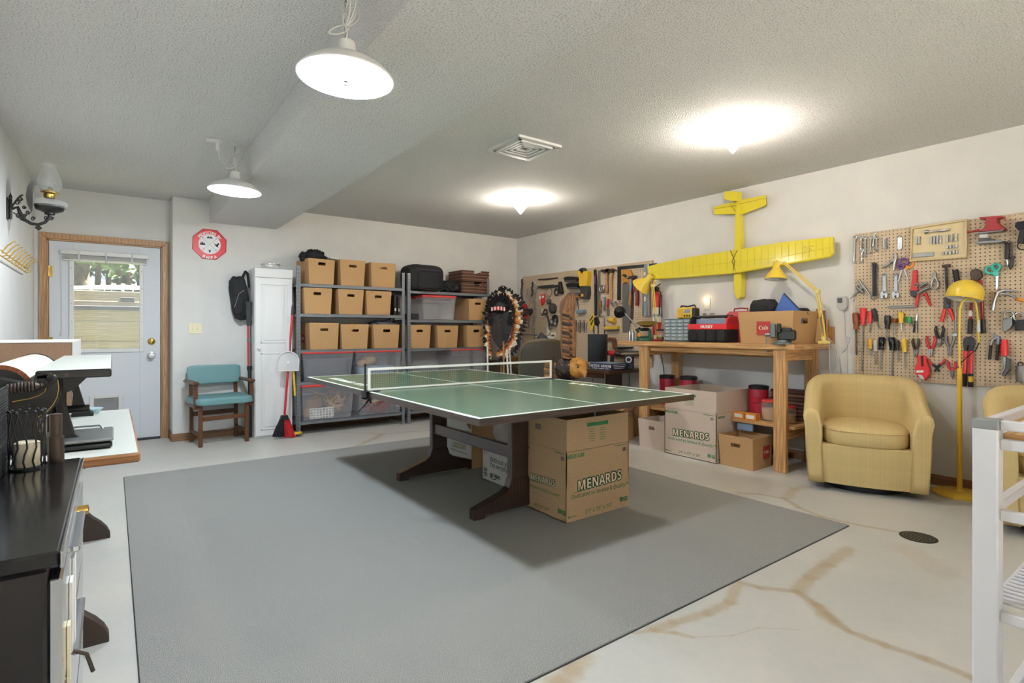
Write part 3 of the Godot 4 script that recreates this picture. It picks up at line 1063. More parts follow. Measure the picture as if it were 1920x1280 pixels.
func file_box(zf: float, y: float, q: Array, label: String, group: String, deep := 0.38, m := "card", yaw := 0.0) -> Node3D:
	# q: pixels of the front: left and right at the top, left and right at the foot, v of top and foot, hand hole u0 u1 v0 v1
	var tl := PZ(q[0], q[4], zf)
	var tr := PZ(q[1], q[4], zf)
	var bl := PZ(q[2], q[5], zf)
	var br := PZ(q[3], q[5], zf)
	var w := tr.x - tl.x
	var w0 := br.x - bl.x
	var h := maxf(0.18, (tl.y + tr.y) / 2 - y)
	var o := thing("cardboard_box", label, "box", Vector3((tl.x + tr.x) / 2, y, zf - deep / 2), yaw, group)
	var hl := PZ(q[6], q[8], zf)
	var hr := PZ(q[7], q[9], zf)
	var hole := [(hl.x - tl.x) / w, 1.0 - (tl.y - hr.y) / h, (hr.x - tl.x) / w, 1.0 - (tl.y - hl.y) / h]
	hole[1] = clampf(hole[1], 0.55, 0.8)
	hole[3] = clampf(hole[3], hole[1] + 0.08, 0.93)
	open_box(o, w, h, deep, m, clampf((w - w0) / 2, 0.004, 0.03), hole)
	return o
func red_patch(o: Node3D, at: Vector3, yaw: float, size: float, words := true) -> void:
	# square red print with the grocer's name
	var b := mb().at(xf(at, yaw)).box(Vector3.ZERO, Vector3(size, size, 0.0008))
	var p := part(o, "red_print", b, "cub_red")
	if words:
		part(p, "lettering", mb().text("Cub", size * 0.36, font_serif, xf(at, yaw) * xf(Vector3(0, 0, 0.0006))), "cream_ink")
func moving_prints(o: Node3D, at: Vector3, yaw: float, w: float, h: float, small := false) -> void:
	# green lettering of a moving carton; at is the middle of the face's foot, h the height of the printed panel
	var base := xf(at, yaw)
	var b := mb()
	var s := w * 0.15
	if small:
		s = w * 0.11
	for e in 8:
		var a := TAU * e / 8
		b.text("MENARDS", s, font_bold, base * xf(Vector3(0.02 * w + cos(a) * s * 0.085, h * 0.50 + sin(a) * s * 0.085, 0.0004), 0, 0, 0.03), 0.0006)
	part(o, "lettering_outline", b, "box_green")
	part(o, "lettering", mb().text("MENARDS", s, font_bold, base * xf(Vector3(0.02 * w, h * 0.50, 0.0012), 0, 0, 0.03), 0.0006), "letter_pale")
	b = mb()
	var slant := Transform3D(Basis(Vector3(1, 0, 0), Vector3(0.25, 1, 0), Vector3(0, 0, 1)), Vector3(0.03 * w, h * 0.35, 0.0006))
	b.text("Dedicated to Service & Quality™", s * 0.43, font_plain, base * slant)
	b.x = base
	b.tube([Vector3(-0.40 * w, h * 0.40, 0.001), Vector3(-0.25 * w, h * 0.44, 0.001), Vector3(0.05 * w, h * 0.435, 0.001)], [0.001, 0.004, 0.001], 5, false, 0.2)
	b.x = Transform3D()
	b.text("MEDIUM", s * 0.42, font_bold, base * xf(Vector3(-0.36 * w, h * 0.93, 0.0006)))
	b.text("21\" x 15\" x 16\"", s * 0.44, font_plain, base * xf(Vector3(0.0, h * 0.09, 0.0006)))
	b.at(base)
	b.box(Vector3(0.36 * w, h * 0.97, 0.0006), Vector3(w * 0.2, 0.004, 0.0008))
	for k in 3:
		b.box(Vector3(0.40 * w - 0.012 * k, h * 0.135, 0.0006), Vector3(0.009, 0.022 + 0.004 * k, 0.0008))
		b.box(Vector3(0.45 * w, h * 0.105 + 0.010 * k, 0.0006), Vector3(0.03, 0.006, 0.0008))
	b.box(Vector3(-0.46 * w, h * 0.07, 0.0006), Vector3(0.012, 0.012, 0.0008))
	b.box(Vector3(-0.40 * w, h * 0.07, 0.0006), Vector3(0.045, 0.004, 0.0008))
	part(o, "green_print", b, "box_green")
	b = mb().at(base)
	for k in 5:
		b.box(Vector3(0.40 * w + 0.006 * k, h * 0.90, 0.0006), Vector3(0.003, 0.024, 0.0008))
	part(o, "print_mark", b, "grey_dark")
func flaps_up(o: Node3D, w: float, d: float, y: float, fh: float, m: Variant, lean := 0.0) -> void:
	# four flaps standing upright above the body, slit at the corners
	var g := 0.004
	for s in [[0.0, w, d / 2], [PI, w, d / 2], [PI / 2, d, w / 2], [-PI / 2, d, w / 2]]:
		var b := mb().at(xf(Vector3(0, y, 0), s[0]))
		var hw: float = s[1] / 2 - g
		b.panel(Vector3(-hw, 0.002, s[2]), Vector3(hw, 0.002, s[2]), Vector3(hw, fh, s[2] + lean), Vector3(-hw, fh, s[2] + lean), 0.005)
		part(o, "flap", b, m)

# ---------------------------------------------------------------- steel shelving and what stands on it
func q5(a: Array) -> Array:
	# readings taken on an enlargement of the shelves, back to pixels of the photograph
	var o := []
	for k in 6:
		o.append((530.0 if k < 4 else 460.0) + a[k] / 3.765)
	for k in range(6, 10):
		o.append((530.0 if k < 8 else 460.0) + a[k] / 3.765)
	return o
func shelf_unit(x0: float, x1: float, levels: Array, label: String) -> void:
	var zf := -5.95
	var zb := -6.38
	var o := thing("shelving_unit", label, "shelving", Vector3((x0 + x1) / 2, 0, (zf + zb) / 2))
	var hw := (x1 - x0) / 2
	var hd := (zf - zb) / 2
	for sx in [-1.0, 1.0]:
		for sz in [-1.0, 1.0]:
			var b := mb()
			# slotted angle: two thin flanges with rows of slots
			var px: float = sx * hw
			var pz: float = sz * hd
			b.panel(Vector3(px, 0, pz), Vector3(px - sx * 0.036, 0, pz), Vector3(px - sx * 0.036, 1.795, pz), Vector3(px, 1.795, pz), 0.0025)
			b.span(Vector3(px - sx * 0.0025, 0, pz - sz * 0.002), Vector3(px, 1.795, pz - sz * 0.036))
			b.box(Vector3(px - sx * 0.018, 0.004, pz - sz * 0.018), Vector3(0.04, 0.008, 0.04), 0.002)
			var p := part(o, "post", b, "steel_grey")
			var s := mb()
			for k in 44:
				s.box(Vector3(px - sx * 0.018, 0.04 + k * 0.04, pz + sz * 0.0008), Vector3(0.006, 0.018, 0.0025), 0.001)
				s.box(Vector3(px + sx * 0.0003, 0.04 + k * 0.04, pz - sz * 0.018), Vector3(0.0025, 0.018, 0.006), 0.001)
			part(p, "slot", s, "dark_steel")
	for y in levels:
		var b := mb()
		b.span(Vector3(-hw + 0.004, y - 0.004, -hd + 0.003), Vector3(hw - 0.004, y, hd - 0.003))
		for sz in [-1.0, 1.0]:
			b.span(Vector3(-hw + 0.004, y - 0.034, sz * (hd - 0.003)), Vector3(hw - 0.004, y, sz * (hd - 0.006)), 0.0012)
		for sx in [-1.0, 1.0]:
			b.span(Vector3(sx * (hw - 0.004), y - 0.034, -hd + 0.004), Vector3(sx * (hw - 0.007), y, hd - 0.004))
		part(o, "shelf", b, "steel_grey")
func clear_bin(at: Vector3, w: float, h: float, d: float, label: String, yaw := 0.0) -> Node3D:
	var o := thing("storage_bin", label, "storage bin", at, yaw, "clear storage bins with red lids")
	var tp := w * 0.05
	var b := mb()
	var w0 := w - tp * 2
	var d0 := d - tp * 2
	for s in [[0.0, w0, d0, w, d], [PI, w0, d0, w, d], [PI / 2, d0, w0, d, w], [-PI / 2, d0, w0, d, w]]:
		b.x = xf(Vector3.ZERO, s[0])
		b.quad(Vector3(-s[1] / 2, 0.004, s[2] / 2), Vector3(s[1] / 2, 0.004, s[2] / 2), Vector3(s[3] / 2, h, s[4] / 2), Vector3(-s[3] / 2, h, s[4] / 2), Vector3(0, -0.08, 1).normalized())
		# moulded step below the rim
		var ry := h * 0.80
		var rz: float = lerpf(s[2], s[4], 0.8) / 2
		b.box(Vector3(0, ry, rz + 0.002), Vector3(lerpf(s[1], s[3], 0.8), 0.006, 0.004), 0.001)
	b.x = Transform3D()
	b.quad(Vector3(-w0 / 2, 0.004, -d0 / 2), Vector3(w0 / 2, 0.004, -d0 / 2), Vector3(w0 / 2, 0.004, d0 / 2), Vector3(-w0 / 2, 0.004, d0 / 2), Vector3.DOWN)
	part(o, "tub", b, "bin_clear")
	b = mb()
	b.box(Vector3(0, h + 0.012, 0), Vector3(w + 0.02, 0.024, d + 0.02), 0.008)
	b.box(Vector3(0, h + 0.020, 0), Vector3(w * 0.86, 0.022, d * 0.82), 0.008)
	for sx in [-1.0, 1.0]:
		b.box(Vector3(sx * (w / 2 + 0.008), h + 0.004, 0), Vector3(0.012, 0.034, 0.09), 0.004)
	part(o, "lid", b, "red_lid")
	return o
func coil(m: Vector3, r: float, turns: int, thick: float, sd: int, tilt := 0.3) -> MB:
	var rg := RandomNumberGenerator.new()
	rg.seed = sd
	var b := mb()
	for k in turns:
		var ring := []
		var bs := Basis.from_euler(Vector3(rg.randf_range(-tilt, tilt), rg.randf() * TAU, rg.randf_range(-tilt, tilt)))
		var rr := r * rg.randf_range(0.7, 1.05)
		var c := m + Vector3(rg.randf_range(-0.15, 0.15) * r, thick * 1.4 * k * 0.6, rg.randf_range(-0.15, 0.15) * r)
		for j in 16:
			var a := TAU * j / 16
			ring.append(c + bs * Vector3(cos(a) * rr, sin(a * 2) * rr * 0.06, sin(a) * rr * rg.randf_range(0.85, 0.95)))
		b.tube(ring, thick, 6, true)
	return b
func build_shelves() -> void:
	shelf_unit(1.565, 2.795, [0.145, 0.565, 0.905, 1.292, 1.612], "grey slotted steel shelving unit next to the white cabinet")
	shelf_unit(2.835, 4.005, [0.145, 0.565, 0.895, 1.243, 1.590], "grey slotted steel shelving unit next to the feathered headdress")
	var zf := -5.962
	var g := "tapered cardboard boxes on the steel shelves"
	file_box(zf, 1.612, q5([172, 365, 176, 350, 95, 262, 245, 298, 125, 150]), "tapered cardboard box with black cloth bulging out of it, on top shelf", g, 0.39, "card", 0.05)
	file_box(zf, 1.612, q5([405, 585, 412, 572, 103, 268, 470, 523, 143, 165]), "tapered cardboard box with pale papers on it, on top shelf between two boxes", g)
	file_box(zf, 1.612, q5([628, 800, 634, 796, 124, 276, 690, 742, 158, 178]), "upright cardboard box on top shelf beside the black camera bag", g, 0.38, "card", -0.03)
	var k := file_box(zf, 1.292, q5([148, 350, 152, 335, 300, 476, 218, 272, 333, 355]), "tapered cardboard box with a red print on its side, on second shelf", g)
	red_patch(k, Vector3(-0.156, 0.12, -0.02), -PI / 2, 0.09)
	file_box(zf, 1.292, q5([390, 573, 395, 557, 310, 478, 457, 508, 347, 367]), "tapered cardboard box in the middle of the second shelf", g)
	file_box(zf, 1.292, q5([590, 768, 592, 752, 322, 482, 650, 700, 356, 375]), "tapered cardboard box beside the black binders on second shelf", g)
	k = file_box(zf, 0.905, q5([188, 397, 190, 382, 546, 722, 266, 322, 585, 603]), "tapered cardboard box with a red print on its side, third shelf down", g)
	red_patch(k, Vector3(-0.158, 0.12, -0.05), -PI / 2, 0.1)
	file_box(zf, 0.905, q5([412, 608, 417, 593, 556, 724, 487, 538, 592, 610]), "tapered cardboard box with an orange scrap above it, third shelf down", g)
	file_box(zf, 0.905, q5([640, 825, 646, 812, 558, 724, 710, 760, 593, 612]), "tapered cardboard box filled with grey cloth, third shelf down", g)
	file_box(zf, 0.895, q5([888, 1047, 890, 1030, 560, 722, 945, 990, 595, 612]), "tapered cardboard box next to the middle posts, above the empty wall gap", g)
	file_box(zf, 0.895, q5([1090, 1240, 1094, 1228, 565, 720, 1143, 1185, 596, 613]), "tapered cardboard box between two boxes under the large clear bin", g)
	file_box(zf, 0.895, q5([1298, 1443, 1300, 1430, 565, 718, 1348, 1388, 595, 613]), "tapered cardboard box full of straw-like twigs beside the headdress", g)
	k = file_box(zf, 1.243, q5([1313, 1448, 1316, 1443, 378, 522, 1358, 1398, 405, 422]), "tapered cardboard box with a red print beside the large clear bin", g, 0.36)
	red_patch(k, Vector3(-0.134, 0.12, -0.03), -PI / 2, 0.1)
	# things that stick out of the boxes
	var b := mb()
	b.lump(Vector3(0, 0.02, 0), Vector3(0.12, 0.075, 0.13), 1.0, 0.6, 2.2, 3, 22, 14)
	b.lump(Vector3(-0.13, 0.01, 0.02), Vector3(0.04, 0.05, 0.06), 1.0, 0.5, 3.0, 6)
	solo("black_cloth", "crumpled black cloth on top of the first cardboard box", "cloth", b, "black_soft", Vector3(1.80, 1.905, -6.13))
	b = mb().at(xf(Vector3.ZERO, 0.1, 0.02, -0.06)).box(Vector3.ZERO, Vector3(0.30, 0.012, 0.28), 0.003)
	solo("paper_stack", "pale grey papers lying across the middle top cardboard box", "papers", b, "paper", Vector3(2.07, 1.908, -6.18))
	b = mb().lump(Vector3.ZERO, Vector3(0.17, 0.055, 0.14), 0.8, 0.5, 2.5, 8, 22, 12)
	solo("grey_cloth", "bundle of grey and brown cloth in a cardboard box", "cloth", b, "grey_dark", Vector3(2.60, 1.175, -6.15))
	b = mb()
	b.tube([Vector3(0, -0.1, 0), Vector3(0.004, 0.02, 0), Vector3(-0.004, 0.05, 0)], [0.014, 0.012, 0.003], 7)
	b.lump(Vector3(0.05, 0.0, 0), Vector3(0.06, 0.022, 0.05), 1.0, 0.4, 3.0, 2)
	solo("orange_scrap", "orange plastic tip sticking out of a cardboard box", "scrap", b, "orange", Vector3(2.21, 1.165, -6.1))
	b = mb()
	var rg := RandomNumberGenerator.new()
	rg.seed = 14
	for j in 40:
		var c := Vector3(rg.randf_range(-0.11, 0.11), 0, rg.randf_range(-0.12, 0.12))
		b.tube([c, c + Vector3(rg.randf_range(-0.08, 0.08), rg.randf_range(0.02, 0.06), rg.randf_range(-0.05, 0.05))], 0.0022, 4)
	var st := solo("twig_bundle", "straw-coloured twigs poking out of the end cardboard box", "twigs", b, "jute", Vector3(3.83, 1.15, -6.15))
	b = mb()
	for j in 24:
		var c := Vector3(rg.randf_range(-0.10, 0.10), 0, rg.randf_range(-0.12, 0.12))
		b.tube([c, c + Vector3(rg.randf_range(-0.08, 0.08), rg.randf_range(0.02, 0.05), rg.randf_range(-0.05, 0.05))], 0.003, 4)
	solo("wire_bundle", "tangle of dark wires on the cardboard box with a red print", "wires", b, "charcoal", Vector3(3.84, 1.500, -6.13))
	# bins with red lids
	clear_bin(Vector3(1.90, 0.565, -6.16), 0.55, 0.295, 0.40, "clear red-lidded bin of dark clothes above the rope bin")
	clear_bin(Vector3(2.48, 0.565, -6.16), 0.55, 0.295, 0.40, "clear red-lidded bin with a tan toy and blue cloth")
	clear_bin(Vector3(1.90, 0.145, -6.16), 0.57, 0.36, 0.41, "clear red-lidded bin of rope and cardboard with a letter sheet")
	clear_bin(Vector3(2.50, 0.145, -6.16), 0.54, 0.36, 0.41, "clear red-lidded bin of coiled red and tan cords")
	clear_bin(Vector3(3.26, 1.243, -6.155), 0.46, 0.275, 0.43, "large clear grey bin with a red lid on right shelves")
	clear_bin(Vector3(3.70, 0.565, -6.16), 0.52, 0.29, 0.40, "empty clear bin with a red lid under the straw box")
	clear_bin(Vector3(3.14, 0.145, -6.16), 0.52, 0.36, 0.41, "clear red-lidded bin of tan rope on the lowest right shelf")
	solo("dark_clothes", "folded dark slate clothes inside a clear bin", "clothes", mb().lump(Vector3(0, 0.12, 0), Vector3(0.235, 0.115, 0.165), 0.35, 0.12, 2.0, 4, 26, 14), "grey_dark", Vector3(1.90, 0.572, -6.16))
	b = mb()
	b.lump(Vector3(-0.06, 0.20, 0.06), Vector3(0.085, 0.06, 0.07), 1.0, 0.3, 3.0, 5)
	b.lump(Vector3(-0.15, 0.16, 0.07), Vector3(0.06, 0.05, 0.06), 1.0, 0.3, 3.0, 7)
	solo("plush_toy", "tan plush toy inside a clear bin", "toy", b, "jute", Vector3(2.48, 0.572, -6.16))
	solo("blue_cloth", "folded blue cloth inside a clear bin", "cloth", mb().lump(Vector3(0, 0.07, 0), Vector3(0.22, 0.065, 0.16), 0.4, 0.15, 2.0, 9, 24, 12), "blue_grey", Vector3(2.49, 0.572, -6.16))
	solo("rope_heap", "heap of tan rope inside the bin with the letter sheet", "rope", coil(Vector3(0.12, 0.1, 0.02), 0.11, 12, 0.011, 3, 0.9), "jute", Vector3(1.90, 0.152, -6.16))
	solo("cardboard_scraps", "torn cardboard scraps inside the bin with the letter sheet", "scraps", mb().at(xf(Vector3(-0.12, 0.16, 0), 0.4, 0.3, 0.3)).box(Vector3.ZERO, Vector3(0.15, 0.11, 0.09), 0.004).at(xf(Vector3(-0.2, 0.06, 0.04), 0.1, 0.1, -0.3)).box(Vector3.ZERO, Vector3(0.06, 0.09, 0.08), 0.004), "card", Vector3(1.92, 0.152, -6.16))
	solo("tan_stick", "thin tan stick slanting inside the bin with the letter sheet", "stick", mb().tube([Vector3(-0.24, 0.33, 0.17), Vector3(0.1, 0.2, 0.17)], 0.005, 6), "wood_handle", Vector3(1.90, 0.152, -6.16))
	var ls := thing("letter_sheet", "white sheet printed with rows of black letters in a clear bin", "letter sheet", Vector3(1.85, 0.157, -5.985))
	part(ls, "sheet", mb().span(Vector3(-0.14, 0.0, -0.012), Vector3(0.12, 0.115, -0.009)), "paper")
	b = mb()
	var abc := ["AVKFMEJP", "BCDWUXVO", "GTFHRNWC", "SPCLKNSE"]
	for r in 4:
		for c in 8:
			b.text(abc[r][c], 0.030, font_bold, xf(Vector3(-0.122 + c * 0.033, 0.096 - r * 0.028, -0.0086), 0, 0, PI / 2))
	part(ls, "lettering", b, "black_ink")
	solo("red_cable_coil", "coiled red extension cords in a clear bin", "cords", coil(Vector3(0.03, 0.05, 0.04), 0.15, 9, 0.0075, 12, 0.35), "red_dark", Vector3(2.50, 0.155, -6.16))
	solo("tan_cable_coil", "coiled tan cords above the red ones in a clear bin", "cords", coil(Vector3(-0.04, 0.15, 0.05), 0.13, 9, 0.006, 15, 0.6), "jute", Vector3(2.50, 0.155, -6.16))
	solo("tan_rope", "tan rope coil in the lowest bin of the right shelves", "rope", coil(Vector3(0, 0.1, 0.04), 0.14, 10, 0.009, 19, 0.6), "jute", Vector3(3.14, 0.155, -6.16))
	# dark binders and a black case on the second shelf
	for e in [[2.70, 0.03, 0.24, "black", "tall black binder standing beside the second-shelf boxes"], [2.745, 0.024, 0.225, "iron_brown", "dark brown binder standing against the black binder"]]:
		var o := thing("binder", e[4], "binder", Vector3(e[0], 1.2925, -6.13), 0.0, "binders on the second shelf")
		part(o, "cover", mb().span(Vector3(-e[1] / 2, 0, -0.13), Vector3(e[1] / 2, e[2], 0.13), 0.003), e[3])
		part(o, "spine_label", mb().span(Vector3(-e[1] * 0.3, e[2] * 0.2, 0.13), Vector3(e[1] * 0.3, e[2] * 0.35, 0.1306)), "paper")
	b = mb().box(Vector3(0, 0.035, 0), Vector3(0.13, 0.07, 0.16), 0.006)
	solo("black_case", "small black flat case beside the large clear bin", "case", b, "black", Vector3(2.93, 1.2435, -6.06))
	# camera bag
	var bag := thing("camera_bag", "black padded camera bag on top of the right shelves", "bag", Vector3(3.10, 1.590, -6.10), 0.12)
	part(bag, "body", mb().lump(Vector3(0, 0.165, 0), Vector3(0.25, 0.165, 0.16), 0.42, 0.05, 1.5, 3, 32, 20), "black_soft")
	part(bag, "front_pocket", mb().lump(Vector3(-0.01, 0.13, 0.135), Vector3(0.16, 0.11, 0.05), 0.4, 0.04, 2.0, 4, 24, 14), "black_soft")
	b = mb()
	var zip := []
	for j in 24:
		var a := TAU * j / 24
		zip.append(Vector3(signf(cos(a)) * pow(absf(cos(a)), 0.42) * 0.243, 0.262, signf(sin(a)) * pow(absf(sin(a)), 0.42) * 0.155))
	b.tube(zip, 0.0055, 5, true)
	part(bag, "zip", b, "charcoal")
	part(bag, "strap", mb().tube([Vector3(-0.2, 0.03, 0.17), Vector3(-0.05, 0.012, 0.19), Vector3(0.12, 0.015, 0.18), Vector3(0.24, 0.035, 0.14)], 0.018, 8, false, 0.35), "black_soft")
	var sg := thing("gear_straps", "heap of black camera straps and pouches beside the wicker baskets", "straps", Vector3(3.47, 1.590, -6.08))
	part(sg, "pouch", mb().lump(Vector3(0, 0.075, 0), Vector3(0.15, 0.075, 0.12), 0.9, 0.55, 2.4, 31, 24, 14), "black_soft")
	part(sg, "strap", mb().tube([Vector3(-0.2, 0.03, 0.06), Vector3(-0.1, 0.10, 0.1), Vector3(0.02, 0.06, 0.13), Vector3(0.1, 0.11, 0.09), Vector3(0.19, 0.02, 0.1)], 0.016, 7, false, 0.35), "black_soft")
	part(sg, "buckle", mb().at(xf(Vector3(0.03, 0.06, 0.135))).tube([Vector3(-0.012, -0.02, 0), Vector3(0.012, -0.02, 0), Vector3(0.012, 0.01, 0), Vector3(-0.012, 0.01, 0)], 0.002, 5, true), "chrome")
	# wicker baskets, woven from strands round stakes
	for e in [[1.590, "lower woven brown wicker basket in the stack of two"], [1.741, "upper woven brown wicker basket in the stack of two"]]:
		var o := thing("wicker_basket", e[1], "basket", Vector3(3.80, e[0], -6.13), 0.0, "stacked wicker baskets on the right shelves")
		var w := 0.20
		var d := 0.17
		for r in 7:
			b = mb()
			var pts := []
			var n := 56
			var cut_at := -1
			for j in n:
				var s := 4.0 * j / n
				var side := int(s)
				var fr := s - side
				var p: Vector2
				match side:
					0: p = Vector2(lerpf(-w, w, fr), d)
					1: p = Vector2(w, lerpf(d, -d, fr))
					2: p = Vector2(lerpf(w, -w, fr), -d)
					_: p = Vector2(-w, lerpf(-d, d, fr))
				var wob := 0.004 * (1 if (j + r) % 2 == 0 else -1)
				if r >= 5 and side == 0 and absf(p.x - 0.02) < (0.045 if r == 6 else 0.03):
					if pts.size() > 0 and cut_at < 0:
						cut_at = pts.size()
					continue
				pts.append(Vector3(p.x + signf(p.x) * wob * (1.0 if side % 2 == 1 else 0.0), 0.011 + r * 0.0205, p.y + signf(p.y) * wob * (1.0 if side % 2 == 0 else 0.0)))
			if cut_at >= 0:      # hand notch: the upper strands stop short on the front
				pts = pts.slice(cut_at) + pts.slice(0, cut_at)
			b.tube(pts, 0.0108, 6, cut_at < 0)
			part(o, "strand", b, "wicker" if r % 2 == 0 else "wicker_pale")
		part(o, "base", mb().span(Vector3(-w, 0.0, -d), Vector3(w, 0.008, d)), "wicker")

# ---------------------------------------------------------------- table tennis table, carpet and the cartons beneath
func build_table() -> void:
	var x0 := 0.07
	var x1 := 3.385
	var z0 := -5.055
	var z1 := -1.358
	var rug := thing("carpet", "large grey speckled carpet lying on the concrete floor", "carpet", Vector3((x0 + x1) / 2, 0, (z0 + z1) / 2))
	part(rug, "pile", mb().box(Vector3(0, 0.0045, 0), Vector3(x1 - x0, 0.007, z1 - z0), 0.002), "carpet")
	part(rug, "backing", mb().box(Vector3(0, 0.001, 0), Vector3(x1 - x0 + 0.006, 0.002, z1 - z0 + 0.006)), "carpet_edge")
	var cy := 0.008
	# table
	var tx0 := 1.285
	var tx1 := 2.815
	var tz0 := -4.585
	var tz1 := -1.985
	var ty := 0.733
	var c := Vector3((tx0 + tx1) / 2, 0, (tz0 + tz1) / 2)
	var o := thing("table_tennis_table", "green table tennis table with white lines on a dark wooden trestle", "table", c)
	var hw := (tx1 - tx0) / 2
	var hl := (tz1 - tz0) / 2
	for s in [-1.0, 1.0]:
		var top := part(o, "tabletop", mb().span(Vector3(-hw, ty - 0.018, s * 0.002), Vector3(hw, ty, s * hl), 0.0015), "table_green")
		var l := mb()
		l.span(Vector3(-hw + 0.001, ty, s * 0.002), Vector3(-hw + 0.02, ty + 0.0006, s * (hl - 0.001)))
		l.span(Vector3(hw - 0.02, ty, s * 0.002), Vector3(hw - 0.001, ty + 0.0006, s * (hl - 0.001)))
		l.span(Vector3(-hw + 0.02, ty, s * (hl - 0.02)), Vector3(hw - 0.02, ty + 0.0006, s * (hl - 0.001)))
		l.span(Vector3(-0.003, ty, s * 0.002), Vector3(0.003, ty + 0.0006, s * (hl - 0.02)))
		part(top, "white_line", l, "line_white")
		var e := mb()
		e.span(Vector3(-hw - 0.002, ty - 0.034, s * 0.004), Vector3(-hw - 0.0002, ty - 0.002, s * (hl + 0.002)))
		e.span(Vector3(-hw, ty - 0.034, s * 0.004), Vector3(-hw + 0.020, ty - 0.0185, s * hl))
		e.span(Vector3(hw + 0.0002, ty - 0.034, s * 0.004), Vector3(hw + 0.002, ty - 0.002, s * (hl + 0.002)))
		e.span(Vector3(hw - 0.020, ty - 0.034, s * 0.004), Vector3(hw, ty - 0.0185, s * hl))
		e.span(Vector3(-hw, ty - 0.034, s * (hl + 0.0002)), Vector3(hw, ty - 0.002, s * (hl + 0.002)))
		e.span(Vector3(-hw + 0.02, ty - 0.034, s * (hl - 0.020)), Vector3(hw - 0.02, ty - 0.0185, s * hl))
		e.span(Vector3(-hw + 0.02, ty - 0.034, s * 0.01), Vector3(hw - 0.02, ty - 0.018, s * 0.026))
		part(top, "edge_rail", e, "dark_oak")
	# worn white name marks painted along the long sides: broken strokes, not legible
	var mk1 := mb()
	var rg := RandomNumberGenerator.new()
	rg.seed = 3
	for side in [[-hw + 0.10, -hl + 0.22, 1.0], [hw - 0.10, hl - 0.95, -1.0]]:
		for k in 8:
			var zz: float = side[1] + k * 0.092
			var w := rg.randf_range(0.055, 0.08)
			var hh := rg.randf_range(0.05, 0.075)
			var sk := rg.randf_range(0.0, 0.02)
			mk1.x = Transform3D(Basis(Vector3(0, 0, 1), Vector3(side[2], 0, 0), Vector3(0, 1, 0)), Vector3(side[0], ty, zz))
			mk1.prism([Vector2(0, 0), Vector2(w * 0.35, 0), Vector2(w * 0.4, hh * 0.4), Vector2(w * 0.7, 0.0), Vector2(w, 0.004), Vector2(w * 0.9 + sk, hh), Vector2(w * 0.6, hh), Vector2(w * 0.5, hh * 0.62), Vector2(w * 0.25, hh), Vector2(sk, hh)], 0.0, 0.0007)
	var pm := part(o, "painted_mark", mk1, "line_white")
	pm.set_meta("kind", "stuff")
	# trestle
	var tr := 2.03 - c.x
	for z in [-2.70 - c.z, -3.72 - c.z]:
		var f := []
		for p in [[-0.335, 0.0], [-0.335, 0.058], [-0.12, 0.125], [-0.085, 0.15], [-0.068, 0.20], [0.068, 0.20], [0.085, 0.15], [0.12, 0.125], [0.335, 0.058], [0.335, 0.0], [0.265, 0.0], [0.25, 0.018], [-0.25, 0.018], [-0.265, 0.0]]:
			f.append(Vector2(tr + p[0], cy + p[1]))
		part(o, "foot", mb().at(xf(Vector3(0, 0, z))).prism(f, -0.028, 0.028, 0.004), "dark_oak")
		part(o, "leg", mb().span(Vector3(tr - 0.066, cy + 0.19, z - 0.024), Vector3(tr + 0.066, ty - 0.075, z + 0.024), 0.006), "dark_oak")
		part(o, "cross_bar", mb().span(Vector3(tr - 0.36, ty - 0.078, z - 0.028), Vector3(tr + 0.36, ty - 0.035, z + 0.028), 0.005), "dark_oak")
	part(o, "stretcher", mb().span(Vector3(tr - 0.05, 0.325, -3.70 - c.z), Vector3(tr - 0.015, 0.405, -2.72 - c.z), 0.005), "dark_oak")
	# net
	var nz := -3.287
	var n := thing("table_net", "low white-edged table tennis net clamped across the green table", "net", Vector3(c.x, ty, nz))
	var hx := hw + 0.005
	part(n, "tape", mb().box(Vector3(0, 0.138, 0), Vector3(hx * 2 - 0.03, 0.016, 0.004), 0.001), "line_white")
	part(n, "bottom_cord", mb().box(Vector3(0, 0.010, 0), Vector3(hx * 2 - 0.03, 0.012, 0.003), 0.001), "line_white")
	for s in [-1.0, 1.0]:
		var st := mb()
		st.span(Vector3(s * (hx - 0.03), 0.004, -0.003), Vector3(s * (hx - 0.012), 0.145, 0.003), 0.001)
		part(n, "side_tape", st, "line_white")
		var ps := mb()
		ps.cyl(Vector3(s * (hx + 0.004), -0.03, 0), Vector3(s * (hx + 0.004), 0.175, 0), 0.006)
		ps.span(Vector3(s * (hx - 0.08), 0.0006, -0.04), Vector3(s * (hx + 0.012), 0.004, 0.04))
		part(n, "net_post", ps, "black")
		var cl := mb()
		cl.span(Vector3(s * (hx - 0.06), -0.046, -0.035), Vector3(s * (hx + 0.014), -0.038, 0.035))
		cl.span(Vector3(s * (hx + 0.006), -0.046, -0.035), Vector3(s * (hx + 0.014), 0.003, 0.035))
		cl.bar(Vector3(s * (hx - 0.03), -0.045, 0), Vector3(s * (hx + 0.05), -0.12, 0), 0.016, 0.010, 0.002)
		cl.cyl(Vector3(s * (hx - 0.03), -0.075, 0), Vector3(s * (hx - 0.03), -0.040, 0), 0.007)
		part(n, "clamp", cl, "black")
	var g := mb()
	var k := 0
	var xx := -hx + 0.03
	while xx < hx - 0.03:
		g.box(Vector3(xx, 0.074, 0), Vector3(0.0012, 0.118, 0.0012))
		xx += 0.016
	for j in 7:
		g.box(Vector3(0, 0.030 + j * 0.0155, 0), Vector3(hx * 2 - 0.06, 0.0012, 0.0012))
	var net := part(n, "netting", g, "net_dark")
	net.set_meta("kind", "stuff")
	# large open moving carton at the end of the trestle
	var q := thing("moving_carton", "large open brown moving carton with green lettering under the table end", "box", Vector3(2.365, cy, -2.552), 0.0, "moving cartons with green lettering")
	var w := 0.527
	var d := 0.445
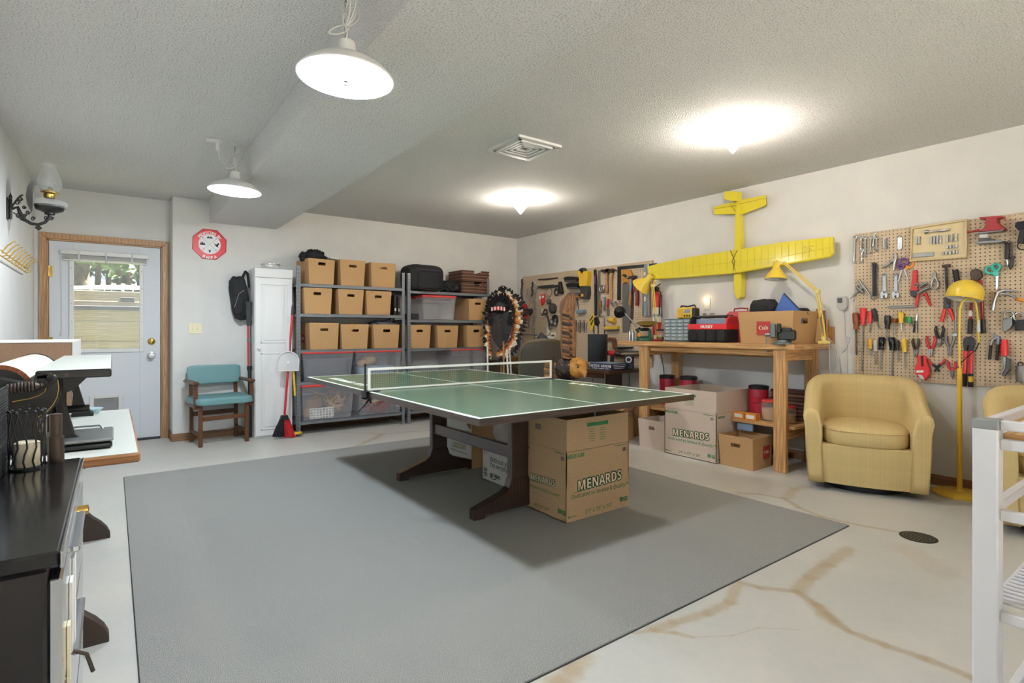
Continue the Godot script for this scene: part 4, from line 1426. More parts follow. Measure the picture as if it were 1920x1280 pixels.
	open_box(q, w, 0.405, d, "card_pale")
	flaps_up(q, w, d, 0.405, 0.187, "card_pale")
	moving_prints(q, Vector3(0, 0, d / 2), 0.0, w, 0.405)
	moving_prints(q, Vector3(-w / 2, 0, 0), -PI / 2, d, 0.405, true)
	var b := mb()
	for e in 6:
		b.box(Vector3(-0.06, 0.52 - e * 0.014, d / 2 + 0.0006), Vector3(0.055 - 0.006 * (e % 3), 0.003, 0.0008))
		b.box(Vector3(0.03, 0.52 - e * 0.014, d / 2 + 0.0006), Vector3(0.05 - 0.008 * (e % 2), 0.003, 0.0008))
	b.box(Vector3(-0.01, 0.548, d / 2 + 0.0006), Vector3(0.175, 0.022, 0.0008))
	part(q, "table_print", b, "box_green")
	b = mb()
	for e in 5:
		b.box(Vector3(-w / 2 - 0.0006, 0.20 - e * 0.024, -0.04), Vector3(0.0008, 0.0015, 0.24))
	part(q, "ruled_lines", b, "grey_plastic")
	b = mb()
	for e in 7:
		b.box(Vector3(-w / 2 - 0.0006, 0.52, -0.06 + e * 0.008), Vector3(0.0008, 0.035, 0.003 + 0.002 * (e % 2)))
	part(q, "bar_code", b, "grey_dark")
	solo("white_tube", "thin white tube standing inside the large moving carton", "tube", mb().cyl(Vector3(0, 0, 0), Vector3(0, 0.62, 0), 0.006), "white_plastic", Vector3(2.42, 0.016, -2.42))
	# carton further back, with white sides
	q = thing("moving_carton", "tall white-sided moving carton with torn flap behind the stretcher", "box", Vector3(2.51, cy, -3.90), 0.0, "moving cartons with green lettering")
	open_box(q, 0.39, 0.44, 0.42, "card_white")
	part(q, "front_sheet", mb().panel(Vector3(-0.196, 0.001, 0.2108), Vector3(0.196, 0.001, 0.2108), Vector3(0.196, 0.44, 0.2108), Vector3(-0.196, 0.44, 0.2108), 0.0006), "card_pale")
	moving_prints(q, Vector3(-0.195, 0, 0), -PI / 2, 0.42, 0.30, true)
	part(q, "torn_flap", mb().at(xf(Vector3(-0.196, 0.43, 0.19), -0.6, 0, 0)).prism([Vector2(0, 0), Vector2(0.10, 0.02), Vector2(0.09, -0.06), Vector2(0.05, -0.03), Vector2(0.0, -0.12), Vector2(-0.03, -0.08)], 0.0, 0.004), "card_edge")
	# white parcel box with dark print
	q = thing("parcel_box", "white parcel box with black print standing behind the table leg", "box", Vector3(2.41, cy, -3.22))
	open_box(q, 0.36, 0.245, 0.37, "card_white")
	var base := xf(Vector3(-0.18, 0, 0), -PI / 2)
	b = mb()
	b.text("Without you,", 0.048, font_plain, base * xf(Vector3(-0.085, 0.165, 0.0006)), 0.0006, false)
	b.text("I'm empty", 0.048, font_plain, base * xf(Vector3(-0.085, 0.125, 0.0006)), 0.0006, false)
	b.text("prime", 0.046, font_bold, base * xf(Vector3(-0.085, 0.055, 0.0006)), 0.0006, false)
	var sm := []
	for e in 9:
		var a := PI * (1.15 + 0.7 * e / 8)
		sm.append(base * Vector3(-0.035 + cos(a) * 0.05, 0.075 + sin(a) * 0.05, 0.001))
	b.tube(sm, [0.001, 0.0022, 0.003, 0.003, 0.003, 0.003, 0.003, 0.0022, 0.001], 5)
	for e in 7:
		b.at(base).box(Vector3(-0.145 + 0.005 * (e % 2), 0.03 + e * 0.010, 0.0006), Vector3(0.045, 0.003 + 0.002 * (e % 3), 0.0008))
	for e in 2:
		b.box(Vector3(-0.15 + e * 0.02, 0.21, 0.0006), Vector3(0.004, 0.03, 0.0008))
		b.prism([Vector2(-0.158 + e * 0.02, 0.222), Vector2(-0.142 + e * 0.02, 0.222), Vector2(-0.15 + e * 0.02, 0.236)], 0.0003, 0.001)
	part(q, "print", b, "black_ink")
	part(q, "flap", mb().at(xf(Vector3(-0.18, 0.245, 0), 0, 0, -0.5)).box(Vector3(0.0, 0.002, 0), Vector3(0.09, 0.004, 0.35)), "card_white")
	b = mb().lump(Vector3(0, 0.16, 0), Vector3(0.15, 0.15, 0.16), 0.7, 0.35, 2.2, 8, 26, 16)
	solo("plastic_bag", "crumpled translucent plastic bag standing in the white parcel box", "bag", b, "frosted", Vector3(2.41, 0.25, -3.22))
	solo("blue_wrapper", "blue and white printed wrapper beside the large carton", "wrapper", mb().lump(Vector3(0, 0.12, 0), Vector3(0.05, 0.12, 0.06), 0.6, 0.3, 2.0, 5), "blue", Vector3(2.40, cy, -2.90))

# ---------------------------------------------------------------- back wall by the door
func arc_text(words: String, size: float, r: float, mid: float, step: float, f: Font, up: bool) -> MB:
	var b := mb()
	for k in words.length():
		var a := mid + (k - (words.length() - 1) / 2.0) * step * (-1.0 if up else 1.0)
		var p := Vector3(cos(a) * r, sin(a) * r, 0.0)
		b.text(words[k], size, f, xf(p, 0, 0, a - PI / 2 if up else a + PI / 2), 0.0006)
	return b
func build_door_side() -> void:
	# contact sensor above the casing
	var s := PZ(292, 450, WALL_D + 0.02)
	solo("door_sensor", "small white contact sensor on the top of the door casing", "sensor", mb().box(Vector3(0, 0.008, 0), Vector3(0.075, 0.022, 0.02), 0.004), "white_plastic", Vector3(s.x, 2.036, WALL_D + 0.011))
	# octagonal sign
	var c := PZ(393, 458, WALL_B)
	var o := thing("octagon_sign", "red octagonal PROTECTED BY BWPA sign on the back wall", "sign", c + Vector3(0, 0, 0.004))
	var r := 0.168
	var oc := []
	var ol := []
	var ol2 := []
	for k in 8:
		var a := PI / 8 + TAU * k / 8 - 0.03
		oc.append(Vector2(cos(a) * r, sin(a) * r))
		ol.append(Vector3(cos(a) * (r - 0.004), sin(a) * (r - 0.004), 0.002))
	part(o, "plate", mb().prism(oc, -0.003, 0.001, 0.0005), "red_bright")
	part(o, "black_rim", mb().tube(ol, 0.0018, 4, true), "black")
	var di := []
	for k in 40:
		di.append(Vector2(cos(TAU * k / 40) * 0.102, sin(TAU * k / 40) * 0.102))
	part(o, "white_disc", mb().prism(di, 0.001, 0.0016), "white_ink")
	var b := arc_text("PROTECTED BY", 0.040, 0.117, PI / 2, 0.166, font_bold, true)
	var lt := part(o, "lettering", b, "white_ink")
	lt.position.z = 0.002
	lt = part(o, "lettering", arc_text("BWPA", 0.040, 0.138, -PI / 2, 0.26, font_bold, false), "white_ink")
	lt.position.z = 0.002
	b = mb()
	for sg in [-1.0, 1.0]:
		b.bar(Vector3(-0.062 * sg, -0.062, 0.002), Vector3(0.062 * sg, 0.062, 0.002), 0.0022, 0.0012)
		for e in 3:
			var q := Vector3(-0.05 * sg - 0.006 * sg * e, -0.05 - 0.006 * e, 0.002)
			b.bar(q, q + Vector3(-0.010 * sg, 0.001, 0), 0.002, 0.0012)
			b.bar(q, q + Vector3(0.001 * sg, -0.010, 0), 0.002, 0.0012)
		b.at(xf(Vector3(0.062 * sg, 0.062, 0.0014))).prism([Vector2(0.006 * sg, 0.006), Vector2(-0.006 * sg, 0.001), Vector2(0.001 * sg, -0.006)], 0, 0.001)
		b.x = Transform3D()
	for e in [[-0.012, 0.062, 0.018, 0.022], [0.012, 0.062, 0.018, 0.022], [-0.078, -0.012, 0.012, 0.034], [-0.064, -0.012, 0.012, 0.040], [-0.05, -0.012, 0.012, 0.030]]:
		b.at(xf(Vector3(e[0], e[1], 0.0014))).prism([Vector2(-e[2], 0), Vector2(e[2], 0), Vector2(0, e[3])], 0, 0.001)
	b.at(xf(Vector3(0.064, 0.0, 0.0014))).prism([Vector2(-0.025, 0.018), Vector2(-0.004, 0.002), Vector2(0.02, 0.024), Vector2(0.024, 0.006), Vector2(0.01, -0.012), Vector2(0.018, -0.028), Vector2(-0.006, -0.018)], 0, 0.001)
	b.at(xf(Vector3(0, -0.062, 0.0014))).prism([Vector2(-0.006, -0.022), Vector2(0.006, -0.022), Vector2(0.010, 0.0), Vector2(0.022, 0.022), Vector2(0.012, 0.006), Vector2(0.0, 0.0), Vector2(-0.012, 0.006), Vector2(-0.022, 0.022), Vector2(-0.010, 0.0)], 0, 0.001)
	part(o, "emblem", b, "black_ink")
	# switch plate
	c = PZ(366, 615.5, WALL_B)
	o = thing("light_switch", "cream double light switch plate on the back wall", "switch", c)
	part(o, "plate", mb().box(Vector3(0, 0, 0.003), Vector3(0.115, 0.112, 0.006), 0.003), "cream")
	for e in [-0.023, 0.023]:
		part(o, "toggle", mb().at(xf(Vector3(e, 0, 0.006), 0, -0.4)).box(Vector3(0, 0, 0.005), Vector3(0.009, 0.02, 0.014), 0.002), "cream")
		b = mb()
		for e2 in [-0.032, 0.032]:
			b.cyl(Vector3(e, e2, 0.005), Vector3(e, e2, 0.0072), 0.004)
		part(o, "screw", b, "steel")
	# teal armchair
	o = thing("wooden_armchair", "walnut armchair with teal vinyl seat and back against the wall", "chair", Vector3(0.862, 0, -6.122), 0.11)
	for sx in [-1.0, 1.0]:
		part(o, "leg", mb().span(Vector3(sx * 0.19, 0, 0.152), Vector3(sx * 0.224, 0.40, 0.188), 0.004), "walnut")
		part(o, "leg", mb().at(xf(Vector3(sx * 0.207, 0, -0.172), 0, -0.05)).span(Vector3(-0.016, 0.001, -0.016), Vector3(0.016, 0.74, 0.016), 0.004), "walnut")
		part(o, "side_rail", mb().span(Vector3(sx * 0.196, 0.095, -0.16), Vector3(sx * 0.218, 0.125, 0.16), 0.003), "walnut")
		part(o, "seat_rail", mb().span(Vector3(sx * 0.228, 0.37, -0.19), Vector3(sx * 0.258, 0.41, 0.19), 0.003), "walnut")
		part(o, "arm_post", mb().span(Vector3(sx * 0.232, 0.36, 0.155), Vector3(sx * 0.266, 0.60, 0.19), 0.004), "walnut")
		part(o, "armrest", mb().span(Vector3(sx * 0.222, 0.596, -0.20), Vector3(sx * 0.276, 0.625, 0.215), 0.008), "walnut")
	part(o, "front_rail", mb().span(Vector3(-0.19, 0.245, 0.158), Vector3(0.19, 0.285, 0.182), 0.003), "walnut")
	part(o, "back_rail", mb().span(Vector3(-0.19, 0.255, -0.185), Vector3(0.19, 0.30, -0.162), 0.003), "walnut")
	part(o, "seat", mb().lump(Vector3(0, 0.43, 0.01), Vector3(0.262, 0.038, 0.235), 0.28, 0.03, 1.2, 2, 36, 14), "teal_vinyl")
	part(o, "backrest", mb().at(xf(Vector3(0, 0.665, -0.185), 0, -0.1)).lump(Vector3.ZERO, Vector3(0.246, 0.094, 0.026), 0.22, 0.02, 1.2, 3, 36, 16), "teal_vinyl")
	# white cupboard
	o = thing("utility_cabinet", "tall narrow white cabinet with raised panel door", "cabinet", Vector3(1.365, 0, -6.225))
	var hw := 0.186
	var hd := 0.165
	part(o, "carcass", mb().span(Vector3(-hw, 0, -hd), Vector3(hw, 1.76, hd - 0.02), 0.003), "white_paint")
	var d := part(o, "door", mb().span(Vector3(-hw + 0.004, 0.02, hd - 0.02), Vector3(hw - 0.004, 1.66, hd), 0.003), "white_paint")
	part(o, "head_rail", mb().span(Vector3(-hw, 1.665, hd - 0.02), Vector3(hw, 1.76, hd - 0.002), 0.003), "white_paint")
	for e in [[0.08, 0.88], [0.98, 1.60]]:
		b = mb()
		var a0 := Vector3(-hw + 0.055, e[0], hd)
		var a1 := Vector3(hw - 0.055, e[1], hd)
		for q in [[a0, Vector3(a1.x, a0.y + 0.014, hd + 0.007)], [Vector3(a0.x, a1.y - 0.014, hd), Vector3(a1.x, a1.y, hd + 0.007)], [a0, Vector3(a0.x + 0.014, a1.y, hd + 0.007)], [Vector3(a1.x - 0.014, a0.y, hd), Vector3(a1.x, a1.y, hd + 0.007)]]:
			b.span(q[0], q[1], 0.005)
		b.span(a0 + Vector3(0.03, 0.03, 0), a1 - Vector3(0.03, 0.03, -0.006), 0.005)
		part(d, "raised_panel", b, "white_paint")
	part(d, "knob", mb().at(xf(Vector3(-hw + 0.035, 0.93, hd), 0, PI / 2)).lathe([[0.008, 0.0], [0.007, 0.012], [0.016, 0.020], [0.014, 0.03], [0.0, 0.033]], 16), "white_paint")
	o = thing("glass_dish", "small chrome and glass dish standing on the white cabinet", "dish", Vector3(1.36, 1.7605, -6.2))
	part(o, "bowl", mb().lathe([[0.05, 0.0], [0.085, 0.004], [0.095, 0.03], [0.092, 0.05]], 28), "glass")
	part(o, "rim", mb().lathe([[0.088, 0.048], [0.098, 0.048], [0.098, 0.056], [0.088, 0.056]], 28), "chrome")
	part(o, "foot", mb().lathe([[0.0, 0.0], [0.07, 0.0], [0.07, 0.006], [0.0, 0.008]], 24), "dark_steel")
	# backpack on the wall
	c = PZ(461, 556, -6.33)
	o = thing("backpack", "black backpack hanging on the wall beside the white cabinet", "backpack", Vector3(1.075, c.y, WALL_B + 0.09))
	part(o, "pack", mb().at(xf(Vector3.ZERO, 0, 0, 0.12)).lump(Vector3(0, -0.02, 0), Vector3(0.085, 0.225, 0.078), 0.55, 0.14, 1.6, 6, 24, 22), "black_soft")
	part(o, "pocket", mb().lump(Vector3(-0.02, -0.09, 0.062), Vector3(0.055, 0.10, 0.03), 0.5, 0.1, 2.0, 9), "black_soft")
	part(o, "strap", mb().tube([Vector3(0.03, 0.20, 0.02), Vector3(0.06, 0.27, 0.0), Vector3(0.085, 0.24, -0.01), Vector3(0.09, 0.1, 0.03)], 0.02, 7, false, 0.3), "black_soft")
	part(o, "zip", mb().tube([Vector3(-0.06, -0.12, 0.095), Vector3(-0.02, 0.02, 0.105), Vector3(0.03, 0.06, 0.1)], 0.003, 5), "grey_plastic")
	# trekking poles leaning beside the cabinet
	var gp := "trekking poles leaning beside the white cabinet"
	for e in [[1.146, -0.03, "red_bright", "trekking pole with a red upper shaft beside the white cabinet"], [1.158, -0.01, "dull_steel", "trekking pole with a silver upper shaft beside the white cabinet"], [1.169, -0.03, "black", "all black trekking pole beside the white cabinet"]]:
		o = thing("trekking_pole", e[3], "trekking pole", Vector3(e[0], 0, -6.15 + e[1]), 0.0, gp)
		var q := Vector3(-0.012, 1.0, 0.015)
		part(o, "lower_shaft", mb().cyl(Vector3.ZERO, q * 0.72, 0.006, 0.007), "black")
		part(o, "upper_shaft", mb().cyl(q * 0.72, q * 1.18, 0.009), e[2])
		part(o, "clamp", mb().cyl(q * 0.70, q * 0.745, 0.013), "black")
		part(o, "clamp", mb().cyl(q * 1.0, q * 1.03, 0.012), "dull_steel")
		part(o, "grip", mb().spindle(q * 1.16, q * 1.42, [[0.011, 0.0], [0.015, 0.1], [0.013, 0.35], [0.016, 0.6], [0.014, 0.8], [0.02, 0.95], [0.0, 1.0]], 10), "charcoal")
	# broom with clip-on dustpan, standing in front of the cabinet edge
	var z := -5.90
	var top := PZ(549, 590, z)
	var foot := PZ(533, 785, z)
	o = thing("broom", "red-handled angle broom leaning before the white cabinet", "broom", Vector3(foot.x, 0, z))
	var h0 := Vector3(0, foot.y, 0)
	var h1 := Vector3(top.x - foot.x, top.y, -0.02)
	part(o, "handle", mb().cyl(h0, h1, 0.0115), "red")
	part(o, "hanger_tip", mb().spindle(h1, h1 + (h1 - h0) * 0.13, [[0.013, 0.0], [0.014, 0.6], [0.006, 0.9], [0.0, 1.0]]), "charcoal")
	b = mb()
	b.prism([Vector2(-0.03, 0.24), Vector2(0.03, 0.24), Vector2(0.045, 0.19), Vector2(-0.045, 0.19)], -0.022, 0.022, 0.004)
	part(o, "head", b, "black")
	var rg := RandomNumberGenerator.new()
	rg.seed = 6
	for half in 2:
		b = mb()
		for k in 70:
			var t := (k + 0.5) / 70.0 * 0.5 + half * 0.5
			var a := Vector3(lerpf(-0.045, 0.045, t), 0.2, rg.randf_range(-0.015, 0.015))
			var e := Vector3(lerpf(-0.115, 0.11, t) + rg.randf_range(-0.008, 0.008), lerpf(0.03, 0.003, t), rg.randf_range(-0.03, 0.03))
			b.tube([a, a.lerp(e, 0.5) + Vector3(0, 0.01, 0), e], [0.003, 0.0045, 0.0035], 4)
		part(o, "bristles", b, "black" if half == 0 else "red")
	c = PZ(540, 679, z + 0.02)
	o = thing("dustpan", "white plastic dustpan clipped on the red broom handle", "dustpan", c)
	var dp := []
	for k in 13:
		var a := PI * k / 12
		dp.append(Vector2(cos(a) * 0.105, 0.01 + sin(a) * 0.10))
	dp.append(Vector2(-0.11, -0.085))
	dp.append(Vector2(0.10, -0.09))
	part(o, "pan", mb().prism(dp, 0.0, 0.006, 0.002), "frosted")
	b = mb()
	var rim := []
	for p in dp:
		rim.append(Vector3(p.x, p.y, 0.012))
	b.tube(rim, 0.006, 6, true)
	part(o, "rim", b, "white_plastic")
	part(o, "handle", mb().box(Vector3(-0.005, 0.17, 0.006), Vector3(0.035, 0.15, 0.014), 0.005), "frosted")
	part(o, "sticker", mb().box(Vector3(0.0, -0.0, 0.0066), Vector3(0.022, 0.026, 0.0008)), "white_ink")
	# second long-handled tool
	z = -5.91
	top = PZ(551, 696, z)
	foot = PZ(557, 818, z)
	o = thing("long_grabber", "yellow and black long-handled tool beside the broom", "tool", Vector3(foot.x, 0, z))
	var t0 := Vector3(0, 0.05, 0)
	var t1 := Vector3(top.x - foot.x, top.y, -0.01)
	part(o, "shaft", mb().cyl(t0, t0.lerp(t1, 0.6), 0.008), "grey_dark")
	part(o, "handle", mb().cyl(t0.lerp(t1, 0.6), t1, 0.011), "yellow")
	part(o, "foot_ring", mb().at(xf(Vector3(0, 0.045, 0))).lathe([[0.02, -0.012], [0.05, -0.010], [0.052, 0.004], [0.02, 0.010], [0.02, -0.012]], 18), "yellow")
	part(o, "tip", mb().spindle(Vector3(0, 0, 0), Vector3(0, 0.05, 0), [[0.0, 0.0], [0.006, 0.3], [0.008, 1.0]]), "charcoal")

# ---------------------------------------------------------------- left wall, press and black cabinet
func build_left() -> void:
	# oil lamp on a cast bracket
	var z := -5.05
	var wl := WALL_L
	var o := thing("oil_lamp_sconce", "black scrolled cast iron wall bracket holding a clear oil lamp", "wall lamp", Vector3(wl, 1.95, z))
	var f := func(u: float, v: float) -> Vector3:
		return PZ(u, v, z) - Vector3(wl, 1.95, z)
	var b := mb()
	b.box(Vector3(0.005, 0.0, 0), Vector3(0.010, 0.15, 0.05), 0.003)
	b.cyl(Vector3(0.02, -0.07, 0), Vector3(0.02, 0.07, 0), 0.009)
	b.spindle(Vector3(0.02, 0.07, 0), Vector3(0.02, 0.12, 0), [[0.006, 0.0], [0.011, 0.3], [0.004, 0.6], [0.0, 1.0]])
	part(o, "wall_plate", b, "cast_iron")
	var arm := []
	for p in [[14, 390], [24, 391], [33, 388], [37, 398], [45, 411], [58, 419], [72, 421], [84, 417], [92, 409], [93, 402]]:
		arm.append(f.call(p[0], p[1]))
	part(o, "arm", mb().tube(arm, [0.009, 0.009, 0.011, 0.012, 0.012, 0.011, 0.011, 0.010, 0.009, 0.012], 8), "cast_iron")
	b = mb()
	var spirals := [[38, 372, 4.5, 1], [33, 380, 5.0, -1], [34, 403, 5.0, 1], [46, 405, 4.0, -1], [52, 398, 4.0, 1], [62, 410, 4.0, -1], [86, 408, 4.0, 1], [97, 410, 3.5, -1], [45, 388, 3.5, 1]]
	for e in spirals:
		var pts := []
		for k in 18:
			var a: float = e[3] * TAU * 1.3 * k / 17
			var rr: float = e[2] * (1.0 - 0.75 * k / 17.0)
			pts.append(f.call(e[0] + cos(a) * rr, e[1] + sin(a) * rr))
		b.tube(pts, 0.0042, 5)
	b.tube([f.call(22, 388), f.call(30, 376), f.call(37, 368), f.call(43, 365)], 0.006, 6)
	b.tube([f.call(25, 398), f.call(30, 402), f.call(40, 412), f.call(52, 417)], 0.004, 5)
	var dm: Vector3 = f.call(72, 427)
	b.at(Transform3D(Basis(Vector3.BACK, PI / 4), dm)).box(Vector3.ZERO, Vector3(0.03, 0.03, 0.012), 0.003)
	part(o, "scrollwork", b, "cast_iron")
	var dc: Vector3 = f.call(48, 366)
	part(o, "reflector", mb().at(Transform3D(Basis.from_euler(Vector3(0, 0.16, -PI / 2)), dc)).lathe([[0.0, 0.0], [0.06, 0.008], [0.115, 0.03], [0.115, 0.033], [0.06, 0.012], [0.0, 0.004]], 28), "dull_steel")
	var lc: Vector3 = f.call(93, 402)
	b = mb().at(xf(lc))
	b.lathe([[0.03, 0.0], [0.03, 0.01], [0.075, 0.028], [0.085, 0.05], [0.085, 0.062], [0.079, 0.062], [0.075, 0.045]], 28)
	part(o, "lamp_cup", b, "cast_iron")
	b = mb().at(xf(lc))
	b.lathe([[0.0, 0.012], [0.06, 0.03], [0.098, 0.06], [0.104, 0.082], [0.09, 0.10], [0.04, 0.112], [0.03, 0.118]], 32)
	part(o, "oil_font", b, "glass")
	b = mb().at(xf(lc))
	b.lathe([[0.03, 0.116], [0.034, 0.122], [0.034, 0.142], [0.05, 0.15], [0.05, 0.158], [0.02, 0.17], [0.018, 0.185], [0.006, 0.195], [0.0, 0.195]], 20)
	part(o, "burner", b, "brass")
	b = mb().at(xf(lc))
	b.lathe([[0.048, 0.156], [0.05, 0.17], [0.068, 0.205], [0.070, 0.235], [0.056, 0.275], [0.041, 0.31], [0.037, 0.335], [0.047, 0.35], [0.047, 0.354]], 32)
	part(o, "chimney", b, "glass")
	# coat hook rail
	o = thing("coat_hook_rail", "white rail of brass coat hooks on the left wall", "hook rail", Vector3(wl, 1.62, -5.2))
	part(o, "rail", mb().span(Vector3(0, -0.06, -0.62), Vector3(0.016, 0.03, 0.75), 0.004), "white_paint")
	for k in 9:
		var hz := -0.56 + k * 0.15
		b = mb()
		b.tube([Vector3(0.014, -0.005, hz), Vector3(0.04, -0.015, hz), Vector3(0.06, 0.02, hz), Vector3(0.085, 0.045, hz), Vector3(0.10, 0.05, hz)], [0.006, 0.005, 0.0045, 0.004, 0.005], 6)
		b.tube([Vector3(0.014, -0.03, hz), Vector3(0.035, -0.05, hz), Vector3(0.055, -0.04, hz), Vector3(0.06, -0.02, hz)], [0.005, 0.0045, 0.004, 0.005], 6)
		part(o, "hook", b, "brass")
	# black drawer cabinet
	var x1 := -0.052
	var z0 := -1.468
	var z1 := -0.862
	var ht := 0.85
	o = thing("drawer_cabinet", "black lacquered drawer cabinet with mirror-bright steel drawer fronts", "cabinet", Vector3((wl + 0.02 + x1) / 2, 0, (z0 + z1) / 2))
	var hw := (x1 - wl - 0.02) / 2
	var hd := (z1 - z0) / 2
	part(o, "carcass", mb().span(Vector3(-hw, 0.0, -hd + 0.004), Vector3(hw - 0.012, ht - 0.02, hd - 0.002), 0.004), "black_lacquer")
	part(o, "top", mb().span(Vector3(-hw, ht - 0.02, -hd), Vector3(hw, ht, hd), 0.003), "black_gloss")
	part(o, "top_trim", mb().span(Vector3(hw, ht - 0.022, -hd), Vector3(hw + 0.004, ht - 0.001, hd), 0.001), "chrome")
	for k in 5:
		var y0 := 0.03 + k * 0.158
		var dr := part(o, "drawer", mb().span(Vector3(hw - 0.012, y0, -hd + 0.01), Vector3(hw + 0.002, y0 + 0.152, hd - 0.006), 0.003), "chrome")
		b = mb()
		b.span(Vector3(hw + 0.002, y0 + 0.118, -0.10), Vector3(hw + 0.012, y0 + 0.128, 0.10), 0.002)
		part(dr, "pull", b, "steel")
	part(o, "lock", mb().at(xf(Vector3(hw + 0.002, 0.77, -0.18), 0, 0, -PI / 2)).lathe([[0.009, 0.0], [0.009, 0.012], [0.0, 0.014]], 14), "brass")
	for e in [[0.66, 0.14, 0.10, 0.03, "paper"], [0.64, 0.07, 0.13, 0.025, "white_ink"], [0.60, 0.20, 0.12, 0.02, "cream"]]:
		part(o, "card_tag", mb().span(Vector3(hw + 0.0025, e[0], e[1]), Vector3(hw + 0.006, e[0] + e[2], e[1] + e[3])), e[4])
	part(o, "key", mb().tube([Vector3(hw + 0.004, 0.63, 0.10), Vector3(hw + 0.02, 0.62, 0.10), Vector3(hw + 0.028, 0.59, 0.10)], 0.003, 5), "iron_brown")
	# wire letter tray, candle and candlestick on the cabinet
	o = thing("letter_tray", "black ribbed wire letter tray on the black cabinet", "letter tray", Vector3(-0.32, ht, -1.28))
	for sx in [-1.0, 1.0]:
		b = mb()
		for k in 30:
			b.box(Vector3(sx * 0.155, 0.006 + k * 0.0052, 0), Vector3(0.003, 0.003, 0.31))
		part(o, "ribbed_side", b, "black")
	b = mb()
	for k in 30:
		b.box(Vector3(0, 0.006 + k * 0.0052, -0.155), Vector3(0.31, 0.003, 0.003))
	part(o, "ribbed_back", b, "black")
	part(o, "rim", mb().tube([Vector3(-0.155, 0.16, 0.155), Vector3(-0.155, 0.16, -0.155), Vector3(0.155, 0.16, -0.155), Vector3(0.155, 0.16, 0.155)], 0.004, 6), "dark_steel")
	part(o, "floor_panel", mb().span(Vector3(-0.155, 0.0, -0.155), Vector3(0.155, 0.005, 0.155)), "black")
	part(o, "inner_sheet", mb().span(Vector3(-0.15, 0.005, -0.15), Vector3(0.15, 0.14, 0.14)), "black")
	var cd := PY(44, 883, ht)
	cd = Vector3(-0.134, ht, -1.412)
	o = thing("candle_holder", "black wire candle holder with wavy bars on the black cabinet", "candle holder", cd)
	b = mb()
	for k in 12:
		var a := TAU * k / 12
		var pts := []
		for j in 9:
			var h := 0.105 * j / 8
			pts.append(Vector3(cos(a + sin(j * 1.4) * 0.12) * 0.027, h + 0.004, sin(a + sin(j * 1.4) * 0.12) * 0.027))
		b.tube(pts, 0.0016, 5)
		b.lump(Vector3(cos(a) * 0.027, 0.112, sin(a) * 0.027), Vector3.ONE * 0.003, 1.0, 0.0, 1.0, 1, 8, 5)
	part(o, "wire_cage", b, "black")
	part(o, "base", mb().lathe([[0.0, 0.0], [0.028, 0.0], [0.028, 0.004], [0.0, 0.004]], 20), "black")
	solo("pillar_candle", "cream pillar candle inside the wavy wire holder", "candle", mb().lathe([[0.0, 0.0], [0.019, 0.0], [0.02, 0.002], [0.0195, 0.046], [0.014, 0.049], [0.0, 0.047]], 24), "cream", cd + Vector3(0, 0.0045, 0))
	o = thing("candlestick", "dark two-stage metal post standing at the cabinet's far edge", "candlestick", Vector3(-0.093, ht, -1.447))
	part(o, "lower_tube", mb().lathe([[0.0, 0.0], [0.0135, 0.0], [0.0135, 0.052], [0.0, 0.052]], 8), "iron_brown")
	part(o, "upper_tube", mb().lathe([[0.0105, 0.052], [0.0105, 0.098], [0.0, 0.10]], 8), "iron_brown")
	# old proof press on a cast stand
	o = thing("proof_press", "black cast iron proof press with striped paper cylinder and white boards", "printing press", Vector3(-0.25, 0, -2.6))
	var g := func(u: float, v: float, zz: float) -> Vector2:
		var p := PZ(u, v, zz)
		return Vector2(p.x + 0.25, p.y)
	part(o, "bed_board", mb().span(Vector3(-0.30, 0.722, -0.50), Vector3(0.318, 0.75, 0.62), 0.006), "board_edge")
	part(o, "board_paint", mb().span(Vector3(-0.298, 0.75, -0.498), Vector3(0.312, 0.7515, 0.612), 0.0006), "worn_white")
	part(o, "bed_rail", mb().span(Vector3(-0.02, 0.7515, -0.49), Vector3(0.0, 0.768, 0.3), 0.003), "dull_steel")
	for zz in [-2.45, -3.02]:
		var poly := []
		for p in [[70, 1213], [156, 1213], [205, 1201], [204, 1184], [195, 1170], [180, 1158], [156, 1146], [120, 1120], [70, 1110]]:
			poly.append(g.call(p[0], p[1], -2.45))
		poly[0].x = -0.25
		poly[8].x = -0.25
		part(o, "stand_foot", mb().at(xf(Vector3(0, 0, zz + 2.6 if zz > -3.0 else -1.06))).prism(poly, -0.02, 0.02, 0.004), "iron_brown")
		var lz: float = zz + 2.6 if zz > -3.0 else -0.45
		part(o, "stand_leg", mb().bar(Vector3(-0.1, 0.1, zz + 2.6 if zz > -3.0 else -1.06), Vector3(-0.1, 0.722, lz), 0.06, 0.05, 0.01), "cast_iron")
	part(o, "under_bracket", mb().at(xf(Vector3(0, 0, 0.25))).prism([Vector2(-0.2, 0.722), Vector2(0.19, 0.722), Vector2(0.2, 0.69), Vector2(0.185, 0.655), Vector2(0.14, 0.635), Vector2(-0.2, 0.63)], -0.02, 0.02, 0.004), "cast_iron")
	# side frames traced at the near end of the bed
	var out := []
	for p in [[-40, 700], [40, 714], [64, 712], [66, 706], [70, 702], [96, 698], [107, 701], [113, 710], [115, 725], [113, 742], [105, 758], [94, 771], [75, 783], [77, 795], [88, 828], [96, 845], [40, 850], [-40, 856]]:
		out.append(g.call(p[0], p[1], -2.1))
	for e in [0.5, -0.42]:
		part(o, "side_frame", mb().at(xf(Vector3(0, 0, e))).prism(out, -0.02, 0.02, 0.004), "cast_iron")
	b = mb()
	var edge := []
	for p in [[97, 699], [107, 703], [112, 712], [113.5, 726], [111, 742], [103, 757], [92, 769], [74, 781], [75, 795], [87, 828]]:
		var q: Vector2 = g.call(p[0], p[1], -2.1)
		edge.append(Vector3(q.x - 0.003, q.y, 0.521))
	b.tube(edge, 0.0012, 4)
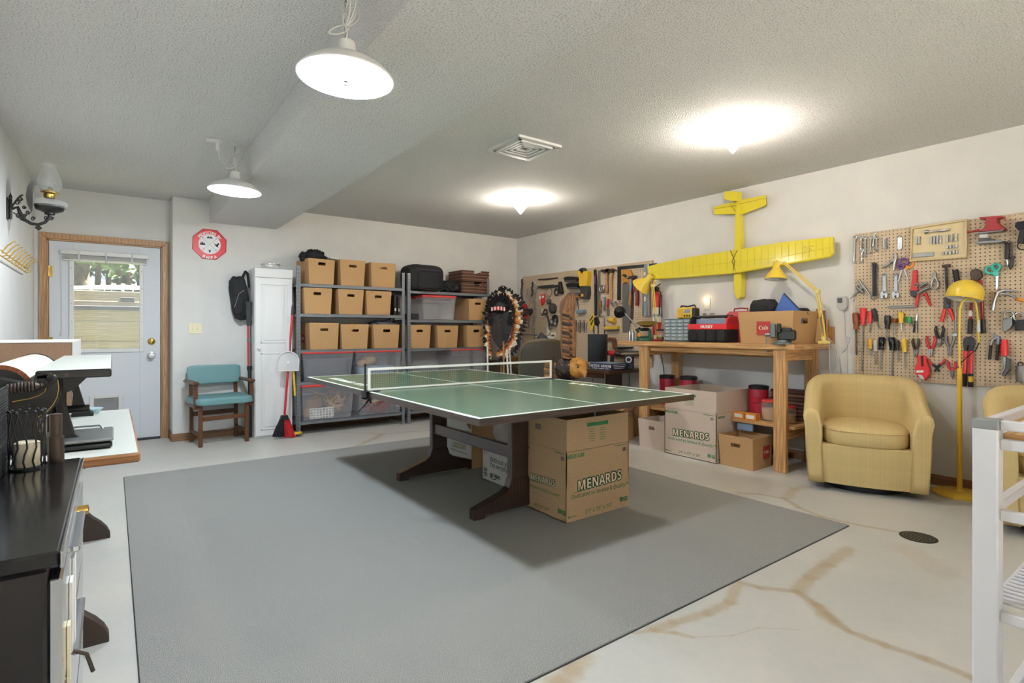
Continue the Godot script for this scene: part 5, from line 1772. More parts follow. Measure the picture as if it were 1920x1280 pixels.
	var ed2 := []
	for p in [[88, 725], [85, 733], [75, 740], [55, 746], [25, 752]]:
		var q: Vector2 = g.call(p[0], p[1], -2.1)
		ed2.append(Vector3(q.x, q.y, 0.521))
	b.tube(ed2, 0.0014, 4)
	part(o, "gold_pinstripe", b, "gold_line")
	# pivot boss, spring and knob on the frame
	var pv: Vector2 = g.call(99, 708, -2.1)
	part(o, "pivot_boss", mb().at(xf(Vector3(pv.x, pv.y, 0.52), 0, PI / 2)).lathe([[0.013, 0.0], [0.013, 0.008], [0.008, 0.012], [0.0, 0.012]], 20), "cast_iron")
	b = mb()
	var s0: Vector2 = g.call(16, 728, -2.08)
	var s1: Vector2 = g.call(68, 722, -2.08)
	var pts := []
	for k in 97:
		var t := k / 96.0
		var a := TAU * 8.0 * t
		var m := s0.lerp(s1, t)
		pts.append(Vector3(m.x, m.y + cos(a) * lerpf(0.011, 0.013, t), 0.540 + sin(a) * 0.012))
	b.tube(pts, 0.0034, 6)
	part(o, "spring", b, "iron_brown")
	var s2: Vector2 = g.call(84, 721, -2.08)
	part(o, "spring_bolt", mb().spindle(Vector3(s1.x, s1.y, 0.54), Vector3(s2.x, s2.y, 0.54), [[0.011, 0.0], [0.008, 0.3], [0.005, 0.5], [0.007, 0.7], [0.004, 0.85], [0.0, 1.0]], 12), "iron_brown")
	# cylinder: paper bands printed in stripes round it
	var cc := Vector3(-0.262 + 0.25, 0.943, 0)
	b = mb().at(Transform3D(Basis.from_euler(Vector3(PI / 2, 0, 0)), cc))
	var stripes := ["e6d2c0", "e8e4da", "d9a892", "e8e4da", "d8d4c8", "e8e4da", "c9b8a2", "e8e4da", "e3cdb8", "ebe7dd", "c7c9bd", "e8e4da"]
	var zz2 := -0.40
	var k2 := 0
	while zz2 < 0.47:
		b.paint(hx(stripes[k2 % 12]))
		b.lathe([[0.075, zz2], [0.075, zz2 + 0.018]], 40)
		zz2 += 0.018
		k2 += 1
	part(o, "paper_cylinder", b, "vertex")
	b = mb().at(Transform3D(Basis.from_euler(Vector3(PI / 2, 0, 0)), cc))
	b.lathe([[0.0, 0.47], [0.066, 0.47], [0.076, 0.475], [0.076, 0.482], [0.066, 0.482], [0.0, 0.480]], 36)
	part(o, "cylinder_rim", b, "wood_red")
	b = mb().at(Transform3D(Basis.from_euler(Vector3(PI / 2, 0, 0)), cc))
	b.lathe([[0.0, -0.43], [0.078, -0.43], [0.078, -0.40], [0.0, -0.40]], 36)
	part(o, "cylinder_end", b, "cast_iron")
	b = mb().at(Transform3D(Basis.from_euler(Vector3(PI / 2, 0, 0)), cc))
	b.lathe([[0.0, 0.478], [0.064, 0.478], [0.064, 0.484], [0.0, 0.484]], 36)
	part(o, "cylinder_end", b, "cast_iron")
	# feed board on brackets
	part(o, "feed_board", mb().span(Vector3(0.07, 0.975, -0.62), Vector3(0.248, 1.0, 0.52), 0.004), "cast_iron")
	part(o, "feed_board_paint", mb().span(Vector3(0.072, 1.0, -0.618), Vector3(0.246, 1.0014, 0.518), 0.0005), "worn_white")
	for e in [0.42, -0.35]:
		part(o, "feed_bracket", mb().at(xf(Vector3(0, 0, e))).prism([Vector2(0.08, 0.975), Vector2(0.19, 0.975), Vector2(0.155, 0.935), Vector2(0.135, 0.925), Vector2(0.135, 0.88), Vector2(0.155, 0.80), Vector2(0.185, 0.765), Vector2(0.185, 0.752), Vector2(0.11, 0.752), Vector2(0.115, 0.85), Vector2(0.10, 0.93)], -0.012, 0.012, 0.003), "cast_iron")
	part(o, "shaft", mb().cyl(Vector3(0.10, 0.865, 0.36), Vector3(0.19, 0.865, 0.36), 0.012), "cast_iron")
	b = mb()
	for e in [0.16, 0.2]:
		b.cyl(Vector3(e - 0.06, 0.986, 0.52), Vector3(e - 0.06, 0.986, 0.523), 0.005)
	part(o, "rivet", b, "iron_brown")
	# tray lying on the bed board
	o = thing("wire_tray", "black tray with a wire mesh cover on the press board", "tray", Vector3(-0.085, 0.752, -2.22))
	part(o, "pan", mb().span(Vector3(-0.085, 0, -0.12), Vector3(0.085, 0.022, 0.12), 0.006), "black_gloss")
	part(o, "mesh_cover", mb().span(Vector3(-0.088, 0.023, -0.124), Vector3(0.088, 0.033, 0.124), 0.004), "dull_steel")
	part(o, "wire_handle", mb().tube([Vector3(-0.06, 0.033, -0.08), Vector3(-0.05, 0.045, -0.085), Vector3(0.05, 0.045, -0.085), Vector3(0.06, 0.033, -0.08)], 0.003, 6), "steel")
	solo("wood_block", "small pinkish wooden block on the press bed", "block", mb().box(Vector3(0, 0.035, 0), Vector3(0.045, 0.07, 0.06), 0.003), "iron_brown", Vector3(-0.16, 0.752, -2.5))
	# things behind the press
	o = thing("flat_carton", "tall brown carton with a white side standing behind the press", "box", Vector3(-0.372, 0, -4.18))
	part(o, "body", mb().span(Vector3(-0.20, 0, -0.46), Vector3(0.198, 1.052, 0.46), 0.003), "card_dull")
	part(o, "white_side", mb().span(Vector3(0.1985, 0, -0.46), Vector3(0.202, 1.054, 0.46)), "card_white")
	part(o, "edge_strip", mb().span(Vector3(-0.20, 1.0525, -0.46), Vector3(0.202, 1.057, 0.462)), "paper")
	solo("bamboo_stick", "yellow bamboo stick leaning at the left wall by the press", "stick", mb().tube([Vector3(0, 0, 0), Vector3(-0.012, 0.45, 0), Vector3(-0.04, 0.97, 0), Vector3(-0.075, 1.10, 0)], [0.014, 0.014, 0.013, 0.012], 10), "wood_handle", Vector3(-0.475, 0.0, -3.30))
	solo("blue_dish", "pale blue shallow dish on the far end of the press board", "dish", mb().lathe([[0.0, 0.0], [0.035, 0.0], [0.05, 0.02], [0.053, 0.022], [0.047, 0.022], [0.033, 0.004], [0.0, 0.004]], 28), "blue_pale", Vector3(-0.085, 0.752, -3.02))
	# white wire cart at the right edge of the view
	o = thing("white_cart", "white steel trolley with wire shelves and grey corner caps", "cart", Vector3(1.63, 0, -0.36))
	var lw := 0.046
	var W := 0.62
	var D := 0.62
	var H := 0.915
	for e in [[0.0, 0.0], [W, 0.0], [0.0, D], [W, D]]:
		var lg := part(o, "leg", mb().box(Vector3(e[0], (H - 0.02) / 2, e[1]), Vector3(lw, H - 0.02, lw), 0.003), "white_metal")
		part(lg, "corner_cap", mb().box(Vector3(e[0], H - 0.011, e[1]), Vector3(lw + 0.002, 0.022, lw + 0.002), 0.002), "grey_plastic")
	for y in [H - 0.012, H - 0.055, 0.70, 0.47, 0.20]:
		b = mb()
		var tk := 0.024 if y < H - 0.02 else 0.022
		b.box(Vector3(W / 2, y, 0), Vector3(W - lw, tk, 0.02), 0.002)
		b.box(Vector3(W / 2, y, D), Vector3(W - lw, tk, 0.02), 0.002)
		b.box(Vector3(0, y, D / 2), Vector3(0.02, tk, D - lw), 0.002)
		b.box(Vector3(W, y, D / 2), Vector3(0.02, tk, D - lw), 0.002)
		part(o, "rail", b, "white_metal")
	part(o, "wood_top", mb().span(Vector3(0.02, H - 0.05, 0.02), Vector3(W - 0.02, H - 0.034, D - 0.02), 0.002), "pine")
	for k in 22:
		part(o, "shelf_wire", mb().cyl(Vector3(0.035 + k * 0.026, 0.488, 0.0), Vector3(0.035 + k * 0.026, 0.488, D), 0.004, -1, 6), "white_metal")
	b = mb()
	for k in 16:
		for j in 3:
			b.bar(Vector3(0.0, 0.02 + 0.055 * j, k * 0.038), Vector3(0.0, 0.075 + 0.055 * j, k * 0.038 + 0.038), 0.003, 0.003)
			b.bar(Vector3(0.0, 0.075 + 0.055 * j, k * 0.038), Vector3(0.0, 0.02 + 0.055 * j, k * 0.038 + 0.038), 0.003, 0.003)
			b.bar(Vector3(k * 0.038, 0.02 + 0.055 * j, 0), Vector3(k * 0.038 + 0.038, 0.075 + 0.055 * j, 0), 0.003, 0.003)
			b.bar(Vector3(k * 0.038, 0.075 + 0.055 * j, 0), Vector3(k * 0.038 + 0.038, 0.02 + 0.055 * j, 0), 0.003, 0.003)
	var ms := part(o, "mesh_basket", b, "white_metal")
	ms.set_meta("kind", "stuff")

# ---------------------------------------------------------------- pegboards and the tools that hang on them
const PEG_X := 4.781          # front face of both boards
var board_x := 4.781
var ox := 0.0
var oy := 0.0
var osc := 1.0
func zoomed(u0: float, v0: float, s: float) -> void:
	ox = u0
	oy = v0
	osc = s
func on_board(a: float, b: float) -> Vector3:
	return PX(ox + a / osc, oy + b / osc, board_x)
func peg_panel(parent: Node3D, z0: float, z1: float, y0: float, y1: float) -> void:
	# hardboard sheet with a real hole every inch; local x runs along the wall, z out of it
	var b := mb()
	var p := 0.0254
	var nx := maxi(1, int(round((z1 - z0) / p)))
	var ny := maxi(1, int(round((y1 - y0) / p)))
	var px := (z1 - z0) / nx
	var py := (y1 - y0) / ny
	var r := 0.0042
	var ring := []
	for k in 8:
		ring.append(Vector2(cos(TAU * k / 8 - PI * 0.75), sin(TAU * k / 8 - PI * 0.75)))
	var th := 0.006
	for i in nx:
		for j in ny:
			var c := Vector2(z0 + (i + 0.5) * px, y0 + (j + 0.5) * py)
			var sq := [Vector2(-px, -py) / 2, Vector2(0, -py) / 2, Vector2(px, -py) / 2, Vector2(px, 0) / 2, Vector2(px, py) / 2, Vector2(0, py) / 2, Vector2(-px, py) / 2, Vector2(-px, 0) / 2]
			for k in 8:
				var k2 := (k + 1) % 8
				var a: Vector2 = c + sq[k]
				var d: Vector2 = c + sq[k2]
				var e: Vector2 = c + ring[k] * r
				var f: Vector2 = c + ring[k2] * r
				b.quad(Vector3(a.x, a.y, 0), Vector3(d.x, d.y, 0), Vector3(f.x, f.y, 0), Vector3(e.x, e.y, 0), Vector3.BACK)
				var nm: Vector2 = -(ring[k] + ring[k2])
				b.quad(Vector3(e.x, e.y, 0), Vector3(f.x, f.y, 0), Vector3(f.x, f.y, -th), Vector3(e.x, e.y, -th), Vector3(nm.x, nm.y, 0).normalized())
	# edges
	for s in [[z0, y0, z1, y0, Vector3.DOWN], [z0, y1, z1, y1, Vector3.UP], [z0, y0, z0, y1, Vector3.LEFT], [z1, y0, z1, y1, Vector3.RIGHT]]:
		b.quad(Vector3(s[0], s[1], 0), Vector3(s[2], s[3], 0), Vector3(s[2], s[3], -th), Vector3(s[0], s[1], -th), s[4])
	part(parent, "hardboard_panel", b, "peg")
func pegboard(z0: float, z1: float, rows: Array, split: Array, label: String) -> void:
	var o := thing("pegboard", label, "pegboard", Vector3(PEG_X, 0, (z0 + z1) / 2), -PI / 2)
	var m := (z0 + z1) / 2
	var cols := [z0] + split + [z1]
	for i in cols.size() - 1:
		for j in rows.size() - 1:
			peg_panel(o, cols[i] - m + 0.0008, cols[i + 1] - m - 0.0008, rows[j] + 0.0008, rows[j + 1] - 0.0008)
	var w := (z1 - z0) / 2
	var d := -(WALL_R - PEG_X)
	var b := mb()
	for y in [rows[0] + 0.01, rows[rows.size() - 1] - 0.01]:
		b.span(Vector3(-w, y - 0.01, d), Vector3(w, y + 0.01, -0.0062))
	for x in [-w + 0.01, w - 0.01]:
		b.span(Vector3(x - 0.01, rows[0] + 0.02, d), Vector3(x + 0.01, rows[rows.size() - 1] - 0.02, -0.0062))
	part(o, "batten_frame", b, "pine")
	part(o, "hole_shade_sheet", mb().span(Vector3(-w + 0.02, rows[0] + 0.02, d), Vector3(w - 0.02, rows[rows.size() - 1] - 0.02, d + 0.003)), "hole_shade")  # sheet added behind the holes, its dark colour standing in for shade
	for j in range(1, rows.size() - 1):
		part(o, "batten", mb().span(Vector3(-w + 0.02, rows[j] - 0.008, d), Vector3(w - 0.02, rows[j] + 0.008, -0.0062)), "peg_seam")
# a tool described by readings on the enlargement: poly, rod, ring and turn parts
func tool(called: String, label: String, category: String, group: String, specs: Array) -> Node3D:
	var sum := Vector3.ZERO
	var n := 0
	for s in specs:
		var q: Array = s[s.size() - 1]
		for k in range(0, q.size(), 2):
			sum += on_board(q[k], q[k + 1])
			n += 1
	var c := sum / n
	var o := thing(called, label, category, c, -PI / 2, group)
	var k1 := depth_of(c) / FOCAL / osc      # metres for one reading step, upright
	for s in specs:
		var q: Array = s[s.size() - 1]
		var pts := []
		for k in range(0, q.size(), 2):
			var p := on_board(q[k], q[k + 1]) - c
			pts.append(Vector2(p.z, p.y))
		var b := mb()
		match s[0]:
			"poly":      # ["poly", name, material, back, front, points]
				b.prism(pts, s[3], s[4], minf(0.003, (s[4] - s[3]) * 0.3))
			"rod":       # ["rod", name, material, out, radius or radii, points]
				var line := []
				var rad := []
				for k in pts.size():
					line.append(Vector3(pts[k].x, pts[k].y, s[3]))
					rad.append((s[4][k] if s[4] is Array else s[4]) * k1)
				b.tube(line, rad, 8)
			"ring":      # ["ring", name, material, out, [ring radius, wire radius], [centre]]
				var line := []
				for k in 20:
					var a := TAU * k / 20
					line.append(Vector3(pts[0].x + cos(a) * s[4][0] * k1, pts[0].y + sin(a) * s[4][0] * k1, s[3]))
				b.tube(line, s[4][1] * k1, 6, true)
			"turn":      # ["turn", name, material, out, profile of [radius, fraction], [from, to]]
				var pr := []
				for e in s[4]:
					pr.append([e[0] * k1, e[1]])
				b.spindle(Vector3(pts[0].x, pts[0].y, s[3]), Vector3(pts[1].x, pts[1].y, s[3]), pr, 12)
			"lump":      # ["lump", name, material, out, [rx, ry, rz, boxiness, wrinkle], [centre]]
				b.lump(Vector3(pts[0].x, pts[0].y, s[3]), Vector3(s[4][0], s[4][1], s[4][2]) * k1, s[4][3], s[4][4], 2.5, 4)
		part(o, s[1], b, s[2])
	return o
func hook_part(o: Node3D, y: float) -> void:
	part(o, "peg_hook", mb().tube([Vector3(0, y, -0.006), Vector3(0, y, 0.02), Vector3(0, y + 0.008, 0.026)], 0.0016, 5), "dull_steel")
func driver(label: String, mat: String, tip: String, hu: Array, tu: Array, r := 14.0) -> void:
	var prof := [[r * 0.75, 0.0], [r, 0.08], [r * 0.95, 0.55], [r * 0.7, 0.8], [r * 0.85, 1.0], [0.0, 1.0]]
	tool("screwdriver", label, "screwdriver", "screwdrivers on the tool pegboard", [
		["turn", "handle", mat, 0.018, [[0.0, 0.0]] + prof, [hu[0], hu[1], hu[2], hu[3]]],
		["rod", "blade", tip, 0.018, [4.0, 4.0, 4.5, 2.5], [hu[2], hu[3], (hu[2] + tu[0]) / 2, (hu[3] + tu[1]) / 2, tu[0], tu[1] - 8, tu[0], tu[1]]]])
func wrench(label: String, a: Array, r: float, ends: float) -> void:
	tool("wrench", label, "wrench", "wrenches on the tool pegboard", [
		["rod", "shank", "chrome", 0.012, [r * 1.1, r * 0.8, r * 1.1], [a[0], a[1], (a[0] + a[2]) / 2, (a[1] + a[3]) / 2, a[2], a[3]]],
		["ring", "box_end", "chrome", 0.012, [ends * 0.75, ends * 0.35], [a[0], a[1]]],
		["poly", "open_end", "chrome", 0.006, 0.016, [a[2] - ends, a[3] - ends * 0.3, a[2] - ends * 0.4, a[3] - ends, a[2] + ends * 0.5, a[3] - ends, a[2] + ends, a[3] - ends * 0.2, a[2] + ends, a[3] + ends * 1.1, a[2] + ends * 0.4, a[3] + ends * 0.9, a[2] + ends * 0.3, a[3] + ends * 0.1, a[2] - ends * 0.4, a[3] + ends * 0.1, a[2] - ends * 0.5, a[3] + ends * 0.9, a[2] - ends, a[3] + ends]]])
func pliers(called: String, label: String, grip: String, jaw: String, c: Array, jaw_down: bool, w := 30.0, h := 70.0, jh := 45.0) -> void:
	# two curved grips meeting at a joint c, jaws beyond it
	var s := -1.0 if jaw_down else 1.0
	var x: float = c[0]
	var y: float = c[1]
	tool(called, label, "pliers", "pliers on the tool pegboard", [
		["rod", "grip", grip, 0.014, [6.0, 8.0, 8.0, 6.0], [x - 5, y, x - w * 0.7, y + s * h * 0.35, x - w, y + s * h * 0.7, x - w * 0.75, y + s * h]],
		["rod", "grip", grip, 0.014, [6.0, 8.0, 8.0, 6.0], [x + 5, y, x + w * 0.7, y + s * h * 0.35, x + w, y + s * h * 0.7, x + w * 0.75, y + s * h]],
		["poly", "jaw", jaw, 0.008, 0.020, [x - 13, y + s * 4, x + 13, y + s * 4, x + 14, y - s * jh * 0.3, x + 7, y - s * jh, x + 1, y - s * jh, x - 1, y - s * jh * 0.4, x - 6, y - s * jh, x - 14, y - s * jh * 0.3]],
		["turn", "rivet", "dull_steel", 0.021, [[0.0, 0.0], [5.0, 0.1], [5.0, 0.9], [0.0, 1.0]], [x - 2, y - s * 6, x + 2, y - s * 6]]])
func build_pegboards() -> void:
	var ys := []
	for v in [700.0, 678.0, 656.0, 620.0, 575.0, 527.0, 438.5]:
		ys.append(PX(1610, v, PEG_X).y)
	ys[0] = 0.735
	ys[ys.size() - 1] = 1.885
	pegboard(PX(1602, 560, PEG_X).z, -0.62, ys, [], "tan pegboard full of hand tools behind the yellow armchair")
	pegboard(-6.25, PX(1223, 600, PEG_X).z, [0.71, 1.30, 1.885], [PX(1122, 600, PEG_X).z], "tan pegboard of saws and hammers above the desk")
	# ------------------------------------------------ board behind the armchair
	zoomed(1560, 380, 3.37)
	wrench("longest chrome combination wrench at the pegboard's end", [150, 222, 143, 372], 6.0, 13.0)
	wrench("chrome combination wrench next to the longest one", [190, 218, 187, 300], 6.0, 11.0)
	wrench("chrome combination wrench hanging low behind a shorter wrench", [196, 300, 190, 370], 5.0, 12.0)
	wrench("dark chrome wrench at the back of the wrench cluster", [214, 222, 214, 335], 6.0, 10.0)
	wrench("stubby chrome wrench left in the second wrench cluster", [249, 222, 248, 312], 7.0, 11.0)
	wrench("thin chrome wrench hung highest in the second cluster", [272, 200, 263, 275], 5.0, 8.0)
	wrench("chrome wrench right in the second wrench cluster", [286, 222, 288, 296], 6.0, 12.0)
	tool("hex_key_set", "folding steel hex key set hanging on the tool pegboard", "hex keys", "", [
		["poly", "case", "steel", 0.004, 0.020, [332, 220, 350, 222, 354, 280, 345, 295, 330, 290, 328, 260]],
		["rod", "key", "chrome", 0.022, 2.5, [338, 228, 340, 290]], ["rod", "key", "dull_steel", 0.022, 2.5, [346, 228, 348, 285]]])
	tool("steel_tag", "plain bright steel plate hanging by a hook", "plate", "", [
		["poly", "plate", "steel", 0.006, 0.010, [417, 222, 425, 214, 438, 214, 446, 222, 445, 290, 438, 297, 422, 297, 415, 290]],
		["ring", "hook", "dull_steel", 0.012, [6.0, 2.0], [431, 213]]])
	# socket set in a clear case
	var s := tool("socket_set", "flat gold-tinted case of chrome sockets hanging on the pegboard", "socket set", "", [
		["poly", "case_back", "case_gold", 0.0, 0.012, [512, 163, 853, 110, 850, 342, 502, 368]]])
	var c := s.position
	var fr := mb()
	var cs := []
	for e in [[512, 163], [853, 110], [850, 342], [502, 368]]:
		var p := on_board(e[0], e[1]) - c
		cs.append(Vector3(p.z, p.y, 0.018))
	fr.tube(cs, 0.010, 8, true)
	part(s, "case_rim", fr, "case_gold")
	for e in [[632, 215, 632, 262], [652, 212, 652, 262], [672, 210, 672, 260], [692, 208, 692, 258], [735, 203, 735, 252], [763, 200, 763, 248], [792, 197, 792, 246], [735, 272, 735, 292], [755, 269, 755, 290], [775, 266, 775, 288], [792, 263, 792, 286], [706, 312, 706, 332], [728, 308, 728, 330], [752, 305, 752, 327], [775, 302, 775, 325], [795, 300, 795, 322], [540, 215, 540, 268], [556, 213, 556, 262]]:
		var a := on_board(e[0], e[1]) - c
		var d := on_board(e[2], e[3]) - c
		part(s, "socket", mb().spindle(Vector3(d.z, d.y, 0.02), Vector3(a.z, a.y, 0.018), [[0.0, 0.0], [0.008, 0.0], [0.0085, 0.6], [0.007, 1.0], [0.0, 1.0]], 10), "chrome")
	var ra := on_board(590, 188) - c
	var rb := on_board(755, 172) - c
	part(s, "ratchet", mb().spindle(Vector3(ra.z, ra.y, 0.022), Vector3(rb.z, rb.y, 0.022), [[0.0, 0.0], [0.016, 0.02], [0.016, 0.18], [0.006, 0.22], [0.006, 0.5], [0.010, 0.55], [0.010, 0.97], [0.0, 1.0]], 12), "chrome")
	ra = on_board(520, 335) - c
	rb = on_board(650, 325) - c
	part(s, "hex_bar", mb().bar(Vector3(ra.z, ra.y, 0.018), Vector3(rb.z, rb.y, 0.018), 0.03, 0.008, 0.002, Vector3.BACK), "dull_steel")
	# top right: red cast tool, grey sander, heat gun
	tool("red_clamp", "heavy red cast iron bench tool lying on the pegboard shelf pins", "clamp", "", [
		["poly", "casting", "red_dark", 0.0, 0.07, [940, 190, 985, 160, 990, 110, 960, 112, 945, 100, 1090, 88, 1100, 100, 1060, 108, 1065, 135, 1110, 170, 1110, 178]],
		["poly", "blade", "dull_steel", 0.0, 0.075, [930, 195, 1100, 178, 1100, 186, 940, 204]],
		["rod", "handle", "red_dark", 0.05, [5.0, 8.0], [868, 192, 945, 178]]])
	tool("grey_sander", "grey metal hand planer with a white roll on the pegboard", "sander", "", [
		["poly", "sole", "dull_steel", 0.0, 0.06, [912, 252, 1080, 238, 1108, 246, 1080, 256, 935, 266]],
		["poly", "body", "grey_dark", 0.0, 0.05, [938, 230, 1000, 226, 1040, 236, 1038, 244, 940, 254]],
		["turn", "roll", "paper", 0.04, [[0.0, 0.0], [14.0, 0.0], [14.0, 1.0], [0.0, 1.0]], [946, 214, 996, 212]]])
	tool("glue_gun", "black glue gun hanging at the pegboard's far end", "glue gun", "", [
		["poly", "barrel", "black_gloss", 0.004, 0.05, [1166, 150, 1180, 126, 1235, 118, 1260, 130, 1255, 165, 1185, 178]],
		["poly", "grip", "black", 0.008, 0.045, [1196, 172, 1236, 168, 1215, 262, 1178, 258]],
		["ring", "cord_loop", "black", 0.02, [26.0, 4.0], [1212, 272]]])
	tool("soldering_iron", "soldering iron with a black grip hanging by its cord", "soldering iron", "", [
		["turn", "grip", "black", 0.02, [[0.0, 0.0], [14.0, 0.0], [10.0, 0.1], [13.0, 0.5], [12.0, 0.95], [0.0, 1.0]], [1112, 258, 1110, 360]],
		["turn", "tip", "chrome", 0.02, [[6.0, 0.0], [6.0, 0.5], [2.0, 0.55], [0.0, 1.0]], [1110, 360, 1112, 455]],
		["rod", "cord", "grey_dark", 0.016, 4.0, [1112, 256, 1120, 240, 1138, 250, 1142, 330, 1150, 345]],
		["rod", "plug", "black", 0.018, [9.0, 10.0, 12.0, 5.0], [1150, 335, 1140, 370, 1134, 400, 1132, 420]]])
	# middle rows
	for e in [["locking pliers lying open above the purple scissors", [[318, 412, 350, 396, 385, 372, 398, 362], [392, 428, 400, 380, 410, 345, 404, 318], [372, 380, 392, 372]]], ["locking pliers spread open at the pegboard's low left", [[122, 605, 150, 575, 185, 545, 215, 530], [250, 590, 225, 555, 195, 520, 178, 490], [205, 570, 170, 540, 160, 525]]]]:
		var q: Array = e[1]
		tool("locking_pliers", e[0], "pliers", "pliers on the tool pegboard", [
			["rod", "handle", "steel", 0.014, [5.0, 7.0, 8.0, 9.0], q[0]],
			["rod", "handle", "steel", 0.016, [5.0, 7.0, 8.0, 8.0], q[1]],
			["rod", "jaw", "dull_steel", 0.018, 9.0, q[2]]])
	var db := []
	for k in 9:
		db.append(["rod", "drill_bit", "dark_steel" if k % 2 == 0 else "black", 0.010 + 0.006 * (k % 3), 4.0, [258 + k * 4, 378 + (k % 3) * 8, 262 + k * 3, 470 + (k % 4) * 20, 262 + k * 3, 590]])
	db.append(["ring", "wire_tie", "dull_steel", 0.02, [14.0, 3.0], [270, 600]])
	tool("drill_bit_bundle", "tied bundle of long dark drill bits on the pegboard", "drill bits", "", db)
	tool("scissors", "purple-handled scissors hanging with orange ones behind", "scissors", "scissors on the tool pegboard", [
		["ring", "finger_loop", "purple", 0.014, [22.0, 8.0], [455, 375]], ["ring", "finger_loop", "purple", 0.018, [17.0, 8.0], [440, 400]],
		["poly", "blade", "steel", 0.010, 0.014, [450, 412, 464, 410, 490, 492, 482, 488]], ["poly", "blade", "steel", 0.012, 0.016, [440, 420, 452, 425, 424, 505, 420, 495]]])
	tool("scissors", "orange-handled scissors tucked behind the purple ones", "scissors", "scissors on the tool pegboard", [
		["ring", "finger_loop", "orange", 0.008, [20.0, 7.0], [492, 388]], ["rod", "shank", "orange", 0.008, 7.0, [476, 402, 468, 425]]])
	for e in [["adjustable chrome wrench hanging jaw down above the black screwdriver", 335], ["adjustable chrome wrench hanging next to the purple scissors", 408]]:
		var x: float = e[1]
		tool("adjustable_wrench", e[0], "wrench", "adjustable wrenches on the tool pegboard", [
			["poly", "handle", "steel", 0.006, 0.020, [x - 10, 450, x, 443, x + 11, 450, x + 13, 560, x - 13, 560]],
			["poly", "head", "chrome", 0.004, 0.024, [x - 20, 560, x + 12, 556, x + 24, 575, x + 20, 600, x + 8, 606, x + 4, 585, x - 6, 590, x - 2, 606, x - 22, 604, x - 26, 580]],
			["turn", "knurl", "dull_steel", 0.025, [[0.0, 0.0], [6.0, 0.0], [6.0, 1.0], [0.0, 1.0]], [x - 2, 566, x + 10, 566]],
			["ring", "eye", "dark_steel", 0.020, [5.0, 1.6], [x, 456]]])
	tool("pipe_wrench", "red pipe wrench hanging head down on the pegboard", "wrench", "", [
		["poly", "handle", "red", 0.004, 0.024, [517, 428, 540, 425, 545, 540, 552, 556, 500, 556, 508, 520]],
		["poly", "jaw", "dark_steel", 0.004, 0.028, [498, 556, 552, 556, 545, 585, 525, 600, 505, 590]],
		["ring", "adjusting_nut", "dull_steel", 0.022, [9.0, 4.0], [540, 520]]])
	tool("water_pump_pliers", "red-gripped slip joint pliers spread wide on the pegboard", "pliers", "pliers on the tool pegboard", [
		["rod", "grip", "red", 0.016, [8.0, 9.0, 8.0, 7.0], [548, 570, 545, 600, 540, 635, 538, 658]],
		["rod", "grip", "red", 0.016, [8.0, 9.0, 9.0, 7.0], [578, 585, 598, 572, 610, 610, 628, 650]],
		["rod", "jaw", "dull_steel", 0.018, [8.0, 9.0, 7.0], [548, 572, 590, 548, 622, 536]],
		["rod", "jaw", "dull_steel", 0.016, [7.0, 8.0, 7.0], [560, 535, 585, 515, 608, 508]]])
	tool("snips", "small steel spring snips hanging beside the red pliers", "snips", "", [
		["rod", "grip", "steel", 0.014, [5.0, 6.0, 6.0, 4.0], [652, 470, 634, 505, 632, 530, 652, 546]],
		["rod", "grip", "steel", 0.014, [5.0, 6.0, 6.0, 4.0], [656, 470, 674, 505, 676, 530, 656, 546]],
		["poly", "jaw", "dull_steel", 0.008, 0.02, [640, 472, 668, 470, 662, 440, 655, 433, 648, 442]]])
	tool("breaker_bar", "long dark T-headed bar hanging on the pegboard", "bar", "", [
		["turn", "head", "iron_brown", 0.02, [[0.0, 0.0], [10.0, 0.0], [10.0, 1.0], [0.0, 1.0]], [703, 402, 756, 398]],
		["rod", "shank", "dark_steel", 0.02, [7.0, 7.0, 9.0, 9.0], [725, 405, 728, 500, 736, 590, 745, 640]]])
	tool("wire_stripper", "wire strippers with bright red grips below the dark bar", "pliers", "pliers on the tool pegboard", [
		["poly", "jaw", "dark_steel", 0.008, 0.022, [712, 600, 738, 590, 752, 640, 752, 665, 708, 668]],
		["rod", "grip", "red_bright", 0.016, [9.0, 11.0, 9.0], [716, 672, 706, 715, 694, 752]],
		["rod", "grip", "red_bright", 0.016, [9.0, 11.0, 9.0], [746, 668, 762, 705, 776, 745]]])
	tool("rubber_grip_tool", "black rubber grip of a tool behind the yellow lamp dome", "tool", "", [
		["turn", "grip", "black", 0.02, [[0.0, 0.0], [16.0, 0.0], [15.0, 1.0], [0.0, 1.0]], [785, 425, 796, 500]],
		["rod", "shank", "dull_steel", 0.02, 6.0, [796, 500, 790, 610, 782, 830]], ["poly", "nut", "steel", 0.008, 0.03, [764, 826, 800, 824, 798, 844, 768, 846]]])
	tool("bolt_cutter", "long-handled bolt cutter with dark red arms behind the floor lamp", "bolt cutter", "bolt cutters on the tool pegboard", [
		["poly", "head", "iron_brown", 0.006, 0.034, [880, 455, 890, 425, 925, 418, 950, 432, 958, 470, 930, 490, 890, 488]],
		["rod", "arm", "red_dark", 0.02, [9.0, 9.0, 9.0], [900, 488, 890, 580, 880, 735]], ["rod", "arm", "red_dark", 0.02, [9.0, 9.0, 9.0], [944, 488, 950, 580, 958, 735]],
		["rod", "grip", "black", 0.02, [13.0, 13.0], [880, 735, 876, 828]], ["rod", "grip", "black", 0.02, [13.0, 13.0], [958, 735, 962, 826]],
		["rod", "label_band", "white_ink", 0.02, [10.0, 10.0], [882, 680, 881, 718]]])
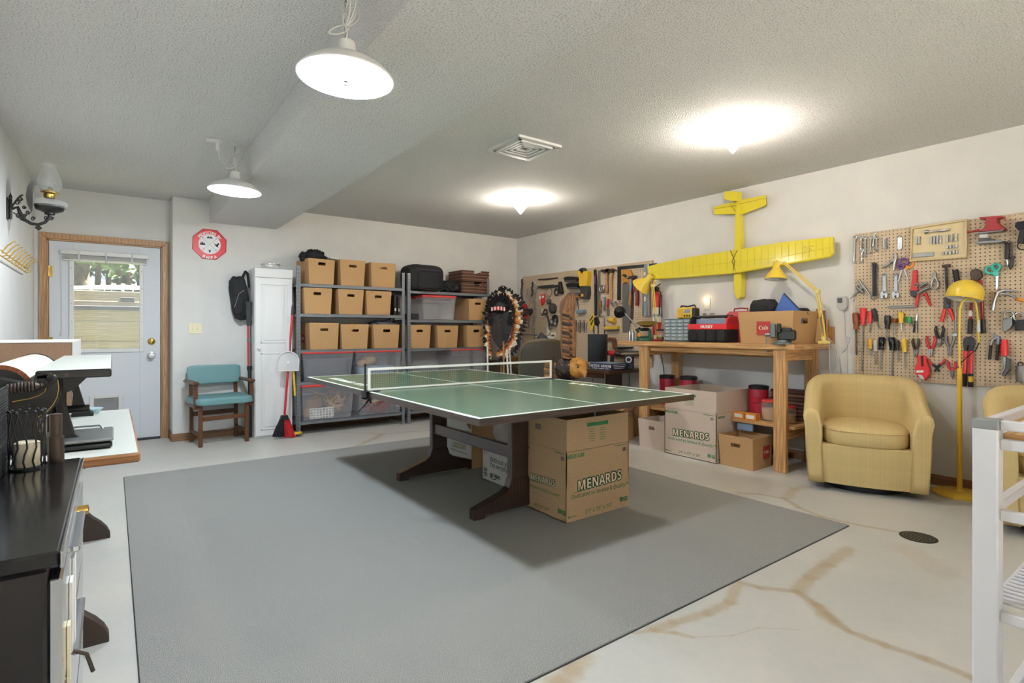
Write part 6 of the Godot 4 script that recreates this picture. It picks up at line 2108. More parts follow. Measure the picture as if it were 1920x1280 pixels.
	tool("scissors", "long teal-handled scissors hanging point down", "scissors", "scissors on the tool pegboard", [
		["ring", "finger_loop", "teal_tool", 0.014, [22.0, 8.0], [1003, 425]], ["ring", "finger_loop", "teal_tool", 0.016, [20.0, 8.0], [1040, 408]],
		["poly", "hub", "teal_tool", 0.008, 0.02, [1005, 440, 1050, 425, 1058, 460, 1030, 466]],
		["poly", "blade", "steel", 0.010, 0.014, [1036, 460, 1056, 458, 1052, 545, 1040, 555]]])
	tool("gear_puller", "chrome two-armed puller spread open on the pegboard", "puller", "", [
		["rod", "arm", "steel", 0.018, [9.0, 8.0, 10.0], [1050, 572, 1032, 615, 1020, 680]],
		["rod", "arm", "steel", 0.018, [9.0, 8.0, 4.0], [1050, 572, 1100, 552, 1185, 564]],
		["rod", "handle", "steel", 0.016, [9.0, 6.0, 5.0], [1060, 572, 1120, 580, 1170, 600]],
		["turn", "wood_grip", "orange", 0.016, [[0.0, 0.0], [9.0, 0.1], [10.0, 0.6], [0.0, 1.0]], [1168, 606, 1240, 625]]])
	tool("padlock", "brass-bodied padlock hanging with the keys on the pegboard", "padlock", "padlocks on the tool pegboard", [
		["poly", "body", "dull_steel", 0.006, 0.03, [1088, 735, 1145, 728, 1150, 770, 1128, 800, 1090, 818, 1084, 790]],
		["ring", "shackle", "chrome", 0.018, [22.0, 5.0], [1122, 708]]])
	tool("padlock", "large black padlock hanging next to the brass-bodied one", "padlock", "padlocks on the tool pegboard", [
		["poly", "body", "black_gloss", 0.006, 0.04, [1160, 745, 1235, 735, 1240, 800, 1165, 808]],
		["ring", "shackle", "chrome", 0.02, [26.0, 6.0], [1188, 722]]])
	tool("flat_file", "long flat steel file lying across pegboard hooks", "file", "", [
		["poly", "blade", "dull_steel", 0.008, 0.020, [350, 660, 372, 652, 540, 650, 540, 662, 372, 668]]])
	driver("wooden-handled screwdriver with a long dark blade, first in its row", "wood_red", "dark_steel", [156, 695, 158, 798], [160, 962], 19)
	driver("large red screwdriver with the longest blade on the pegboard", "red_bright", "dull_steel", [203, 664, 201, 770], [196, 1066], 17)
	driver("small red screwdriver next to the large red one", "red_bright", "dull_steel", [248, 684, 246, 762], [242, 822], 13)
	driver("tilted black and yellow screwdriver among the red ones", "charcoal", "dull_steel", [268, 670, 284, 748], [303, 798], 15)
	driver("stout black screwdriver with a yellow collar in the upper row", "black", "dull_steel", [358, 712, 355, 795], [353, 868], 18)
	driver("mushroom-knobbed brown awl in the upper screwdriver row", "wood_red", "dull_steel", [403, 732, 402, 758], [400, 838], 19)
	driver("yellow-handled screwdriver in the upper row", "yellow", "chrome", [441, 690, 444, 758], [446, 806], 17)
	driver("stubby green screwdriver in the upper row", "green", "dull_steel", [489, 720, 493, 758], [502, 775], 17)
	driver("amber yellow screwdriver starting the lower row", "amber", "dull_steel", [247, 858, 248, 920], [250, 965], 14)
	driver("clear-handled screwdriver in the lower row", "frosted", "dull_steel", [281, 868, 281, 935], [280, 1022], 13)
	driver("fat black screwdriver with a yellow ring in the lower row", "black_gloss", "dull_steel", [321, 848, 317, 928], [312, 1056], 18)
	driver("black and blue screwdriver with a long blade in the lower row", "black_gloss", "dull_steel", [384, 848, 386, 932], [384, 1098], 18)
	driver("thin black screwdriver behind the black and blue one", "black", "dull_steel", [416, 868, 420, 932], [427, 1002], 13)
	driver("bright yellow fluted screwdriver ending the lower row", "yellow", "dull_steel", [461, 860, 465, 942], [469, 1042], 17)
	tool("crimp_tool", "slim crimping tool hanging after the green screwdriver", "crimper", "", [
		["rod", "head", "chrome", 0.014, [7.0, 6.0], [540, 706, 536, 745]], ["rod", "handle", "black", 0.014, 5.0, [534, 742, 520, 818]], ["rod", "handle", "dull_steel", 0.014, 5.0, [538, 742, 536, 822]]])
	pliers("pliers", "old dark pliers with brown handles in the lower row", "iron_brown", "dull_steel", [533, 928], true, 20, 72, 46)
	pliers("pliers", "red-gripped side cutters hanging jaw down", "red", "steel", [629, 925], true, 28, 84, 46)
	pliers("pliers", "black-gripped pliers hanging above the red side cutters", "black", "dull_steel", [683, 860], true, 26, 82, 46)
	pliers("pliers", "bare steel locking pliers hanging beside the lamp pole", "dull_steel", "dull_steel", [748, 918], true, 26, 80, 52)
	pliers("pliers", "small red-gripped nippers low on the pegboard", "red", "dull_steel", [762, 1060], true, 26, 58, 44)
	tool("pipe_cutter", "bulky red and white pipe cutter low on the pegboard", "pipe cutter", "", [
		["poly", "body", "red_bright", 0.006, 0.040, [548, 970, 580, 962, 600, 968, 610, 1010, 626, 1050, 624, 1085, 600, 1118, 575, 1112, 540, 1080, 535, 1040, 550, 1010]],
		["poly", "slot", "black", 0.040, 0.042, [573, 968, 588, 966, 592, 1030, 578, 1034]],
		["poly", "white_label", "white_ink", 0.040, 0.0415, [545, 1058, 590, 1056, 590, 1070, 546, 1072]],
		["poly", "wheel_plate", "white_plastic", 0.040, 0.044, [555, 1082, 580, 1086, 596, 1108, 590, 1116, 572, 1108]]])
	tool("circlip_pliers", "orange-gripped circlip pliers spread in a wide V", "pliers", "pliers on the tool pegboard", [
		["rod", "grip", "red", 0.014, [6.0, 7.0, 6.0], [608, 985, 622, 1008, 640, 1022]], ["rod", "grip", "red", 0.014, [6.0, 7.0, 6.0], [720, 985, 706, 1008, 690, 1022]],
		["rod", "arm", "black", 0.014, [7.0, 7.0, 5.0], [640, 1022, 662, 1036, 684, 1066]], ["rod", "arm", "black", 0.016, [7.0, 7.0, 5.0], [690, 1022, 670, 1038, 652, 1066]]])
	tool("bolt_cutter", "short bolt cutter with bright red arms and black grips", "bolt cutter", "bolt cutters on the tool pegboard", [
		["poly", "head", "dark_steel", 0.006, 0.034, [836, 885, 842, 855, 868, 845, 900, 856, 908, 888, 896, 935, 880, 935, 874, 900, 866, 900, 858, 935, 842, 935]],
		["rod", "arm", "red_bright", 0.02, [11.0, 10.0, 10.0], [848, 935, 846, 1000, 842, 1078]], ["rod", "arm", "red_bright", 0.02, [11.0, 10.0, 10.0], [888, 935, 884, 1000, 882, 1078]],
		["rod", "grip", "black", 0.02, [12.0, 12.0], [842, 1078, 842, 1160]], ["rod", "grip", "black", 0.02, [13.0, 13.0], [882, 1078, 882, 1162]],
		["rod", "yellow_band", "yellow", 0.02, [14.0, 14.0], [882, 1095, 882, 1130]]])
	tool("tongue_pliers", "blue-jawed tongue and groove pliers with black grips", "pliers", "pliers on the tool pegboard", [
		["rod", "jaw", "steel", 0.016, [7.0, 8.0, 8.0], [1008, 900, 1020, 865, 1050, 850]], ["poly", "jaw", "blue_grey", 0.008, 0.024, [1022, 825, 1064, 845, 1062, 895, 1042, 892, 1046, 862]],
		["rod", "grip", "black", 0.016, [8.0, 8.0], [1008, 900, 1000, 990]], ["rod", "grip", "black", 0.016, [8.0, 8.0], [1052, 895, 1046, 995]]])
	tool("wire_brush", "curved wire brush with a red handle hanging on the pegboard", "brush", "", [
		["turn", "handle", "red_bright", 0.024, [[0.0, 0.0], [16.0, 0.02], [19.0, 0.5], [18.0, 0.95], [0.0, 1.0]], [1096, 862, 1096, 970]],
		["poly", "back", "steel", 0.010, 0.026, [1086, 970, 1108, 972, 1104, 1040, 1082, 1085, 1068, 1088, 1088, 1040]],
		["poly", "bristles", "grey_dark", 0.010, 0.030, [1108, 980, 1134, 985, 1130, 1050, 1098, 1096, 1082, 1090, 1104, 1040]]])
	tool("steel_ring_tool", "round steel cup tool at the pegboard's lower far end", "cup", "", [
		["turn", "cup", "dull_steel", 0.04, [[0.0, 0.0], [30.0, 0.0], [34.0, 0.5], [30.0, 1.0], [0.0, 1.0]], [1212, 1028, 1212, 1130]],
		["ring", "hanger", "iron_brown", 0.02, [12.0, 4.0], [1196, 1018]]])
	# ------------------------------------------------ board above the desk
	zoomed(900, 460, 4.572)
	var links := []
	for k in 15:
		links.append(["ring", "link", "dark_steel", 0.014 + 0.006 * (k % 2), [9.0, 3.6], [366 + sin(k * 0.7) * 4, 300 + k * 16]])
	tool("dark_chain", "short dark steel chain hanging near the corner", "chain", "chains on the desk pegboard", links)
	links = []
	for k in 34:
		links.append(["ring", "link", "chrome", 0.014 + 0.006 * (k % 2), [11.0, 4.6], [480 + sin(k * 0.45) * 6 - k * 0.2, 318 + k * 14.5]])
	tool("long_chain", "long bright steel chain hanging down the pegboard", "chain", "chains on the desk pegboard", links)
	links = []
	for k in 10:
		links.append(["ring", "link", "iron_brown", 0.014 + 0.006 * (k % 2), [7.0, 3.2], [456 + sin(k * 1.2) * 3, 322 + k * 12]])
	tool("rust_chain", "short rusty chain beside the long bright chain", "chain", "chains on the desk pegboard", links)
	for k in 4:
		tool("long_bit", ["shortest", "second shortest", "second longest", "longest"][k] + " of the thin steel bits hanging between the chains", "drill bit", "thin bits on the desk pegboard", [["rod", "shank", "dull_steel", 0.01, [2.5, 3.5, 2.5], [400 + k * 12, 370 - k * 5, 402 + k * 12, 420, 401 + k * 12, 445 + k * 20]]])
	tool("red_pulley", "red pulley block hanging near the corner", "pulley", "", [["poly", "body", "red", 0.004, 0.035, [378, 510, 400, 502, 414, 530, 408, 570, 412, 625, 395, 642, 374, 630, 384, 575, 372, 540]], ["ring", "hook", "dull_steel", 0.02, [10.0, 3.0], [393, 500]]])
	tool("hand_drill", "dark hand drill with a thin shaft below the bits", "drill", "", [["poly", "gear", "dark_steel", 0.004, 0.03, [420, 545, 450, 540, 458, 565, 440, 600, 424, 590]], ["rod", "shaft", "dull_steel", 0.016, 4.0, [430, 595, 426, 660, 424, 705]]])
	tool("thin_blade", "long thin reddish blade mounted level on the pegboard", "blade", "", [["poly", "blade", "iron_brown", 0.006, 0.014, [500, 288, 560, 284, 670, 274, 672, 284, 570, 298, 502, 298]]])
	tool("draw_knife", "long dark wooden plane lying level on hooks", "plane", "", [["poly", "body", "dark_steel", 0.004, 0.04, [508, 352, 540, 345, 640, 336, 672, 342, 668, 358, 560, 368, 515, 366]]])
	tool("wire_coil", "loose coil of grey wire below the wooden plane", "wire", "", [["ring", "loop", "dull_steel", 0.012, [44.0, 2.0], [590, 402]], ["ring", "loop", "dull_steel", 0.016, [36.0, 2.0], [602, 398]]])
	tool("red_white_tag", "red and white packaged blade hanging on the pegboard", "package", "", [["poly", "card", "red_bright", 0.006, 0.012, [513, 422, 560, 416, 566, 470, 545, 515, 528, 512, 526, 470, 513, 466]], ["poly", "print", "white_ink", 0.012, 0.0128, [514, 430, 526, 428, 527, 462, 514, 464]], ["poly", "print", "white_ink", 0.012, 0.0128, [536, 432, 554, 430, 556, 448, 538, 452]]])
	tool("black_gadget", "black pistol-shaped air tool in the pegboard's middle", "air tool", "", [["poly", "barrel", "black", 0.006, 0.05, [694, 320, 706, 310, 712, 350, 724, 400, 716, 418, 690, 410, 692, 360]], ["ring", "hose", "charcoal", 0.02, [26.0, 7.0], [664, 400]]])
	for e in [["black belt sander lying highest of three", 745, 865, 268, 310], ["black electric planer lying middle of three", 765, 872, 322, 368], ["grey block plane lying lowest of three", 775, 880, 402, 442]]:
		tool("power_planer", e[0], "planer", "planers stacked on the desk pegboard", [
			["poly", "body", "black" if e[3] < 390 else "grey_dark", 0.0, 0.07, [e[1], e[3] + 12, e[1] + 40, e[3], e[2] - 20, e[3] + 2, e[2], e[3] + 18, e[2] - 6, e[4] - 8, e[1] + 14, e[4] - 6]],
			["poly", "sole", "dull_steel" if e[3] < 390 else "orange", 0.0, 0.075, [e[1] + 12, e[4] - 6, e[2] - 6, e[4] - 10, e[2] - 8, e[4], e[1] + 14, e[4] + 3]]])
	tool("gas_torch", "yellow and black power tool hanging upright on the pegboard", "power tool", "", [
		["poly", "head", "yellow", 0.0, 0.08, [866, 228, 895, 222, 900, 245, 918, 246, 925, 225, 956, 222, 960, 270, 950, 350, 890, 352, 885, 270]],
		["lump", "cap", "black", 0.05, [40.0, 20.0, 20.0, 0.8, 0.2], [905, 215]],
		["poly", "grip", "charcoal", 0.0, 0.07, [890, 352, 950, 350, 954, 415, 945, 458, 895, 460, 892, 410]],
		["poly", "switch", "amber", 0.07, 0.078, [902, 418, 920, 416, 921, 438, 904, 440]]])
	tool("compass", "steel dividers hanging point down", "dividers", "", [["rod", "leg", "steel", 0.012, [5.0, 4.0, 2.0], [836, 466, 828, 510, 820, 560]], ["rod", "leg", "dark_steel", 0.012, [5.0, 4.0, 2.0], [838, 466, 846, 510, 852, 556]], ["ring", "hinge", "dark_steel", 0.012, [8.0, 4.0], [837, 464]]])
	tool("grey_tin", "small grey metal box fixed on the pegboard", "tin", "", [["poly", "body", "blue_grey", 0.0, 0.06, [848, 556, 915, 550, 914, 578, 850, 582]]])
	tool("dark_level", "long black level hanging upright on the pegboard", "level", "levels and straight edges", [["poly", "bar", "black", 0.004, 0.026, [985, 212, 1000, 205, 1008, 300, 1008, 600, 992, 600, 990, 300]], ["poly", "vial", "purple", 0.026, 0.029, [990, 260, 1002, 258, 1002, 330, 992, 332]]])
	tool("steel_straightedge", "long grey steel straight edge beside the black level", "straight edge", "levels and straight edges", [["poly", "bar", "dull_steel", 0.004, 0.012, [1016, 215, 1034, 212, 1036, 605, 1018, 606]]])
	tool("c_clamp", "small round steel clamp beside the hammers", "clamp", "", [["ring", "frame", "steel", 0.02, [28.0, 7.0], [1054, 372]], ["rod", "screw", "dull_steel", 0.02, 4.0, [1040, 340, 1066, 405]]])
	for e in [["hammer with a pale wooden handle and dark head, shorter one", 1100, 410, "wood_handle"], ["hammer with an orange wooden handle, longer one", 1138, 472, "pine"]]:
		tool("hammer", e[0], "hammer", "hammers on the desk pegboard", [
			["poly", "head", "iron_brown", 0.006, 0.045, [e[1] - 46, 226, e[1] - 40, 206, e[1] - 10, 208, e[1] + 10, 198, e[1] + 44, 212, e[1] + 20, 222, e[1] + 12, 236, e[1] - 14, 238]],
			["turn", "handle", e[3], 0.025, [[0.0, 0.0], [12.0, 0.0], [9.0, 0.3], [12.0, 0.75], [12.0, 0.97], [0.0, 1.0]], [e[1], 230, e[1] - 2, e[2]]]])
	tool("framing_square", "large black steel framing square across the pegboard corner", "square", "", [["poly", "blade", "black", 0.004, 0.010, [1182, 182, 1520, 152, 1522, 178, 1212, 206, 1210, 468, 1180, 470]]])
	tool("hand_saw", "hand saw with an orange wooden handle hanging blade down", "saw", "", [
		["poly", "handle", "carved_gold", 0.004, 0.030, [1222, 218, 1262, 205, 1300, 210, 1318, 250, 1306, 320, 1292, 345, 1284, 318, 1262, 318, 1240, 328, 1228, 300]],
		["poly", "grip_hole", "black", 0.030, 0.0306, [1232, 255, 1258, 245, 1280, 262, 1262, 280]],
		["poly", "blade", "dull_steel", 0.010, 0.013, [1224, 328, 1294, 318, 1300, 520, 1288, 740, 1228, 744]]])
	tool("pull_saw", "narrow dark saw hanging beside the hand saw", "saw", "", [["poly", "blade", "iron_brown", 0.008, 0.012, [1296, 340, 1322, 338, 1316, 620, 1284, 690]]])
	tool("hatchet", "hatchet with a grey and wooden handle", "hatchet", "", [["rod", "shank", "blue_grey", 0.024, [11.0, 11.0], [1308, 290, 1304, 395]], ["turn", "handle", "wood_handle", 0.024, [[0.0, 0.0], [11.0, 0.0], [14.0, 0.6], [15.0, 1.0], [0.0, 1.0]], [1304, 392, 1298, 515]], ["poly", "head", "dark_steel", 0.012, 0.036, [1270, 290, 1300, 262, 1350, 258, 1352, 275, 1318, 292]]])
	for e in [["red bar clamp with a short screw beside the hatchet", 1336, 395], ["red bar clamp hanging lower beside the level", 1356, 515]]:
		tool("bar_clamp", e[0], "clamp", "red bar clamps", [["poly", "bar", "red_dark", 0.006, 0.028, [e[1] - 12, 290, e[1] + 12, 290, e[1] + 10, e[2], e[1] - 12, e[2]]], ["rod", "screw", "dull_steel", 0.03, 4.0, [e[1] - 2, 330, e[1] - 2, e[2] - 20]]])
	tool("spirit_level", "long blue and silver spirit level hanging upright", "level", "levels and straight edges", [["poly", "bar", "blue_grey", 0.004, 0.030, [1420, 165, 1440, 163, 1440, 605, 1418, 606]], ["poly", "rail", "steel", 0.004, 0.032, [1440, 163, 1462, 161, 1464, 604, 1440, 605]], ["poly", "vial", "cream", 0.030, 0.034, [1424, 440, 1436, 440, 1436, 480, 1424, 480]], ["poly", "vial", "cream", 0.030, 0.034, [1424, 230, 1436, 230, 1436, 260, 1424, 260]]])
	tool("aluminium_rule", "thin grey aluminium rule beside the spirit level", "rule", "levels and straight edges", [["poly", "bar", "dull_steel", 0.004, 0.010, [1398, 370, 1414, 368, 1412, 604, 1396, 604]]])
	for e in [["wood_handle", 1040, 470, 580, "wooden-handled chisel first in its row"], ["blue_grey", 1074, 440, 560, "blue-grey rasp second in the chisel row"], ["red", 1104, 455, 600, "red-handled pry bar ending the chisel row"]]:
		tool("chisel", e[4], "chisel", "chisels on the desk pegboard", [["turn", "handle", e[0], 0.018, [[0.0, 0.0], [10.0, 0.02], [9.0, 0.9], [0.0, 1.0]], [e[1], e[2], e[1], e[2] + 80]], ["poly", "blade", "dull_steel", 0.012, 0.022, [e[1] - 9, e[2] + 80, e[1] + 9, e[2] + 80, e[1] + 8, e[3], e[1] - 8, e[3]]]])
	var kn := []
	for k in 7:
		kn.append(["ring", "fitting", "chrome" if k % 2 == 0 else "dull_steel", 0.012 + 0.008 * (k % 3), [9.0, 4.0], [1128 + k * 13, 488 + (k % 3) * 12]])
	tool("fitting_cluster", "cluster of bright round steel fittings below the hammers", "fittings", "", kn)
	tool("tape_measure", "yellow tape measure hanging above the yellow block", "tape measure", "", [["turn", "case", "yellow", 0.03, [[0.0, 0.0], [24.0, 0.05], [24.0, 0.95], [0.0, 1.0]], [1128, 640, 1172, 640]], ["poly", "mount", "dull_steel", 0.004, 0.02, [1098, 650, 1120, 615, 1128, 662]]])
	tool("yellow_block", "yellow block level lying on pegboard pins", "level", "", [["poly", "body", "yellow", 0.0, 0.05, [1086, 695, 1198, 690, 1198, 716, 1088, 722]], ["poly", "base", "dull_steel", 0.0, 0.052, [1088, 722, 1198, 716, 1197, 726, 1090, 732]]])
	tool("speed_square", "yellow perforated triangular square hanging on the pegboard", "square", "", [["poly", "blade", "yellow", 0.006, 0.012, [932, 645, 982, 572, 988, 660, 968, 735, 950, 730]], ["poly", "slot", "black", 0.012, 0.0126, [945, 640, 972, 600, 976, 612, 950, 652]], ["poly", "slot", "black", 0.012, 0.0126, [952, 672, 976, 630, 978, 645, 958, 690]]])
	tool("coping_saw", "small dark coping saw beside the yellow square", "saw", "", [["poly", "handle", "black", 0.006, 0.03, [990, 620, 1014, 612, 1030, 660, 1016, 690, 996, 680]], ["rod", "frame", "dull_steel", 0.014, 3.0, [1010, 612, 1060, 606, 1072, 620, 1068, 680]]])
	for e in [[1018, 690, 772, "thin steel punch hanging below the coping saw"], [1072, 680, 786, "longer thin steel punch below the yellow block"], [980, 690, 760, "thin dark punch below the yellow square"]]:
		tool("punch", e[3], "punch", "punches on the desk pegboard", [["rod", "shank", "dark_steel", 0.012, [4.0, 4.5, 2.5], [e[0], e[1], e[0], (e[1] + e[2]) / 2, e[0] + 2, e[2]]]])
	tool("red_miter_clamp", "copper-coloured clamp with a red arm above the drill", "clamp", "", [["poly", "bar", "copper", 0.004, 0.035, [1040, 792, 1060, 786, 1165, 790, 1166, 806, 1066, 814, 1046, 806]], ["poly", "arm", "wood_red", 0.004, 0.03, [1148, 806, 1172, 804, 1170, 880, 1150, 886]], ["rod", "screw", "dull_steel", 0.03, 3.5, [1165, 790, 1176, 860, 1174, 960]]])
	# earmuffs, straps and small packets between the chains and the carved eagle
	tool("ear_muffs", "dark padded ear muffs hanging on the pegboard", "ear muffs", "", [["lump", "cup", "charcoal", 0.04, [34.0, 42.0, 30.0, 0.8, 0.1], [642, 540]], ["ring", "band", "black", 0.03, [22.0, 6.0], [575, 570]], ["lump", "cup", "grey_dark", 0.03, [24.0, 24.0, 20.0, 0.9, 0.1], [604, 480]]])
	tool("strap_coil", "coil of black rubber straps hanging below the ear muffs", "straps", "", [["ring", "loop", "black", 0.02, [32.0, 8.0], [652, 632]], ["ring", "loop", "black", 0.026, [26.0, 6.0], [660, 640]], ["rod", "strap", "black", 0.02, [6.0, 8.0, 6.0], [586, 600, 596, 640, 606, 690]]])
	tool("grey_pulleys", "bunch of grey metal pulleys hanging on the pegboard", "pulleys", "", [["lump", "wheel", "dull_steel", 0.03, [26.0, 30.0, 18.0, 0.9, 0.2], [624, 660]], ["lump", "wheel", "dull_steel", 0.04, [22.0, 22.0, 16.0, 0.9, 0.2], [660, 672]], ["ring", "wheel", "steel", 0.03, [16.0, 6.0], [612, 700]]])
	tool("white_packet", "white packaged hardware with a clear pouch on the pegboard", "package", "", [["poly", "card", "paper", 0.004, 0.008, [574, 700, 600, 690, 602, 745, 578, 770]], ["poly", "card", "paper", 0.004, 0.007, [560, 780, 640, 770, 640, 800, 562, 812]]])
	for e in [[525, 545, 560, 615, "tall narrow clear packet of hardware beside the long chain"], [608, 838, 650, 868, "small wide clear packet low above the office chair"], [610, 746, 650, 785, "square clear packet of hardware below the grey pulleys"]]:
		tool("clear_packet", e[4], "packet", "packets on the desk pegboard", [["poly", "card", "cream", 0.004, 0.008, [e[0], e[1], e[2], e[1] - 3, e[2], e[3] - 3, e[0], e[3]]], ["poly", "hardware", "dull_steel", 0.008, 0.014, [lerpf(e[0], e[2], 0.2), lerpf(e[1], e[3], 0.5), lerpf(e[0], e[2], 0.8), lerpf(e[1], e[3], 0.45), lerpf(e[0], e[2], 0.8), lerpf(e[1], e[3], 0.8), lerpf(e[0], e[2], 0.2), lerpf(e[1], e[3], 0.85)]]])
	var bits := []
	for k in 6:
		bits.append(["rod", "twist_bit", "dull_steel" if k % 2 else "dark_steel", 0.014, [3.0, 4.5, 4.5, 3.0], [830 + k * 17, 640 + (k % 2) * 20, 832 + k * 17, 665, 830 + k * 17, 700, 831 + k * 17, 735 + (k % 3) * 8]])
	tool("twist_bit_row", "row of twist drill bits above the black monitor", "drill bits", "", bits)
	tool("black_bar", "flat black bar hung level under the bench end", "bar", "level bars under the bench end", [["poly", "bar", "black", 0.004, 0.03, [1185, 870, 1318, 868, 1312, 878, 1230, 890, 1190, 888]]])
	tool("grey_bar", "long flat grey bar hung level under the bench end", "bar", "level bars under the bench end", [["poly", "bar", "dull_steel", 0.004, 0.02, [1170, 898, 1360, 902, 1360, 914, 1175, 908]]])
	tool("brown_bar", "long brown wooden bar hung lowest under the bench end", "bar", "level bars under the bench end", [["poly", "bar", "iron_brown", 0.004, 0.03, [1160, 936, 1480, 928, 1480, 944, 1162, 952]]])

# ---------------------------------------------------------------- workbench, model plane, desk corner and seats
func wall_shape(called: String, label: String, category: String, at_x: float, specs: Array) -> Node3D:
	board_x = at_x
	var o := tool(called, label, category, "", specs)
	board_x = PEG_X
	return o
func build_plane() -> void:
	zoomed(1160, 340, 3.765)
	# yellow film-covered model glider hung on the wall
	var o := wall_shape("model_airplane", "yellow film-covered model airplane hanging nose down on the wall", "model airplane", 4.79, [
		["poly", "wing", "yellow_film", 0.085, 0.115, [250, 606, 300, 592, 545, 540, 840, 495, 1200, 437, 1552, 400, 1558, 410, 1558, 515, 1540, 532, 1200, 590, 900, 642, 840, 655, 540, 676, 276, 692, 256, 660]],
		["poly", "fuselage", "yellow_film", 0.012, 0.085, [848, 655, 845, 700, 850, 790, 866, 828, 880, 836, 896, 815, 902, 700, 900, 640, 896, 495, 884, 240, 880, 150, 862, 150, 858, 240, 850, 495]],
		["poly", "tail_fin", "yellow_film", 0.03, 0.13, [795, 135, 800, 85, 886, 83, 884, 150, 868, 150, 850, 152, 790, 135]],
		["poly", "stabilizer", "yellow_film", 0.045, 0.058, [692, 185, 800, 158, 850, 152, 880, 150, 900, 132, 1060, 104, 1062, 165, 1050, 178, 905, 234, 870, 238, 850, 236, 700, 240, 692, 230]]])
	var c := o.position
	board_x = 4.79
	var f := func(a: float, b: float, out: float) -> Vector3:
		var p := on_board(a, b) - c
		return Vector3(p.z, p.y, out)
	for k in 27:
		var t := (k + 0.6) / 27.0
		var top := Vector2(lerpf(255, 1555, t), 0)
		var ue := 606.0
		var le := 692.0
		if top.x < 545:
			ue = lerpf(606, 540, (top.x - 250) / 295.0)
		else:
			ue = lerpf(540, 400, (top.x - 545) / 1010.0)
		le = lerpf(692, 528, (top.x - 255) / 1300.0) + 10.0 * sin(PI * t)
		part(o, "rib", mb().bar(f.call(top.x, ue + 4, 0.1155), f.call(top.x, le - 5, 0.1155), 0.004, 0.0022, 0.001, Vector3.BACK), "film_rib")
	part(o, "spar", mb().tube([f.call(255, 650, 0.1155), f.call(545, 610, 0.1155), f.call(1200, 540, 0.1155), f.call(1550, 470, 0.1155)], 0.002, 5), "yellow_film")
	part(o, "leading_edge", mb().tube([f.call(276, 688, 0.10), f.call(540, 672, 0.10), f.call(900, 640, 0.10), f.call(1200, 588, 0.10), f.call(1540, 530, 0.10)], 0.016, 10), "yellow_film")
	part(o, "rubber_band", mb().tube([f.call(838, 495, 0.118), f.call(870, 570, 0.119), f.call(852, 655, 0.112)], 0.0025, 5), "black")
	part(o, "rubber_band", mb().tube([f.call(888, 490, 0.118), f.call(850, 570, 0.120), f.call(876, 650, 0.112)], 0.0025, 5), "black")
	part(o, "control_rod", mb().tube([f.call(815, 170, 0.062), f.call(860, 235, 0.062)], 0.002, 5), "film_seam")
	for e in [[700, 200, 850, 175], [880, 165, 1058, 125]]:
		part(o, "hinge_line", mb().tube([f.call(e[0], e[1], 0.0585), f.call(e[2], e[3], 0.0585)], 0.0022, 5), "film_seam")
	var dots := mb()
	for e in [[1345, 482], [1352, 476], [1362, 470], [1370, 470], [1378, 478], [1372, 488], [1360, 498], [1350, 510], [1345, 520], [1362, 512], [1392, 470], [1402, 466], [1412, 462], [1398, 482], [1405, 492], [1392, 498], [1384, 504], [1420, 468]]:
		dots.at(xf(f.call(e[0], e[1], 0.1155))).box(Vector3.ZERO, Vector3(0.008, 0.007, 0.001))
	var fm := part(o, "faded_mark", dots, "film_seam")
	fm.set_meta("kind", "stuff")
	board_x = PEG_X
